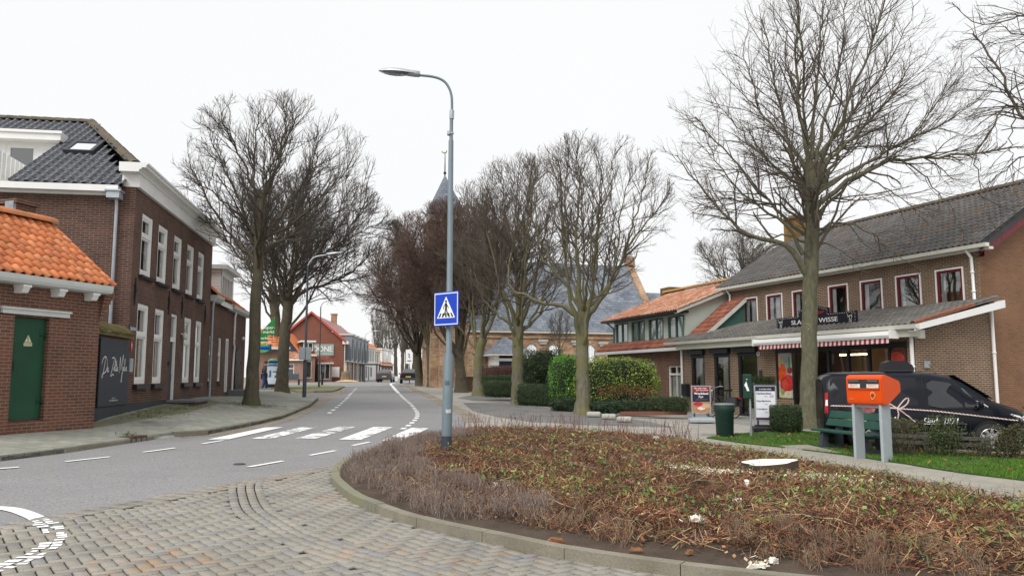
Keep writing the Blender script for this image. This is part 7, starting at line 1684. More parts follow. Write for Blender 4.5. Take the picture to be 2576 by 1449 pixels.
    for s_, k in ((1, 'tl'), (-1, 'tr')):
        x, y, z = J[k]; q = MB(); q.blob((x - .08, y, .055), (.15, .052, .055), 10, 6); q.build('shoe', M['iron'], t)
    q = MB(); q.blob((.172, 0, 1.615), (.022, .014, .024), 6, 5); q.build('nose', skinm, t)
    for s_ in (-1, 1): q = MB(); q.blob((.158, .034 * s_, 1.645), (.010, .013, .008), 6, 4); q.build('eye', M['iron'], t)
    q = MB(); q.box(-.12, .22, -.222, -.2, .99, 1.04) if False else q.lathe([(.188, -.04), (.192, 0), (.188, .04)], (.01, 0, 1.05), 14); q.build('jacket_band', plain('grey_band', (.16, .16, .17), .6), t)
person()
# ================================================================== bare winter trees
def barkm(name, col, moss, amt, spots=0.0, sc=6.0):
    m, nt, b = _mat(name); co = coords(nt)
    mp = N(nt, 'ShaderNodeMapping'); mp.inputs['Scale'].default_value = (1, 1, .3); nt.links.new(co, mp.inputs[0])
    n1 = noise(nt, mp.outputs[0], sc * 2.2, 6, .7); n2 = noise(nt, co, 1.3, 4, .6)
    c = ramp(nt, n1, [(.3, mul(col, .55)), (.55, col), (.75, mul(col, 1.5))])
    c = mixc(nt, ramp(nt, n2, [(.42, 0.0), (.62, amt)]), c, moss)
    if spots:
        n3 = noise(nt, co, 22, 2, .5); n4 = noise(nt, co, 1.7, 2)
        mm = N(nt, 'ShaderNodeMath', operation='MULTIPLY'); nt.links.new(ramp(nt, n3, [(.66, 0.0), (.70, 1.0)]), mm.inputs[0]); nt.links.new(ramp(nt, n4, [(.45, 0.0), (.6, spots)]), mm.inputs[1])
        c = mixc(nt, mm.outputs[0], c, (.42, .42, .34))
    nt.links.new(c, b.inputs['Base Color']); b.inputs['Roughness'].default_value = .9; b.inputs['Specular IOR Level'].default_value = .15
    bump(nt, b, n1, .8, .03)
    return m
M['bark'] = barkm('elm_bark', (.14, .132, .09), (.13, .13, .075), .5, .8)
M['barkdark'] = barkm('dark_bark', (.115, .098, .072), (.10, .095, .056), .6)
M['barkmid'] = barkm('mossy_bark', (.17, .16, .115), (.16, .155, .055), .7, .3)
M['twig'] = plain('brown_twigs', (.105, .085, .066), .9, .25, 2.0)
M['twigd'] = plain('dark_twigs', (.078, .065, .053), .9, .25, 2.0)
M['twigred'] = plain('reddish_twigs', (.125, .08, .064), .9, .25, 1.5)
M['twiggrey'] = plain('grey_twigs', (.16, .145, .125), .9, .2, 2.0)
def tubes_np(groups):
    """groups: list of (P (m,n,3), R (m,n), k sides) -> verts, quads"""
    Vs, Fs, off = [], [], 0
    for P, Rr, k in groups:
        m, n, _ = P.shape
        if m == 0: continue
        T = np.empty_like(P); T[:, 1:-1] = P[:, 2:] - P[:, :-2]; T[:, 0] = P[:, 1] - P[:, 0]; T[:, -1] = P[:, -1] - P[:, -2]
        T /= np.linalg.norm(T, axis=2, keepdims=True) + 1e-9
        mean = T.mean(1); ref = np.where(np.abs(mean[:, 2:3]) > .75, np.array([[1., .1, 0]]), np.array([[0, 0, 1.]]))
        A = np.cross(T, ref[:, None, :]); A /= np.linalg.norm(A, axis=2, keepdims=True) + 1e-9; B = np.cross(A, T)
        t = np.arange(k) * 2 * np.pi / k
        V = P[:, :, None, :] + (A[:, :, None, :] * np.cos(t)[None, None, :, None] + B[:, :, None, :] * np.sin(t)[None, None, :, None]) * Rr[:, :, None, None]
        Vs.append(V.reshape(-1, 3))
        idx = np.arange(m * n * k).reshape(m, n, k); a = idx[:, :-1, :]; b = idx[:, 1:, :]
        F = np.stack([a, np.roll(a, -1, 2), np.roll(b, -1, 2), b], -1).reshape(-1, 4) + off
        Fs.append(F); off += m * n * k
    return np.concatenate(Vs), np.concatenate(Fs)
def norm(a): return a / (np.linalg.norm(a, axis=-1, keepdims=True) + 1e-9)
def env_dist(p, d, C, E):
    q = (p - C) / E; dd = d / E
    a = (dd * dd).sum(-1); b = (q * dd).sum(-1); c = (q * q).sum(-1) - 1
    disc = np.maximum(b * b - a * c, 0)
    return np.where(c > 0, 0.0, (-b + np.sqrt(disc)) / a)
def level(rg, par, dens, t0, ang, Lr, n, rr, wig, trop, C, E, out=.3, up=.2, maxn=20000, fill=.8, rmin=.004, rs=.55, keep=1.0):
    """one more order of branching on all parent chains at once"""
    P, Rr = par; m, pn, _ = P.shape
    plen = np.linalg.norm(P[:, 1:] - P[:, :-1], axis=2).sum(1)
    cnt = rg.poisson(np.maximum(plen * dens, .01)); cnt = np.minimum(cnt, 60)
    idx = np.repeat(np.arange(m), cnt)
    if len(idx) > maxn: idx = rg.choice(idx, maxn, replace=False)
    M_ = len(idx); t = t0 + (1 - t0) * rg.random(M_) ** .85
    f = t * (pn - 1); i0 = np.minimum(f.astype(int), pn - 2); fr = (f - i0)[:, None]
    p = P[idx, i0] * (1 - fr) + P[idx, i0 + 1] * fr; T = norm(P[idx, i0 + 1] - P[idx, i0]); r0 = Rr[idx, i0] * (1 - fr[:, 0]) + Rr[idx, i0 + 1] * fr[:, 0]
    rnd = norm(rg.normal(size=(M_, 3))); perp = norm(np.cross(T, rnd)); outw = norm(p - C)
    a = np.radians(rg.uniform(ang[0], ang[1], M_))[:, None]
    d = norm(T * np.cos(a) + perp * np.sin(a) + outw * out + np.array([0, 0, up]))
    L = rg.uniform(Lr[0], Lr[1], M_) * (1 - .45 * t); ed = env_dist(p, d, C, E) * rg.uniform(.75, 1.08, M_)
    L = np.where(ed > 0, np.minimum(L, np.maximum(ed, Lr[0] * .35)), Lr[0] * .35) * (fill + (1 - fill) * rg.random(M_))
    Q = np.empty((M_, n, 3)); Q[:, 0] = p; step = (L / (n - 1))[:, None]
    for k in range(1, n):
        d = norm(d + rg.normal(size=(M_, 3)) * wig + np.array([0, 0, trop])); Q[:, k] = Q[:, k - 1] + d * step
    rb = np.maximum(np.minimum(r0 * rs, rr), rmin)
    RR = rb[:, None] * np.linspace(1, .45, n)[None, :]
    return Q, np.maximum(RR, rmin * .55)
def limb_np(rg, pts, r0, r1, n=16, jig=.03):
    pts = [tuple(p) for p in pts]; q = np.array(smooth_pts(pts, 6)); s = np.r_[0, np.cumsum(np.linalg.norm(np.diff(q, axis=0), axis=1))]
    u = np.linspace(0, s[-1], n); P = np.stack([np.interp(u, s, q[:, k]) for k in range(3)], 1)
    w = rg.normal(size=(n, 3)) * jig; w[0] = 0; P += w
    return P, r0 + (r1 - r0) * (u / s[-1]) ** .55
def make_tree(label, base, Y, trunk, limbs, env, bark='bark', twig='twig', seed=1, auto=6, rt=(.27, .19), dens=(2.2, 4.5, 7), up=.25, trop=(.05, .06, .05), L2=(.8, 2.2), L3=(.35, .9), L4=(.12, .38), caps=(260, 2600, 11000), group=None, flare=1.6, rmin=(.012, .0065, .0045), ground=None, name='bare_tree', start=.22, kid=.18, kd=(1.65, 1.0, .95), kl=1.6, kc=1.5, kr=.95):
    """trunk and limbs are traced as (u, v, depth offset); env = (u, v, ru, rv, depth radius in m)"""
    dens = (dens[0] * kd[0], dens[1] * kd[1], dens[2] * kd[2]); L2 = (L2[0] * kl, L2[1] * kl); L3 = (L3[0] * kl, L3[1] * kl); L4 = (L4[0] * kl, L4[1] * kl)
    caps = tuple(int(c * kc) for c in caps); rmin = tuple(r * kr for r in rmin)
    rg = np.random.default_rng(seed)
    p0 = ground if ground is not None else AT(*base, Y); t = thing(name, label, 'tree', p0, 0, group); o = np.array(p0)
    L_ = lambda q: np.array(AT(q[0], q[1], Y + (q[2] if len(q) > 2 else 0))) - o
    C = L_(env[:2]); k = abs(AT(env[0] + 100, env[1], Y).x - AT(env[0], env[1], Y).x) / 100
    E = np.array([env[2] * k, env[4] if len(env) > 4 else env[2] * k * .9, env[3] * k])
    tp = [L_(q) for q in trunk]; tp[0][2] = -.15
    P, Rr = limb_np(rg, tp, rt[0], rt[1], 18, .015); s = np.linspace(0, 1, 18); ln = np.linalg.norm(np.diff(P, axis=0), axis=1).sum()
    Rr = Rr * (1 + (flare - 1) * np.exp(-s * ln / .35))
    tv, tf = tubes_np([(P[None], Rr[None], 14)])
    # buttress irregularity
    npmesh('trunk', tv, tf, M[bark], t, True)
    LP, LR = [], []
    for q, r0, r1 in limbs:
        a, b = limb_np(rg, [L_(x) for x in q], r0 * .85, r1 * .6, 16, .035); LP.append(a); LR.append(b)
    for i in range(auto):
        st = P[int(17 * rg.uniform(.62, .98))]; az = 2 * math.pi * (i + rg.random()) / auto; el = rg.uniform(.15, 1.25)
        d = np.array([math.cos(az) * math.cos(el), math.sin(az) * math.cos(el), math.sin(el)]); tgt = C + E * d * rg.uniform(.7, .95)
        mid = st + (tgt - st) * .45 + np.array([0, 0, -.08 * np.linalg.norm(tgt - st) * (1 - el)]) + rg.normal(size=3) * .12
        a, b = limb_np(rg, [st, mid, tgt], rt[1] * rg.uniform(.32, .5), .018, 16, .04); LP.append(a); LR.append(b)
    LP.append(P[9:] if False else np.array([P[min(17, 9 + i // 2)] * (1 - (i % 2) * .5) + P[min(17, 9 + i // 2 + 1)] * ((i % 2) * .5) for i in range(16)])); LR.append(np.full(16, rt[1] * .6))
    LP, LR = np.array(LP), np.array(LR)
    tv, tf = tubes_np([(LP[:-1], LR[:-1], 8)]); npmesh('limb', tv, tf, M[bark], t, True)
    B = level(rg, (LP, LR), dens[0], start, (25, 60), L2, 9, .05, .10, trop[0], C, E, .25, up, caps[0], rmin=rmin[0])
    Tw = level(rg, B, dens[1], kid, (25, 60), L3, 6, .014, .13, trop[1], C, E, .2, up, caps[1], rmin=rmin[1])
    Tw2 = level(rg, (LP, LR), dens[1] * .6, .4, (35, 70), L3, 6, .014, .13, trop[1], C, E, .25, up, caps[1] // 5, rmin=rmin[1])
    Tl = level(rg, (np.concatenate([Tw[0], Tw2[0]]), np.concatenate([Tw[1], Tw2[1]])), dens[2], .2, (25, 60), L4, 4, .006, .16, trop[2], C, E, .15, up, caps[2], rmin=rmin[2])
    gr = [(B[0], B[1], 6), (Tw[0], Tw[1], 4), (Tw2[0], Tw2[1], 4), (Tl[0], Tl[1], 3)]
    tv, tf = tubes_np(gr); npmesh('crown', tv, tf, M[twig], t, True)
    return t
# the two (three) on the left pavement
b1 = G(632, 1018, 0, zpav); b2_ = G(708, 991); b3 = G(694, 980)
make_tree('tall domed bare tree at the end of the brick houses, nearest on left', (632, 1018), b1.y, [(632, 1018), (638, 900), (644, 780), (650, 660), (655, 560), (660, 480)],
          [([(650, 660), (630, 590), (598, 500), (560, 420), (530, 350)], .12, .02), ([(652, 640), (668, 590), (720, 520), (775, 440), (800, 360)], .13, .02), ([(655, 560), (640, 480), (640, 390), (650, 290)], .11, .02), ([(658, 520), (690, 440), (715, 340), (720, 260)], .10, .02), ([(650, 650), (690, 610), (780, 570), (870, 520), (930, 470)], .09, .018), ([(648, 690), (600, 640), (540, 580), (490, 520)], .08, .018), ([(650, 600), (600, 540), (530, 480), (470, 430)], .08, .018), ([(655, 600), (740, 560), (830, 480), (880, 420)], .08, .018), ([(650, 680, 0), (660, 600, -1.2), (680, 500, -2.2), (690, 420, -2.6)], .09, .02), ([(650, 680, 0), (640, 600, 1.2), (620, 500, 2.2), (600, 400, 2.8)], .09, .02)],
          (690, 460, 262, 238, 3.6), 'barkdark', 'twigd', 11, 7, (.235, .165), (2.2, 4.6, 7), .24, (.035, .05, .05), (.7, 2.0), (.35, .85), (.12, .36), (330, 3400, 15000), ground=b1)
make_tree('bare tree with dark forked trunk standing beside the poster stand', (708, 991), b2_.y, [(708, 992), (712, 920), (716, 850), (722, 790), (728, 740)],
          [([(722, 800), (705, 730), (690, 660), (680, 590)], .17, .03), ([(726, 770), (760, 735), (830, 710), (890, 680), (950, 620)], .17, .025), ([(728, 745), (745, 680), (790, 600), (830, 530)], .14, .025), ([(728, 740), (735, 660), (745, 570), (760, 480)], .14, .025), ([(740, 700), (800, 650), (880, 600), (960, 560)], .10, .02), ([(712, 760), (660, 700), (610, 650), (570, 600)], .10, .02), ([(726, 760, 0), (740, 680, -2), (760, 600, -3.4)], .12, .02)],
          (775, 605, 235, 185, 4.6), 'barkdark', 'twigd', 12, 7, (.34, .26), (1.9, 4, 6), .22, (.03, .04, .04), (1.0, 2.8), (.5, 1.2), (.18, .5), (330, 3200, 13000), ground=b2_, rmin=(.016, .010, .0075))
make_tree('bare tree whose trunk stands just behind the forked one, under the green flags', (694, 980), b3.y, [(692, 982), (694, 900), (695, 830), (690, 770), (684, 720)],
          [([(690, 780), (668, 740), (640, 680), (610, 620)], .16, .03), ([(692, 790), (715, 730), (750, 670), (790, 610)], .16, .03), ([(688, 750), (690, 680), (705, 600), (715, 540)], .14, .025), ([(690, 780, 0), (720, 720, 2), (800, 690, 3), (860, 700, 3)], .12, .02)],
          (720, 660, 190, 130, 4.5), 'barkdark', 'twigd', 13, 5, (.36, .28), (1.5, 3.5, 5), .2, (.03, .03, .03), (1.0, 2.8), (.5, 1.2), (.2, .5), (200, 1800, 7000), ground=b3, rmin=(.018, .011, .008))
# large elm before the butcher's
b4 = G(2035, 1076)
make_tree('large spreading bare elm in the lawn before the butcher shop', (2035, 1076), b4.y, [(2035, 1078), (2036, 980), (2037, 880), (2037, 780), (2040, 680), (2042, 600), (2042, 500), (2040, 420)],
          [([(2030, 690), (2008, 650), (1968, 612), (1900, 595), (1840, 560), (1790, 500), (1740, 440), (1700, 390)], .15, .02), ([(2020, 640), (1980, 570), (1910, 520), (1850, 470), (1800, 400), (1775, 330)], .085, .014),
           ([(2042, 540), (2080, 495), (2160, 440), (2260, 400), (2370, 395), (2480, 380), (2600, 370)], .12, .03), ([(2045, 560), (2100, 500), (2180, 430), (2260, 400)], .08, .03), ([(2044, 470), (2090, 400), (2160, 330), (2230, 260), (2290, 160)], .11, .018),
           ([(2040, 430), (2020, 330), (2006, 230), (2003, 120), (2012, 20)], .13, .02), ([(2046, 440), (2068, 330), (2100, 220), (2120, 110), (2125, 0)], .10, .018), ([(2042, 400), (2046, 300), (2060, 180), (2064, 60), (2070, -30)], .10, .018),
           ([(2040, 500), (1990, 450), (1920, 400), (1860, 330), (1810, 270)], .09, .014), ([(2040, 440), (1985, 370), (1930, 300), (1890, 210), (1870, 140)], .08, .013), ([(2036, 560), (1960, 520), (1880, 500), (1800, 505), (1740, 520)], .07, .012), ([(2030, 610), (1960, 590), (1880, 640), (1800, 650)], .05, .010),
           ([(2044, 500), (2130, 440), (2240, 380), (2330, 300), (2400, 200)], .09, .014), ([(2044, 420), (2110, 330), (2190, 230), (2260, 110), (2300, 20)], .08, .013), ([(2046, 480), (2160, 420), (2290, 350), (2410, 290), (2500, 210)], .08, .013),
           ([(2046, 580), (2110, 560), (2200, 590), (2270, 650), (2330, 700)], .06, .008), ([(2046, 600), (2130, 640), (2170, 690)], .04, .008), ([(2160, 440), (2240, 480), (2310, 540), (2370, 600)], .04, .007), ([(2260, 400), (2330, 450), (2400, 540), (2430, 600)], .04, .007),
           ([(2042, 560, 0), (2060, 480, -1.6), (2090, 380, -2.8), (2120, 260, -3.4)], .09, .014), ([(2040, 540, 0), (2010, 460, 1.6), (1980, 340, 2.8), (1960, 220, 3.4)], .09, .014), ([(2040, 480, 0), (1990, 400, -1.4), (1950, 300, -2.4)], .07, .012), ([(2042, 470, 0), (2100, 380, 1.6), (2180, 300, 2.8)], .07, .012)],
          (2060, 300, 420, 390, 4.0), 'bark', 'twig', 14, 5, (.27, .19), (2.3, 3.6, 5.2), .10, (.03, .015, .0), (.7, 1.9), (.35, .95), (.14, .42), (520, 3800, 13000), ground=b4, rmin=(.010, .0055, .0038))
# row before the churchyard
b5 = G(1465, 1041)
make_tree('pale barked bare tree with low forking limbs beside the concrete blocks', (1465, 1041), b5.y, [(1466, 1042), (1466, 960), (1464, 880), (1464, 810), (1466, 785)],
          [([(1460, 800), (1425, 775), (1380, 765), (1330, 745), (1290, 730), (1276, 700), (1285, 620), (1290, 540)], .13, .02), ([(1462, 795), (1440, 740), (1400, 690), (1360, 640), (1350, 560), (1345, 470)], .11, .018), ([(1466, 790), (1455, 700), (1450, 600), (1455, 480), (1450, 380)], .15, .02), ([(1468, 790), (1490, 730), (1500, 640), (1510, 540), (1515, 430)], .12, .018), ([(1470, 795), (1510, 755), (1545, 700), (1570, 640), (1610, 580), (1660, 520), (1690, 470)], .14, .018), ([(1470, 795), (1480, 770), (1530, 720), (1550, 640), (1560, 540), (1590, 430)], .10, .016), ([(1400, 690), (1380, 620), (1400, 520), (1395, 420)], .06, .012), ([(1570, 640), (1600, 540), (1625, 450), (1640, 380)], .07, .012), ([(1466, 790, 0), (1480, 690, -1.5), (1490, 560, -2.4), (1490, 450, -2.6)], .10, .015), ([(1462, 790, 0), (1440, 700, 1.5), (1420, 560, 2.5), (1410, 460, 2.6)], .10, .015), ([(1450, 600), (1420, 520), (1430, 420), (1425, 350)], .06, .012), ([(1510, 540), (1540, 460), (1545, 370)], .05, .01)],
          (1488, 545, 225, 222, 3.3), 'barkmid', 'twig', 15, 4, (.25, .22), (2.2, 3.6, 5.5), .22, (.035, .03, .02), (.7, 1.9), (.35, .9), (.14, .4), (330, 2900, 11000), ground=b5, rmin=(.011, .0065, .0048))
b6 = G(1300, 1014)
make_tree('bare tree with deeply grooved trunk standing in the low clipped hedge', (1300, 1014), b6.y, [(1302, 1015), (1302, 940), (1302, 870), (1304, 820)],
          [([(1302, 830), (1280, 770), (1255, 700), (1245, 600), (1240, 500)], .16, .02), ([(1304, 825), (1300, 740), (1296, 640), (1300, 520), (1305, 430)], .18, .02), ([(1306, 825), (1330, 770), (1350, 690), (1370, 600), (1385, 500)], .15, .02), ([(1302, 830), (1250, 790), (1210, 740), (1190, 660)], .10, .018), ([(1306, 830), (1350, 800), (1390, 740), (1420, 660)], .10, .018), ([(1304, 820, 0), (1310, 720, -2), (1320, 600, -3)], .12, .02), ([(1296, 640), (1270, 540), (1265, 450)], .08, .014), ([(1300, 600), (1330, 500), (1340, 420)], .08, .014)],
          (1305, 600, 175, 220, 3.6), 'barkmid', 'twig', 16, 5, (.26, .24), (2.1, 3.8, 5.6), .28, (.04, .04, .03), (.8, 2.0), (.4, 1.0), (.16, .45), (300, 2600, 9500), ground=b6, rmin=(.013, .008, .006))
b7 = G(1205, 994)
make_tree('bare tree with bent trunk before the church porch', (1205, 994), b7.y, [(1205, 995), (1203, 940), (1205, 890), (1215, 850)],
          [([(1205, 890), (1190, 830), (1180, 760), (1165, 690), (1160, 600)], .15, .02), ([(1212, 860), (1240, 800), (1260, 740), (1280, 660), (1280, 560)], .17, .02), ([(1213, 855), (1215, 780), (1220, 690), (1225, 580), (1230, 500)], .15, .02), ([(1205, 890), (1160, 830), (1110, 770)], .08, .018), ([(1215, 850, 0), (1225, 760, -2.5), (1235, 660, -3.5)], .12, .02)],
          (1215, 640, 155, 195, 4.0), 'barkmid', 'twig', 17, 5, (.30, .24), (1.9, 4, 6), .3, (.05, .04, .04), (.9, 2.2), (.45, 1.1), (.18, .5), (260, 2300, 8500), ground=b7, rmin=(.015, .010, .0075))
for i, (px, env, tr_, lm, lab) in enumerate((
    ((1160, 986), (1150, 650, 160, 160, 4.4), [(1160, 987), (1158, 930), (1152, 880)], [([(1155, 900), (1120, 830), (1090, 760), (1060, 690)], .16, .03), ([(1152, 885), (1165, 800), (1180, 720), (1190, 620)], .15, .03), ([(1152, 885), (1145, 790), (1140, 690), (1140, 600)], .15, .03)], 'bare tree with reddish twigs right behind the tall lamp post'),
    ((1086, 973), (1075, 680, 140, 160, 5.0), [(1087, 974), (1084, 920), (1080, 870)], [([(1083, 890), (1060, 820), (1020, 770), (970, 740)], .18, .03), ([(1081, 875), (1095, 790), (1110, 700), (1120, 610)], .17, .03), ([(1081, 875), (1070, 780), (1065, 690), (1070, 600)], .17, .03), ([(1083, 890), (1120, 830), (1150, 770)], .14, .03)], 'bare red twigged tree in front of the church tower, second from the bend'),
    ((1058, 970), (1015, 710, 130, 135, 4.8), [(1058, 971), (1052, 915), (1050, 865)], [([(1052, 880), (1030, 810), (990, 770), (940, 740)], .18, .03), ([(1050, 870), (1045, 790), (1030, 700), (1020, 620)], .17, .03), ([(1050, 870), (1070, 790), (1080, 720)], .15, .03)], 'bare red twigged tree nearest the bend of the road'))):
    g_ = G(*px)
    make_tree(lab, px, g_.y, tr_, lm, env, 'barkdark', 'twigred', 20 + i, 10, (.36, .28), (1.8, 4.2, 6), .12, (.02, .02, .03), (1.2, 3.0), (.6, 1.4), (.22, .6), (300, 2600, 9000), ground=g_, rmin=(.019, .0125, .0095))
# slim tree by the church, tree behind the shop, tree just out of the frame on the right
g_ = G(1408, 985)
make_tree('slim young bare tree against the church wall', (1408, 985), 50, [(1408, 985), (1408, 930), (1408, 880)], [([(1408, 885), (1395, 840), (1388, 800)], .05, .012), ([(1408, 885), (1410, 840), (1412, 790)], .05, .012), ([(1408, 885), (1424, 845), (1432, 800)], .05, .012)], (1410, 835, 38, 60, .9), 'barkmid', 'twiggrey', 31, 3, (.10, .07), (2.5, 4, 5), .4, (.06, .05, .04), (.5, 1.2), (.3, .7), (.15, .4), (80, 500, 1500), rmin=(.014, .01, .008))
make_tree('bare tree whose fine crown rises behind the butcher shop roof', (1880, 960), 46, [(1880, 990), (1880, 850), (1878, 760)], [([(1878, 780), (1840, 720), (1800, 680)], .16, .03), ([(1878, 770), (1870, 690), (1860, 620)], .16, .03), ([(1878, 770), (1910, 690), (1930, 620)], .16, .03)], (1855, 670, 125, 105, 2.8), 'barkdark', 'twiggrey', 32, 7, (.28, .22), (2, 4, 6), .2, (.03, .03, .03), (.9, 2.2), (.5, 1.1), (.2, .5), (230, 2000, 7000), rmin=(.014, .009, .007))
make_tree('bare tree at the right whose boughs hang into the picture', (2760, 1150), 15.5, [(2760, 1170), (2758, 900), (2755, 600), (2750, 350)],
          [([(2750, 420), (2660, 330), (2560, 260), (2490, 330), (2440, 420)], .07, .010), ([(2750, 250), (2660, 80), (2560, 40), (2490, 70), (2430, 40), (2400, 10)], .06, .010), ([(2750, 300), (2660, 110), (2590, 90), (2500, 70)], .05, .012), ([(2752, 480), (2650, 400), (2560, 400), (2480, 470)], .05, .009), ([(2490, 330), (2450, 400), (2470, 500), (2520, 600)], .025, .005), ([(2560, 260), (2540, 360), (2560, 480)], .025, .005)],
          (2740, 250, 360, 420, 2.6), 'barkdark', 'twigd', 33, 3, (.22, .15), (2.0, 3.2, 4.5), -.05, (-.04, -.03, -.02), (.5, 1.4), (.3, .8), (.12, .4), (170, 1100, 4000), rmin=(.007, .0042, .0032))
# far row closing the street
for i, (u, v, Yf, h_) in enumerate(((948, 962, 195, 770), (962, 962, 190, 800), (979, 961, 200, 775), (996, 961, 135, 790), (1012, 962, 150, 770), (1024, 962, 128, 800), (1040, 962, 140, 780), (1052, 962, 120, 800))):
    make_tree('distant bare tree closing the street, number %s from the white houses' % ('first second third fourth fifth sixth seventh eighth'.split()[i]), (u, v), Yf, [(u, v), (u + (-1) ** i, v - 60), (u + 2 * (-1) ** i, v - 95)], [([(u, v - 60), (u - 10, h_ + 60), (u - 14, h_ + 20)], .22, .05), ([(u, v - 80), (u + 8, h_ + 60), (u + 12, h_ + 20)], .22, .05), ([(u, v - 80), (u, h_ + 50), (u + 1, h_ + 5)], .22, .05)], (u, h_ + 75, 21, 78, 2.0), 'barkdark', 'twiggrey', 40 + i, 4, (.42, .26), (.9, 1.6, 2.2), .5, (.08, .06, .05), (1.2, 3.2), (.8, 1.8), (.4, 1.0), (90, 600, 1500), group='trees closing the street', rmin=(.035, .024, .018), flare=1.3)
# ================================================================== planting
def in_poly(poly, X, Y):
    c = np.zeros(len(X), bool); j = len(poly) - 1
    for i in range(len(poly)):
        xi, yi = poly[i]; xj, yj = poly[j]
        if yi != yj: c ^= ((yi > Y) != (yj > Y)) & (X < (xj - xi) * (Y - yi) / (yj - yi) + xi)
        j = i
    return c
def seg_np(pl, X, Y):
    best = np.full(len(X), 1e9)
    for i in range(len(pl) - 1):
        ax, ay = pl[i]; bx, by = pl[i + 1]; dx, dy = bx - ax, by - ay
        t = np.clip(((X - ax) * dx + (Y - ay) * dy) / (dx * dx + dy * dy + 1e-12), 0, 1); best = np.minimum(best, (X - ax - t * dx) ** 2 + (Y - ay - t * dy) ** 2)
    return np.sqrt(best)
def scatter(poly, n, rg, near=0.0):
    P = np.array(poly); lo, hi = P.min(0), P.max(0); out = np.empty((0, 2))
    while len(out) < n:
        q = lo + (hi - lo) * rg.random((n * 2, 2)); q = q[in_poly(poly, q[:, 0], q[:, 1])]
        if near: q = q[rg.random(len(q)) < np.clip((near / np.hypot(q[:, 0], q[:, 1])) ** 1.6, 0, 1)]
        out = np.concatenate([out, q])
    return out[:n]
_bx, _by = np.arange(-3.5, 9.5, .12), np.arange(3, 22, .12)
_gx, _gy = np.meshgrid(_bx, _by); rgz = np.random.default_rng(5)
_edge = BED + [BED[0]]
_d = seg_np(_edge, _gx.ravel(), _gy.ravel()).reshape(_gx.shape)
_zg = np.array([[gz(x, y) for x in _bx] for y in _by])
_nz = sum(a * np.sin(_gx * f + p) * np.cos(_gy * f * 1.1 + p * 2) for a, f, p in ((.03, 1.7, 1), (.02, 3.9, 2), (.014, 7.5, .5)))
_ZB = _zg + .06 + .09 * np.clip(_d / 1.8, 0, 1) + _nz * np.clip(_d / .8, 0, 1)
def zbed(X, Y):
    fx = np.clip((np.asarray(X) - _bx[0]) / .12, 0, len(_bx) - 1.001); fy = np.clip((np.asarray(Y) - _by[0]) / .12, 0, len(_by) - 1.001)
    i, j = fx.astype(int), fy.astype(int); a, b = fx - i, fy - j
    return _ZB[j, i] * (1 - a) * (1 - b) + _ZB[j, i + 1] * a * (1 - b) + _ZB[j + 1, i] * (1 - a) * b + _ZB[j + 1, i + 1] * a * b
patch('planting_bed', BED, M['soil'], 0.0, .3, lambda x, y: float(zbed(x, y)))
def slips(P, Lr, Wr, tilt, rg, lift=(0, .04), bend=.0):
    """thin flat slips lying about: (n,3) bases -> quads"""
    n = len(P); az = rg.random(n) * 2 * np.pi; el = rg.normal(size=n) * tilt; L = rg.uniform(*Lr, n); W_ = rg.uniform(*Wr, n)
    d = np.stack([np.cos(az) * np.cos(el), np.sin(az) * np.cos(el), np.sin(el)], 1) * L[:, None] / 2
    w = norm(np.cross(d, rg.normal(size=(n, 3)) * .6 + [0, 0, 1.0])) * W_[:, None] / 2; c = P + np.stack([0 * L, 0 * L, rg.uniform(*lift, n) + np.abs(d[:, 2])], 1)
    V = np.stack([c - d - w, c + d - w * .8, c + d + w * .8, c - d + w], 1).reshape(-1, 3); return V, np.arange(4 * n).reshape(-1, 4)
def stems(P, H, r, lean, rg, n=3, k=3, up=1.0, curve=.15):
    m = len(P); d = norm(np.stack([rg.normal(size=m) * lean, rg.normal(size=m) * lean, np.full(m, up)], 1)); h = rg.uniform(*H, m)[:, None] / (n - 1)
    Q = np.empty((m, n, 3)); Q[:, 0] = P
    for i in range(1, n): d = norm(d + rg.normal(size=(m, 3)) * curve); Q[:, i] = Q[:, i - 1] + d * h
    return Q, rg.uniform(*r, m)[:, None] * np.linspace(1, .55, n)[None]
rg = np.random.default_rng(21)
BEDIN = BED
bedk = BEDK
# cut brown stems lying and standing all over the bed
p = scatter(BEDIN, 52000, rg, 7.5); P3 = np.c_[p, zbed(p[:, 0], p[:, 1])]
dk = seg_np(bedk, p[:, 0], p[:, 1]); keep = dk > .32 + .25 * rg.random(len(p)); P3 = P3[keep]
V, F = slips(P3, (.05, .19), (.004, .011), .35, rg, (0, .05))
o = npmesh('cut_stem_litter', V, F, island('litter_brown', [(.20, .088, .05), (.14, .06, .04), (.27, .125, .066), (.38, .25, .14), (.07, .04, .03), (.46, .33, .18), (.17, .07, .045), (.05, .032, .024), (.24, .10, .056), (.33, .19, .10), (.28, .22, .10), (.045, .03, .022), (.22, .09, .05), (.15, .06, .04), (.19, .12, .08)], .9, .15, var=.6, scale=1.8)); o['kind'] = 'stuff'
p = scatter(BEDIN, 24000, rg, 8.5); dk = seg_np(bedk, p[:, 0], p[:, 1]); cl = np.sin(p[:, 0] * 2.1) * np.sin(p[:, 1] * 2.4 + 1) + .5 * np.sin(p[:, 0] * 5 + p[:, 1] * 4); p = p[(dk > 1.0) & (cl > -.25)]
Q, Rr = stems(np.c_[p, zbed(p[:, 0], p[:, 1])], (.04, .14), (.0025, .005), .5, rg, 3)
V, F = tubes_np([(Q, Rr, 3)]); o = npmesh('cut_shrub_stubble', V, F, island('stubble_red', [(.22, .08, .05), (.16, .06, .042), (.28, .115, .065), (.36, .22, .115), (.10, .05, .036), (.25, .09, .055), (.20, .075, .05), (.07, .04, .03)], .85, .2)); o['kind'] = 'stuff'
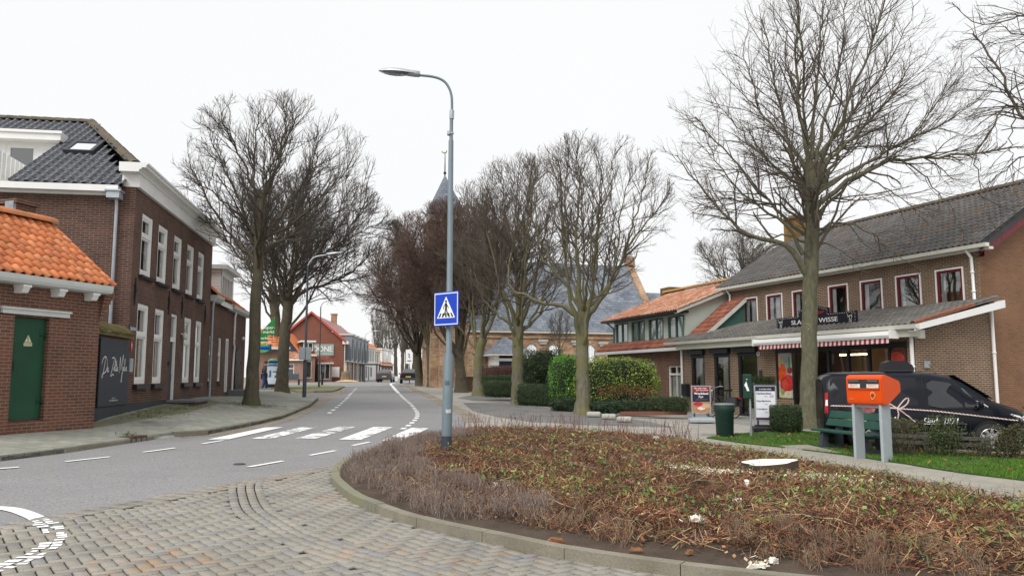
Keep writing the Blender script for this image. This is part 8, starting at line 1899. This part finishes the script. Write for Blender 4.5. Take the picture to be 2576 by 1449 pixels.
# fallen leaves, dry and green
p = scatter(BEDIN, 7000, rg, 9); dk = seg_np(bedk, p[:, 0], p[:, 1]); p = p[dk > .3]
V, F = slips(np.c_[p, zbed(p[:, 0], p[:, 1])], (.018, .045), (.014, .03), .6, rg, (.01, .05)); o = npmesh('dry_leaf_litter', V, F, island('dry_leaves', [(.250, .112, .050), (.188, .075, .037), (.338, .188, .088), (.150, .069, .044), (.400, .250, .112), (.213, .088, .044)], .8, .2)); o['kind'] = 'stuff'
ctr = scatter(BEDIN, 700, rg, 8.5); dk = seg_np(bedk, ctr[:, 0], ctr[:, 1]); ctr = ctr[dk > 1.3]; ctr = ctr[np.sin(ctr[:, 0] * 1.7) + np.sin(ctr[:, 1] * 2.3 + 1) > -.9]; p = np.repeat(ctr, 6, 0) + rg.normal(size=(len(ctr) * 6, 2)) * .07
V, F = slips(np.c_[p, zbed(p[:, 0], p[:, 1])], (.022, .055), (.018, .036), .8, rg, (.03, .13)); o = npmesh('green_shoots', V, F, island('shoot_green', [(.13, .24, .05), (.10, .20, .045), (.18, .29, .06), (.25, .28, .07), (.08, .16, .055), (.34, .30, .10)], .5, .4)); o['kind'] = 'stuff'
p = ctr[rg.choice(len(ctr), min(len(ctr), 260), replace=False)]; p = np.repeat(p, 3, 0) + rg.normal(size=(len(p) * 3, 2)) * .06
Q, Rr = stems(np.c_[p, zbed(p[:, 0], p[:, 1])], (.12, .32), (.002, .0035), .5, rg, 4); V, F = tubes_np([(Q, Rr, 3)])
o = npmesh('straw_stalks', V, F, island('stalks', [(.32, .24, .10), (.22, .20, .06), (.28, .17, .07), (.16, .17, .05)], .8, .2)); o['kind'] = 'stuff'
# long green and grey prunings
p = scatter(BEDIN, 620, rg, 7.5); dk = seg_np(bedk, p[:, 0], p[:, 1]); p = p[dk > .9]; m = len(p); az = rg.random(m) * 6.28; n = 6; Q = np.empty((m, n, 3)); Q[:, 0] = np.c_[p, zbed(p[:, 0], p[:, 1]) + .04]; L = rg.uniform(.3, .9, m)
for i in range(1, n):
    az = az + rg.normal(size=m) * .22; Q[:, i, :2] = Q[:, i - 1, :2] + np.stack([np.cos(az), np.sin(az)], 1) * L[:, None] / (n - 1); Q[:, i, 2] = zbed(Q[:, i, 0], Q[:, i, 1]) + .04 + rg.random(m) * .05
V, F = tubes_np([(Q, rg.uniform(.003, .0075, m)[:, None] * np.linspace(1, .5, n)[None], 5)]); o = npmesh('pruned_branches', V, F, island('green_bark', [(.16, .19, .07), (.12, .15, .06), (.26, .24, .14), (.18, .12, .07), (.11, .14, .055), (.34, .27, .15)], .8, .2)); o['kind'] = 'stuff'
# grey brown heather along the kerb: tufts of fine stems
def heather(n_t, cond, hr, per, name, cols):
    p = scatter(BEDIN, n_t * 3, rg); d = seg_np(bedk, p[:, 0], p[:, 1]); p = p[cond(p, d)][:n_t]; h0 = rg.uniform(.75, 1.15, len(p)); d = seg_np(bedk, p[:, 0], p[:, 1])
    q = np.repeat(p, per, 0); hh = np.repeat(h0, per); th = rg.random(len(q)) * 6.283; tl = np.abs(rg.normal(size=len(q))) * .62
    dirs = norm(np.stack([np.cos(th) * tl, np.sin(th) * tl, np.ones(len(q))], 1)); b = np.c_[q + rg.normal(size=q.shape) * .05, np.zeros(len(q))]; b[:, 2] = zbed(b[:, 0], b[:, 1]) - .01
    L = rg.uniform(*hr, len(q)) * hh; n = 4; Q = np.empty((len(q), n, 3)); Q[:, 0] = b; dd = dirs
    for i in range(1, n): dd = norm(dd + rg.normal(size=dd.shape) * .16 + [0, 0, .05]); Q[:, i] = Q[:, i - 1] + dd * (L / (n - 1))[:, None]
    par = (Q, np.repeat(np.array([[.0028, .0024, .002, .0014]]), len(q), 0))
    C = np.zeros(3); E = np.full(3, 1e3)
    Tw = level(rg, par, 26, .35, (20, 60), (.03, .08), 3, .0016, .15, .06, C, E, 0, .25, len(q) * 6, rmin=.0014, fill=.9)
    V, F = tubes_np([(par[0], par[1], 3), (Tw[0], Tw[1], 3)]); o = npmesh(name, V, F, island('heather_' + name, cols, .9, .1)); o['kind'] = 'stuff'
hc = [(.27, .215, .185), (.22, .17, .145), (.32, .265, .23), (.245, .17, .14), (.18, .125, .10), (.35, .29, .25)]
heather(760, lambda p, d: (d > .13) & (d < 1.15 + .2 * np.sin(p[:, 0] * 3 + p[:, 1])) & (p[:, 0] < .4) & (p[:, 1] > 7.2), (.13, .24), 26, 'dry_heather', hc)
heather(170, lambda p, d: (d > .12) & (d < 1.2) & (p[:, 1] > 13.0) & (p[:, 0] < -.9), (.15, .27), 26, 'dry_heather', hc)
heather(620, lambda p, d: (d > .28) & (d < 1.25 + .25 * np.sin(p[:, 0] * 4)) & (p[:, 0] > .2) & (np.sin(p[:, 0] * 2.6 + 1) > -.45), (.09, .19), 26, 'low_dry_heather', [(.272, .176, .128), (.208, .136, .096), (.320, .224, .160), (.240, .136, .096), (.304, .256, .160)])
# upright red twigs along the back edge
pl = resample(GP([(1150, 1090), (1240, 1086), (1450, 1094), (1646, 1108), (1740, 1124)]), .055); p = np.array(pl); p = np.repeat(p, 3, 0) + rg.normal(size=(len(p) * 3, 2)) * .22
cl = .5 + .5 * np.sin(p[:, 0] * 5.5); p = p[rg.random(len(p)) < .35 + .65 * cl]
Q, Rr = stems(np.c_[p, zbed(p[:, 0], p[:, 1])], (.16, .50), (.0035, .006), .16, rg, 5, 3, 1.0, .07)
T2 = level(rg, (Q, Rr), 7, .4, (20, 40), (.06, .18), 3, .003, .06, .08, np.zeros(3), np.full(3, 1e3), 0, .3, 2500, rmin=.0025); V, F = tubes_np([(Q, Rr, 4), (T2[0], T2[1], 3)])
o = npmesh('red_upright_twigs', V, F, island('dogwood', [(.22, .11, .085), (.17, .08, .065), (.27, .16, .11), (.14, .065, .055)], .8, .2)); o['kind'] = 'stuff'
# fresh stump, sawdust, chunks of wood
PW = plain('fresh_cut_wood', (.84, .80, .70), .8, .12, 6, fine=.1); RW = plain('rotten_wood', (.25, .11, .05), .9, .3, 7, fine=.3)
def bedp(u, v): q = G(u, v, .13); return Vector((q.x, q.y, float(zbed(q.x, q.y))))
c = bedp(1935, 1192); c.z -= .02; st_ = thing('cut_stump', 'freshly sawn broad low tree stump with bright pale top in the bed', 'tree stump', c)
K = 26; rad = [1 + .12 * math.sin(3 * 2 * math.pi * i / K + 1) + .08 * math.sin(5 * 2 * math.pi * i / K) for i in range(K)]
top = [(.37 * rad[i] * math.cos(2 * math.pi * i / K), 0.17 * rad[i] * math.sin(2 * math.pi * i / K), .16 + .025 * rad[i] * math.sin(2 * math.pi * i / K) + .02 * math.cos(2 * math.pi * i / K)) for i in range(K)]; bot = [(x * 1.12, y * 1.12, -.1) for x, y, z in top]
q = MB(); q.add(top + bot, [(i, (i + 1) % K, K + (i + 1) % K, K + i) for i in range(K)], None, True); q.build('bark', M['soil'], st_); q = MB(); q.poly(top); q.v = [(x, y, z + .003) for x, y, z in q.v]; q.build('cut_face', PW, st_)
cp = []
for (u, v, sx_, sy_, n) in ((1735, 1190, .16, .10, 420), (1800, 1203, .10, .12, 520), (1835, 1200, .12, .1, 200), (2062, 1203, .25, .12, 500), (2120, 1215, .22, .15, 260), (1960, 1200, .4, .3, 260), (1760, 1322, .06, .04, 60), (1905, 1408, .05, .03, 40), (1258, 1228, .05, .04, 40), (2260, 1245, .2, .12, 120)):
    b = bedp(u, v); cp.append(np.c_[b.x + rg.normal(size=n) * sx_, b.y + rg.normal(size=n) * sy_])
cp = np.concatenate(cp); V, F = slips(np.c_[cp, zbed(cp[:, 0], cp[:, 1])], (.012, .045), (.008, .022), .4, rg, (.03, .065)); o = npmesh('sawdust_chips', V, F, island('chips', [(.78, .72, .58), (.70, .62, .46), (.82, .78, .68), (.60, .48, .32)], .9, .1)); o['kind'] = 'stuff'
for (u, v, L, w_, mat, rz, lab) in ((1856, 1273, .17, .07, PW, 60, 'wedge of white sawn wood standing below the stump'), (1762, 1322, .2, .05, PW, 8, 'flat pale sawn chunk near the front of the bed'), (1256, 1228, .10, .06, PW, 40, 'small white chip of wood near the dry heather'), (1878, 1225, .16, .06, PW, 70, 'pale splinter of wood just left below the stump'), (1905, 1410, .18, .03, PW, -8, 'long pale splinter by the front kerb'),
                                 (1400, 1346, .16, .035, RW, 12, 'orange brown rotten wood lump by the kerb'), (1600, 1371, .12, .03, RW, -10, 'broken reddish wood piece beside the kerb'), (1735, 1380, .07, .035, RW, 30, 'small orange wood crumb near the kerb'), (1945, 1398, .08, .045, PW, 35, 'knobbly white wood chunk right of the splinter')):
    b = bedp(u, v); q = MB(); bm_ = bmesh.new(); bmesh.ops.create_cube(bm_, size=1); bmesh.ops.subdivide_edges(bm_, edges=bm_.edges, cuts=2)
    for vv in bm_.verts: vv.co = Vector((vv.co.x * L * (1 - .4 * (vv.co.z + .5)), vv.co.y * w_, vv.co.z * w_ * .9)) + Vector((random.uniform(-1, 1), random.uniform(-1, 1), random.uniform(-1, 1))) * w_ * .13
    q.bm(bm_); o = q.build('wood_chunk', mat, None, (b.x, b.y, b.z + .03), (R(random.uniform(-20, 20)), R(random.uniform(-15, 15)), R(rz))); tag(o, lab, 'wood chunk', 'sawn wood left in the bed')
b = bedp(1928, 1338); q = MB(); q.tube([(-.17, 0, .0), (-.08, .01, .02), (.04, 0, .03), (.15, -.01, .01)], [.02, .03, .032, .025], 10); tag(q.build('mossy_log', plain('mossy_log', (.15, .17, .035), .9, .3, 6, fine=.3), None, (b.x, b.y, b.z + .03), (0, 0, R(8))), 'short moss green log lying in the bed', 'log')
b = bedp(1650, 1103); q = MB(); q.blob((0, 0, .06), (.09, .06, .05), 8, 6, .2); tag(q.build('litter_paper', M['white'], None, b), 'crumpled white paper at the back edge of the bed', 'litter')
# ------------------------------------------------------------------ lawn
LAWN = GP([(1777, 1101), (1878, 1115.7), (1982, 1126), (2119, 1143), (2279, 1166.6), (2426, 1190), (2576, 1208), (2640, 1218)]) + [(8.4, 10.5), (13, 9.5), (13.2, 15.4), (10.6, 17.2), (9.0, 18.6), (8.6, 21.6), (7.4, 22.6), (6.9, 22.0)] + GP([(1900, 1089), (1830, 1092)])
patch('lawn_soil', LAWN, M['lawn'], .015, .6)
patch('bench_slab', GP([(1960, 1123.5), (2030, 1121), (2118, 1141), (2085, 1138.5)]), M['path'], .03, .5)
p = scatter(LAWN, 62000, rg, 13.5); d = seg_np(LAWN + [LAWN[0]], p[:, 0], p[:, 1]); z = np.array([gz(a, b) for a, b in p]) + .012
tall = np.ones(len(p))
for (a, b) in ((6.95, 16.05), (7.3, 15.5), (7.2, 16.25), (7.5, 15.7)): tall += 1.8 * np.exp(-((p[:, 0] - a) ** 2 + (p[:, 1] - b) ** 2) / .03)
n = len(p); az = rg.random(n) * 6.283; h = rg.uniform(.025, .055, n) * tall * (.8 + .4 * np.sin(p[:, 0] * 3) * np.sin(p[:, 1] * 2.3)); w = rg.uniform(.004, .008, n); ln = rg.normal(size=(n, 2)) * .6
sx_, sy_ = np.cos(az) * w, np.sin(az) * w
V = np.stack([np.c_[p[:, 0] - sx_, p[:, 1] - sy_, z], np.c_[p[:, 0] + sx_, p[:, 1] + sy_, z], np.c_[p[:, 0] + ln[:, 0] * h, p[:, 1] + ln[:, 1] * h, z + h]], 1).reshape(-1, 3)
o = npmesh('lawn_grass', V, np.arange(3 * n).reshape(-1, 3), island('grass_blades', [(.075, .175, .012), (.06, .145, .012), (.095, .205, .016), (.07, .16, .016), (.12, .21, .025), (.06, .155, .010)], .6, .25)); o['kind'] = 'stuff'
p = np.concatenate([scatter(LAWN, 420, rg), np.array(resample([(8.6, 18.0), (10.6, 16.2), (13, 14.6)], .01))[:420] + rg.normal(size=(len(np.array(resample([(8.6, 18.0), (10.6, 16.2), (13, 14.6)], .01))[:420]), 2)) * .25])
V, F = slips(np.c_[p, [gz(a, b) + .03 for a, b in p]], (.03, .07), (.02, .045), .3, rg, (.0, .03)); o = npmesh('fallen_leaves', V, F, island('fallen_leaves', [(.22, .085, .04), (.16, .06, .03), (.30, .16, .08), (.13, .06, .04)], .85, .2)); o['kind'] = 'stuff'
# weeds in pavement joints and moss at wall foot
wp = np.concatenate([np.array(GP([(360, 1050), (400, 1040), (440, 1030), (470, 1022), (600, 1018), (665, 1022), (640, 1024)], 0, zpav)).repeat(160, 0) + rg.normal(size=(1120, 2)) * [.35, .35], np.array(GP([(322, 1096)], 0, zpav)).repeat(60, 0) + rg.normal(size=(60, 2)) * .08])
V, F = slips(np.c_[wp, [zpav(a, b) + .005 for a, b in wp]], (.03, .08), (.006, .014), .9, rg, (0, .03)); o = npmesh('pavement_weeds', V, F, island('weeds', [(.09, .15, .03), (.12, .16, .04), (.07, .11, .025)], .7, .2)); o['kind'] = 'stuff'
# ------------------------------------------------------------------ hedges and shrubs
def leaves(C, n, size, rg, flat=.5):
    N_ = norm(rg.normal(size=(n, 3)) + [0, 0, flat]); a = norm(np.cross(N_, rg.normal(size=(n, 3)))); b = np.cross(N_, a); s = rg.uniform(*size, n)[:, None]
    return np.stack([C - a * s, C - b * s * .55 - N_ * s * .12, C + a * s, C + b * s * .55 - N_ * s * .12], 1).reshape(-1, 3), np.arange(4 * n).reshape(-1, 4)
def hedge(name, label, cat, base, size, cols, n=5000, leaf=(.02, .035), rz=0.0, rnd=.0, core=True, lump=.06, stems_=0, corecol=(.018, .028, .012), group=None, seed=1, holes=0.0):
    """size (w,d,h); rnd 0 = clipped box ... 1 = ellipsoid; leaves sit in the outer shell"""
    rg = np.random.default_rng(seed); t = thing(name, label, cat, base, rz, group); w, d, h = size
    q = rg.normal(size=(n, 3)); q = norm(q); pw = 2 + (1 - rnd) ** 1.6 * 10
    q = q / (np.abs(q) ** pw).sum(1, keepdims=True) ** (1 / pw); r = 1 - np.abs(rg.normal(size=n)) * .13 if core else rg.random(n) ** .45
    q = q * r[:, None]; q *= (1 + lump * np.sin(q[:, :1] * 5 + seed) * np.cos(q[:, 1:2] * 4 + q[:, 2:] * 6))
    if holes: keep = (np.sin(q[:, 0] * 7 + seed) * np.sin(q[:, 2] * 6 + 2 * seed) + np.sin(q[:, 1] * 5)) > -1 + holes; q = q[keep]
    P = np.stack([q[:, 0] * w / 2, q[:, 1] * d / 2, h / 2 + q[:, 2] * h / 2], 1); P = P[P[:, 2] > .01]
    V, F = leaves(P, len(P), leaf, rg); npmesh('foliage', V, F, island(name + '_leaf', cols, .55, .35, var=.25, scale=3), t)
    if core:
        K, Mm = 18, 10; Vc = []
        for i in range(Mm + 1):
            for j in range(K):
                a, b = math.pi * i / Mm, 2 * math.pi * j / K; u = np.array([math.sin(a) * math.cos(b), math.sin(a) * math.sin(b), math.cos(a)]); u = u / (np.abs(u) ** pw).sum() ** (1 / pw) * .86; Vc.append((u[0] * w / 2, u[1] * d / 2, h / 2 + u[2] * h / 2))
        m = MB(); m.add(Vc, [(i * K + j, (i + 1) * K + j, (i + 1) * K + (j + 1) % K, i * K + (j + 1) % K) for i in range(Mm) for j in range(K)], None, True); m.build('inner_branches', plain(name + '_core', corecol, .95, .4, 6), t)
    if stems_:
        b = np.c_[rg.uniform(-.35, .35, stems_) * w, rg.uniform(-.35, .35, stems_) * d, np.full(stems_, -.05)]; Q, Rr = stems(b, (h * .6, h * 1.0), (.004, .009), .22, rg, 5); V, F = tubes_np([(Q, Rr, 4)]); npmesh('stem', V, F, M['twig'], t)
    return t
GDK = [(.027, .065, .020), (.037, .081, .025), (.022, .053, .019), (.050, .088, .025), (.062, .094, .031)]
GBR = [(.107, .273, .035), (.137, .332, .039), (.087, .225, .035), (.166, .351, .049), (.078, .195, .039)]
GYL = [(.139, .255, .046), (.209, .348, .058), (.557, .603, .116), (.116, .209, .046), (.325, .441, .081), (.174, .278, .046), (.696, .696, .186), (.128, .232, .046)]
GMX = [(.048, .072, .024), (.072, .090, .030), (.108, .090, .036), (.060, .084, .030), (.132, .084, .036), (.042, .066, .024)]
hedge('clipped_hedge', 'small dark clipped hedge block left of the large elm trunk', 'hedge', G(1978, 1087), (.84, .8, .74), GDK + GMX[:2], 9000, (.012, .022), R(-20), .05, seed=2)
hedge('low_hedge', 'low brownish clipped hedge behind the green bench', 'hedge', Vector((8.6, 19.0, gz(8.6, 19) - .02)), (2.6, .5, .72), GMX + [(.12, .10, .04)], 8000, (.012, .022), R(-72), .05, seed=3, core=True, corecol=(.03, .028, .016))
hedge('garden_shrub', 'upright leafy shrub in front of the van door', 'shrub', Vector((8.95, 16.75, gz(8.9, 16.7) - .02)), (.72, .55, .86), [(.05, .085, .025), (.065, .10, .03), (.09, .10, .035), (.04, .07, .02)], 3600, (.014, .026), 0, .5, core=False, stems_=26, seed=4, lump=.2)
hedge('garden_shrub', 'loose shrub right of the van front wheel', 'shrub', Vector((10.05, 16.3, gz(10, 16.3) - .02)), (.62, .55, .68), GMX, 3200, (.014, .026), 0, .4, core=False, stems_=30, seed=5, lump=.2)
hedge('garden_shrub', 'brown green hedge shrub at the right edge of the picture', 'shrub', Vector((11.4, 17.0, gz(11.4, 17) - .02)), (1.3, .8, .98), GMX + [(.15, .09, .04)], 5200, (.014, .026), 0, .3, core=False, stems_=40, seed=6, lump=.15)
hedge('garden_shrub', 'thin twiggy shrub with few leaves before the van side', 'shrub', Vector((8.3, 17.2, gz(8.3, 17.2) - .02)), (.95, .4, .66), GMX, 650, (.014, .024), R(-40), .4, core=False, stems_=46, seed=7)
hedge('garden_shrub', 'sparse low shrub left of the front wheel of the van', 'shrub', Vector((9.6, 16.6, gz(9.6, 16.6) - .02)), (.45, .4, .55), GMX, 700, (.012, .022), 0, .4, core=False, stems_=26, seed=8)
rl = thing('low_rail', 'low weathered double wooden rail between lawn and van', 'rail', (8.35, 17.75, gz(8.4, 17.7)), math.atan2(-1.9, 2.3))
for z in (.20, .33): q = MB(); q.box(-.6, 1.9, -.03, .03, z, z + .07); q.build('rail', plain('grey_wood', (.12, .115, .10), .9, .25, 4), rl)
for x in (-.5, .65, 1.8): q = MB(); q.box(x, x + .08, -.02, .06, -.1, .42); q.build('post', plain('grey_wood_post', (.11, .105, .09), .9, .25, 4), rl)
# churchyard side
hedge('tall_bush', 'bright green clipped conifer hedge left of the pale barked tree', 'hedge', AT(1428, 1035, 33), (1.5, 1.7, 2.3), GBR, 12000, (.02, .035), 0, .6, lump=.09, seed=9)
hedge('tall_bush', 'broad rounded yellow green variegated bush right of the pale barked tree', 'hedge', AT(1548, 1030, 32.3), (3.5, 2.1, 2.1), GYL, 17000, (.022, .04), R(-14), .72, lump=.09, seed=10)
hedge('dark_shrub', 'dark rhododendron shrub behind the clipped hedges', 'shrub', AT(1368, 1000, 39), (2.3, 1.8, 2.3), GDK + [(.07, .10, .04), (.11, .13, .07)], 8000, (.03, .055), 0, .75, seed=11, lump=.16)
hedge('dark_shrub', 'dark green conifer rising between rhododendron and bright hedge', 'shrub', AT(1420, 1005, 37.5), (1.3, 1.2, 2.0), [(.015, .04, .02), (.02, .05, .025), (.03, .06, .03)], 5200, (.03, .05), 0, .7, seed=12, lump=.15)
hedge('dark_shrub', 'bluish green round shrub at the foot of the bright hedge', 'shrub', AT(1398, 1003, 36), (.95, .9, 1.15), [(.035, .07, .05), (.05, .09, .06), (.03, .055, .04)], 3200, (.02, .035), 0, .7, seed=13)
hedge('dark_shrub', 'small leafy shrub beside the porch door', 'shrub', AT(1330, 965, 44), (2.0, 1.2, 1.5), GDK + [(.10, .13, .06)], 3200, (.03, .05), 0, .8, seed=14, lump=.2)
hedge('russet_shrub', 'dry russet fine twigged hedge before the church porch', 'shrub', AT(1282, 968, 43), (3.0, 1.2, 1.05), [(.10, .042, .034), (.13, .055, .04), (.085, .04, .032), (.15, .075, .05)], 7000, (.016, .03), R(-5), .3, corecol=(.05, .024, .02), seed=15)
hedge('box_hedge', 'rear low clipped box hedge below the russet hedge', 'hedge', AT(1285, 976, 41.5), (2.9, .7, .68), GDK, 6000, (.018, .03), R(-4), .04, seed=16)
hedge('box_hedge', 'front low clipped box hedge around the grooved tree trunk, far stretch', 'hedge', AT(1268, 1000, 37.5), (2.1, .7, .80), GDK + [(.045, .09, .02)], 6000, (.018, .03), R(-28), .04, seed=17)
hedge('box_hedge', 'front low clipped box hedge right of the grooved tree trunk', 'hedge', AT(1355, 1023, 33.4), (2.0, .75, .95), GDK + [(.045, .09, .02)], 6500, (.018, .03), R(-30), .04, seed=18)
hedge('juniper', 'spreading dark juniper left of the pale barked tree foot', 'shrub', AT(1418, 1034, 30.2), (1.0, .8, .52), [(.03, .06, .025), (.045, .08, .035), (.025, .05, .025)], 3400, (.018, .035), 0, .7, seed=19, lump=.2)
hedge('juniper', 'spreading dark juniper right of the pale barked tree foot', 'shrub', AT(1530, 1040, 28.6), (1.3, .9, .46), [(.03, .06, .025), (.045, .08, .035), (.025, .05, .025)], 4200, (.018, .035), 0, .7, seed=20, lump=.2)
hedge('box_hedge', 'low dark hedge below the window of the long dormer house', 'hedge', AT(1682, 1037, 28.3), (1.35, .6, .55), GDK + GMX, 4200, (.016, .03), R(-14), .1, seed=22)
hedge('box_hedge', 'low hedge behind the small iron fence', 'hedge', AT(1600, 1036, 29.3), (1.2, .6, .42), GDK, 3600, (.016, .03), R(-14), .1, seed=23)
hy = thing('hydrangea', 'hydrangea with round dry brown flower heads in front of the variegated bush', 'shrub', AT(1572, 1035, 30))
V = []; rg2 = np.random.default_rng(9); st2 = []
for i in range(24):
    u = 1503 + 140 * (i + .5) / 24; v = 983 + (-9, 4, -3, 8, -12, 2)[i % 6] + (0 if 1540 < u < 1590 else 3); c = AT(u, v, 30 + rg2.uniform(-.5, .3)) - AT(1572, 1035, 30)
    q = np.random.default_rng(i).normal(size=(90, 3)); q = norm(q) * .085; Vl, Fl = leaves(q + np.array(c), 90, (.018, .03), rg2)
    m = npmesh('flower_head', Vl, Fl, M.setdefault('hyd', island('dry_hydrangea', [(.26, .13, .065), (.21, .10, .05), (.31, .18, .10), (.18, .085, .045)], .9, .1)), hy); st2.append([(c.x * .98, c.y, -.05), (c.x, c.y, c.z * .5), (c.x, c.y, c.z)])
V, F = tubes_np([(np.array(st2), np.full((24, 3), .007), 4)]); npmesh('stem', V, F, M['twig'], hy)
fe = thing('iron_fence', 'small dark iron bar fence beside the dormer house hedge', 'fence', AT(1580, 1038, 28.6), R(-10))
q = MB()
for i in range(11): q.box(i * .085, i * .085 + .012, -.006, .006, 0, .60 + .03 * (i % 2))
q.box(-.02, .9, -.01, .01, .50, .52); q.box(-.02, .9, -.01, .01, .1, .12); q.build('bars', M['iron'], fe)
q = MB(); a, b = AT(1560, 1040, 28.0), AT(1728, 1039, 28.2)
ed = thing('garden_edging', 'low red brick edging along the garden of the dormer house', 'edging', a, math.atan2(b.y - a.y, b.x - a.x)); q.box(0, (b - a).length, -.05, .05, -.05, .07); q.build('edging', M['brickR'], ed)
cw = thing('churchyard_wall', 'low mossy topped garden wall left of the porch trees', 'wall', AT(1160, 972, 50), R(-24))
q = MB(); q.box(0, 2.0, -.15, .15, -.3, .52); q.build('wall', M['brickD'], cw); q = MB(); q.box(-.03, 2.03, -.2, .2, .52, .62); q.build('coping', plain('moss_coping', (.13, .13, .03), .95, .3, 3, fine=.3), cw)
# tubs by the shop
px_ = BU.w(-6.5, -.22); tb = thing('wall_planter', 'dark wall planter with clipped green plant beside the shop door', 'planter', (px_[0], px_[1], BU.zb + zb(1.12)), BU.ang)
q = MB(); q.bbox(-.5, .5, -.16, .16, 0, .14, .02); q.build('trough', M['anthr'], tb)
V, F = leaves(np.stack([rg.uniform(-.52, .52, 2600), rg.uniform(-.2, .2, 2600), .14 + .26 * rg.random(2600) ** .6], 1), 2600, (.012, .022), rg); npmesh('foliage', V, F, island('planter_leaf', GDK + [(.05, .10, .03)], .5, .3), tb)
px_ = BU.w(-6.72, -.45); tb = thing('pot_plant', 'pale pot with small green shrub standing by the shop door', 'pot plant', (px_[0], px_[1], gz(*px_)), BU.ang)
q = MB(); q.lathe([(.11, 0), (.15, .3), (.165, .32), (.14, .32), (.13, .28)], k=14); q.build('pot', plain('pale_pot', (.32, .33, .28), .7, .1), tb)
V, F = leaves(norm(rg.normal(size=(1500, 3))) * .24 * rg.random((1500, 1)) ** .4 + [0, 0, .55], 1500, (.014, .026), rg); npmesh('foliage', V, F, island('pot_leaf', GDK, .5, .3), tb)
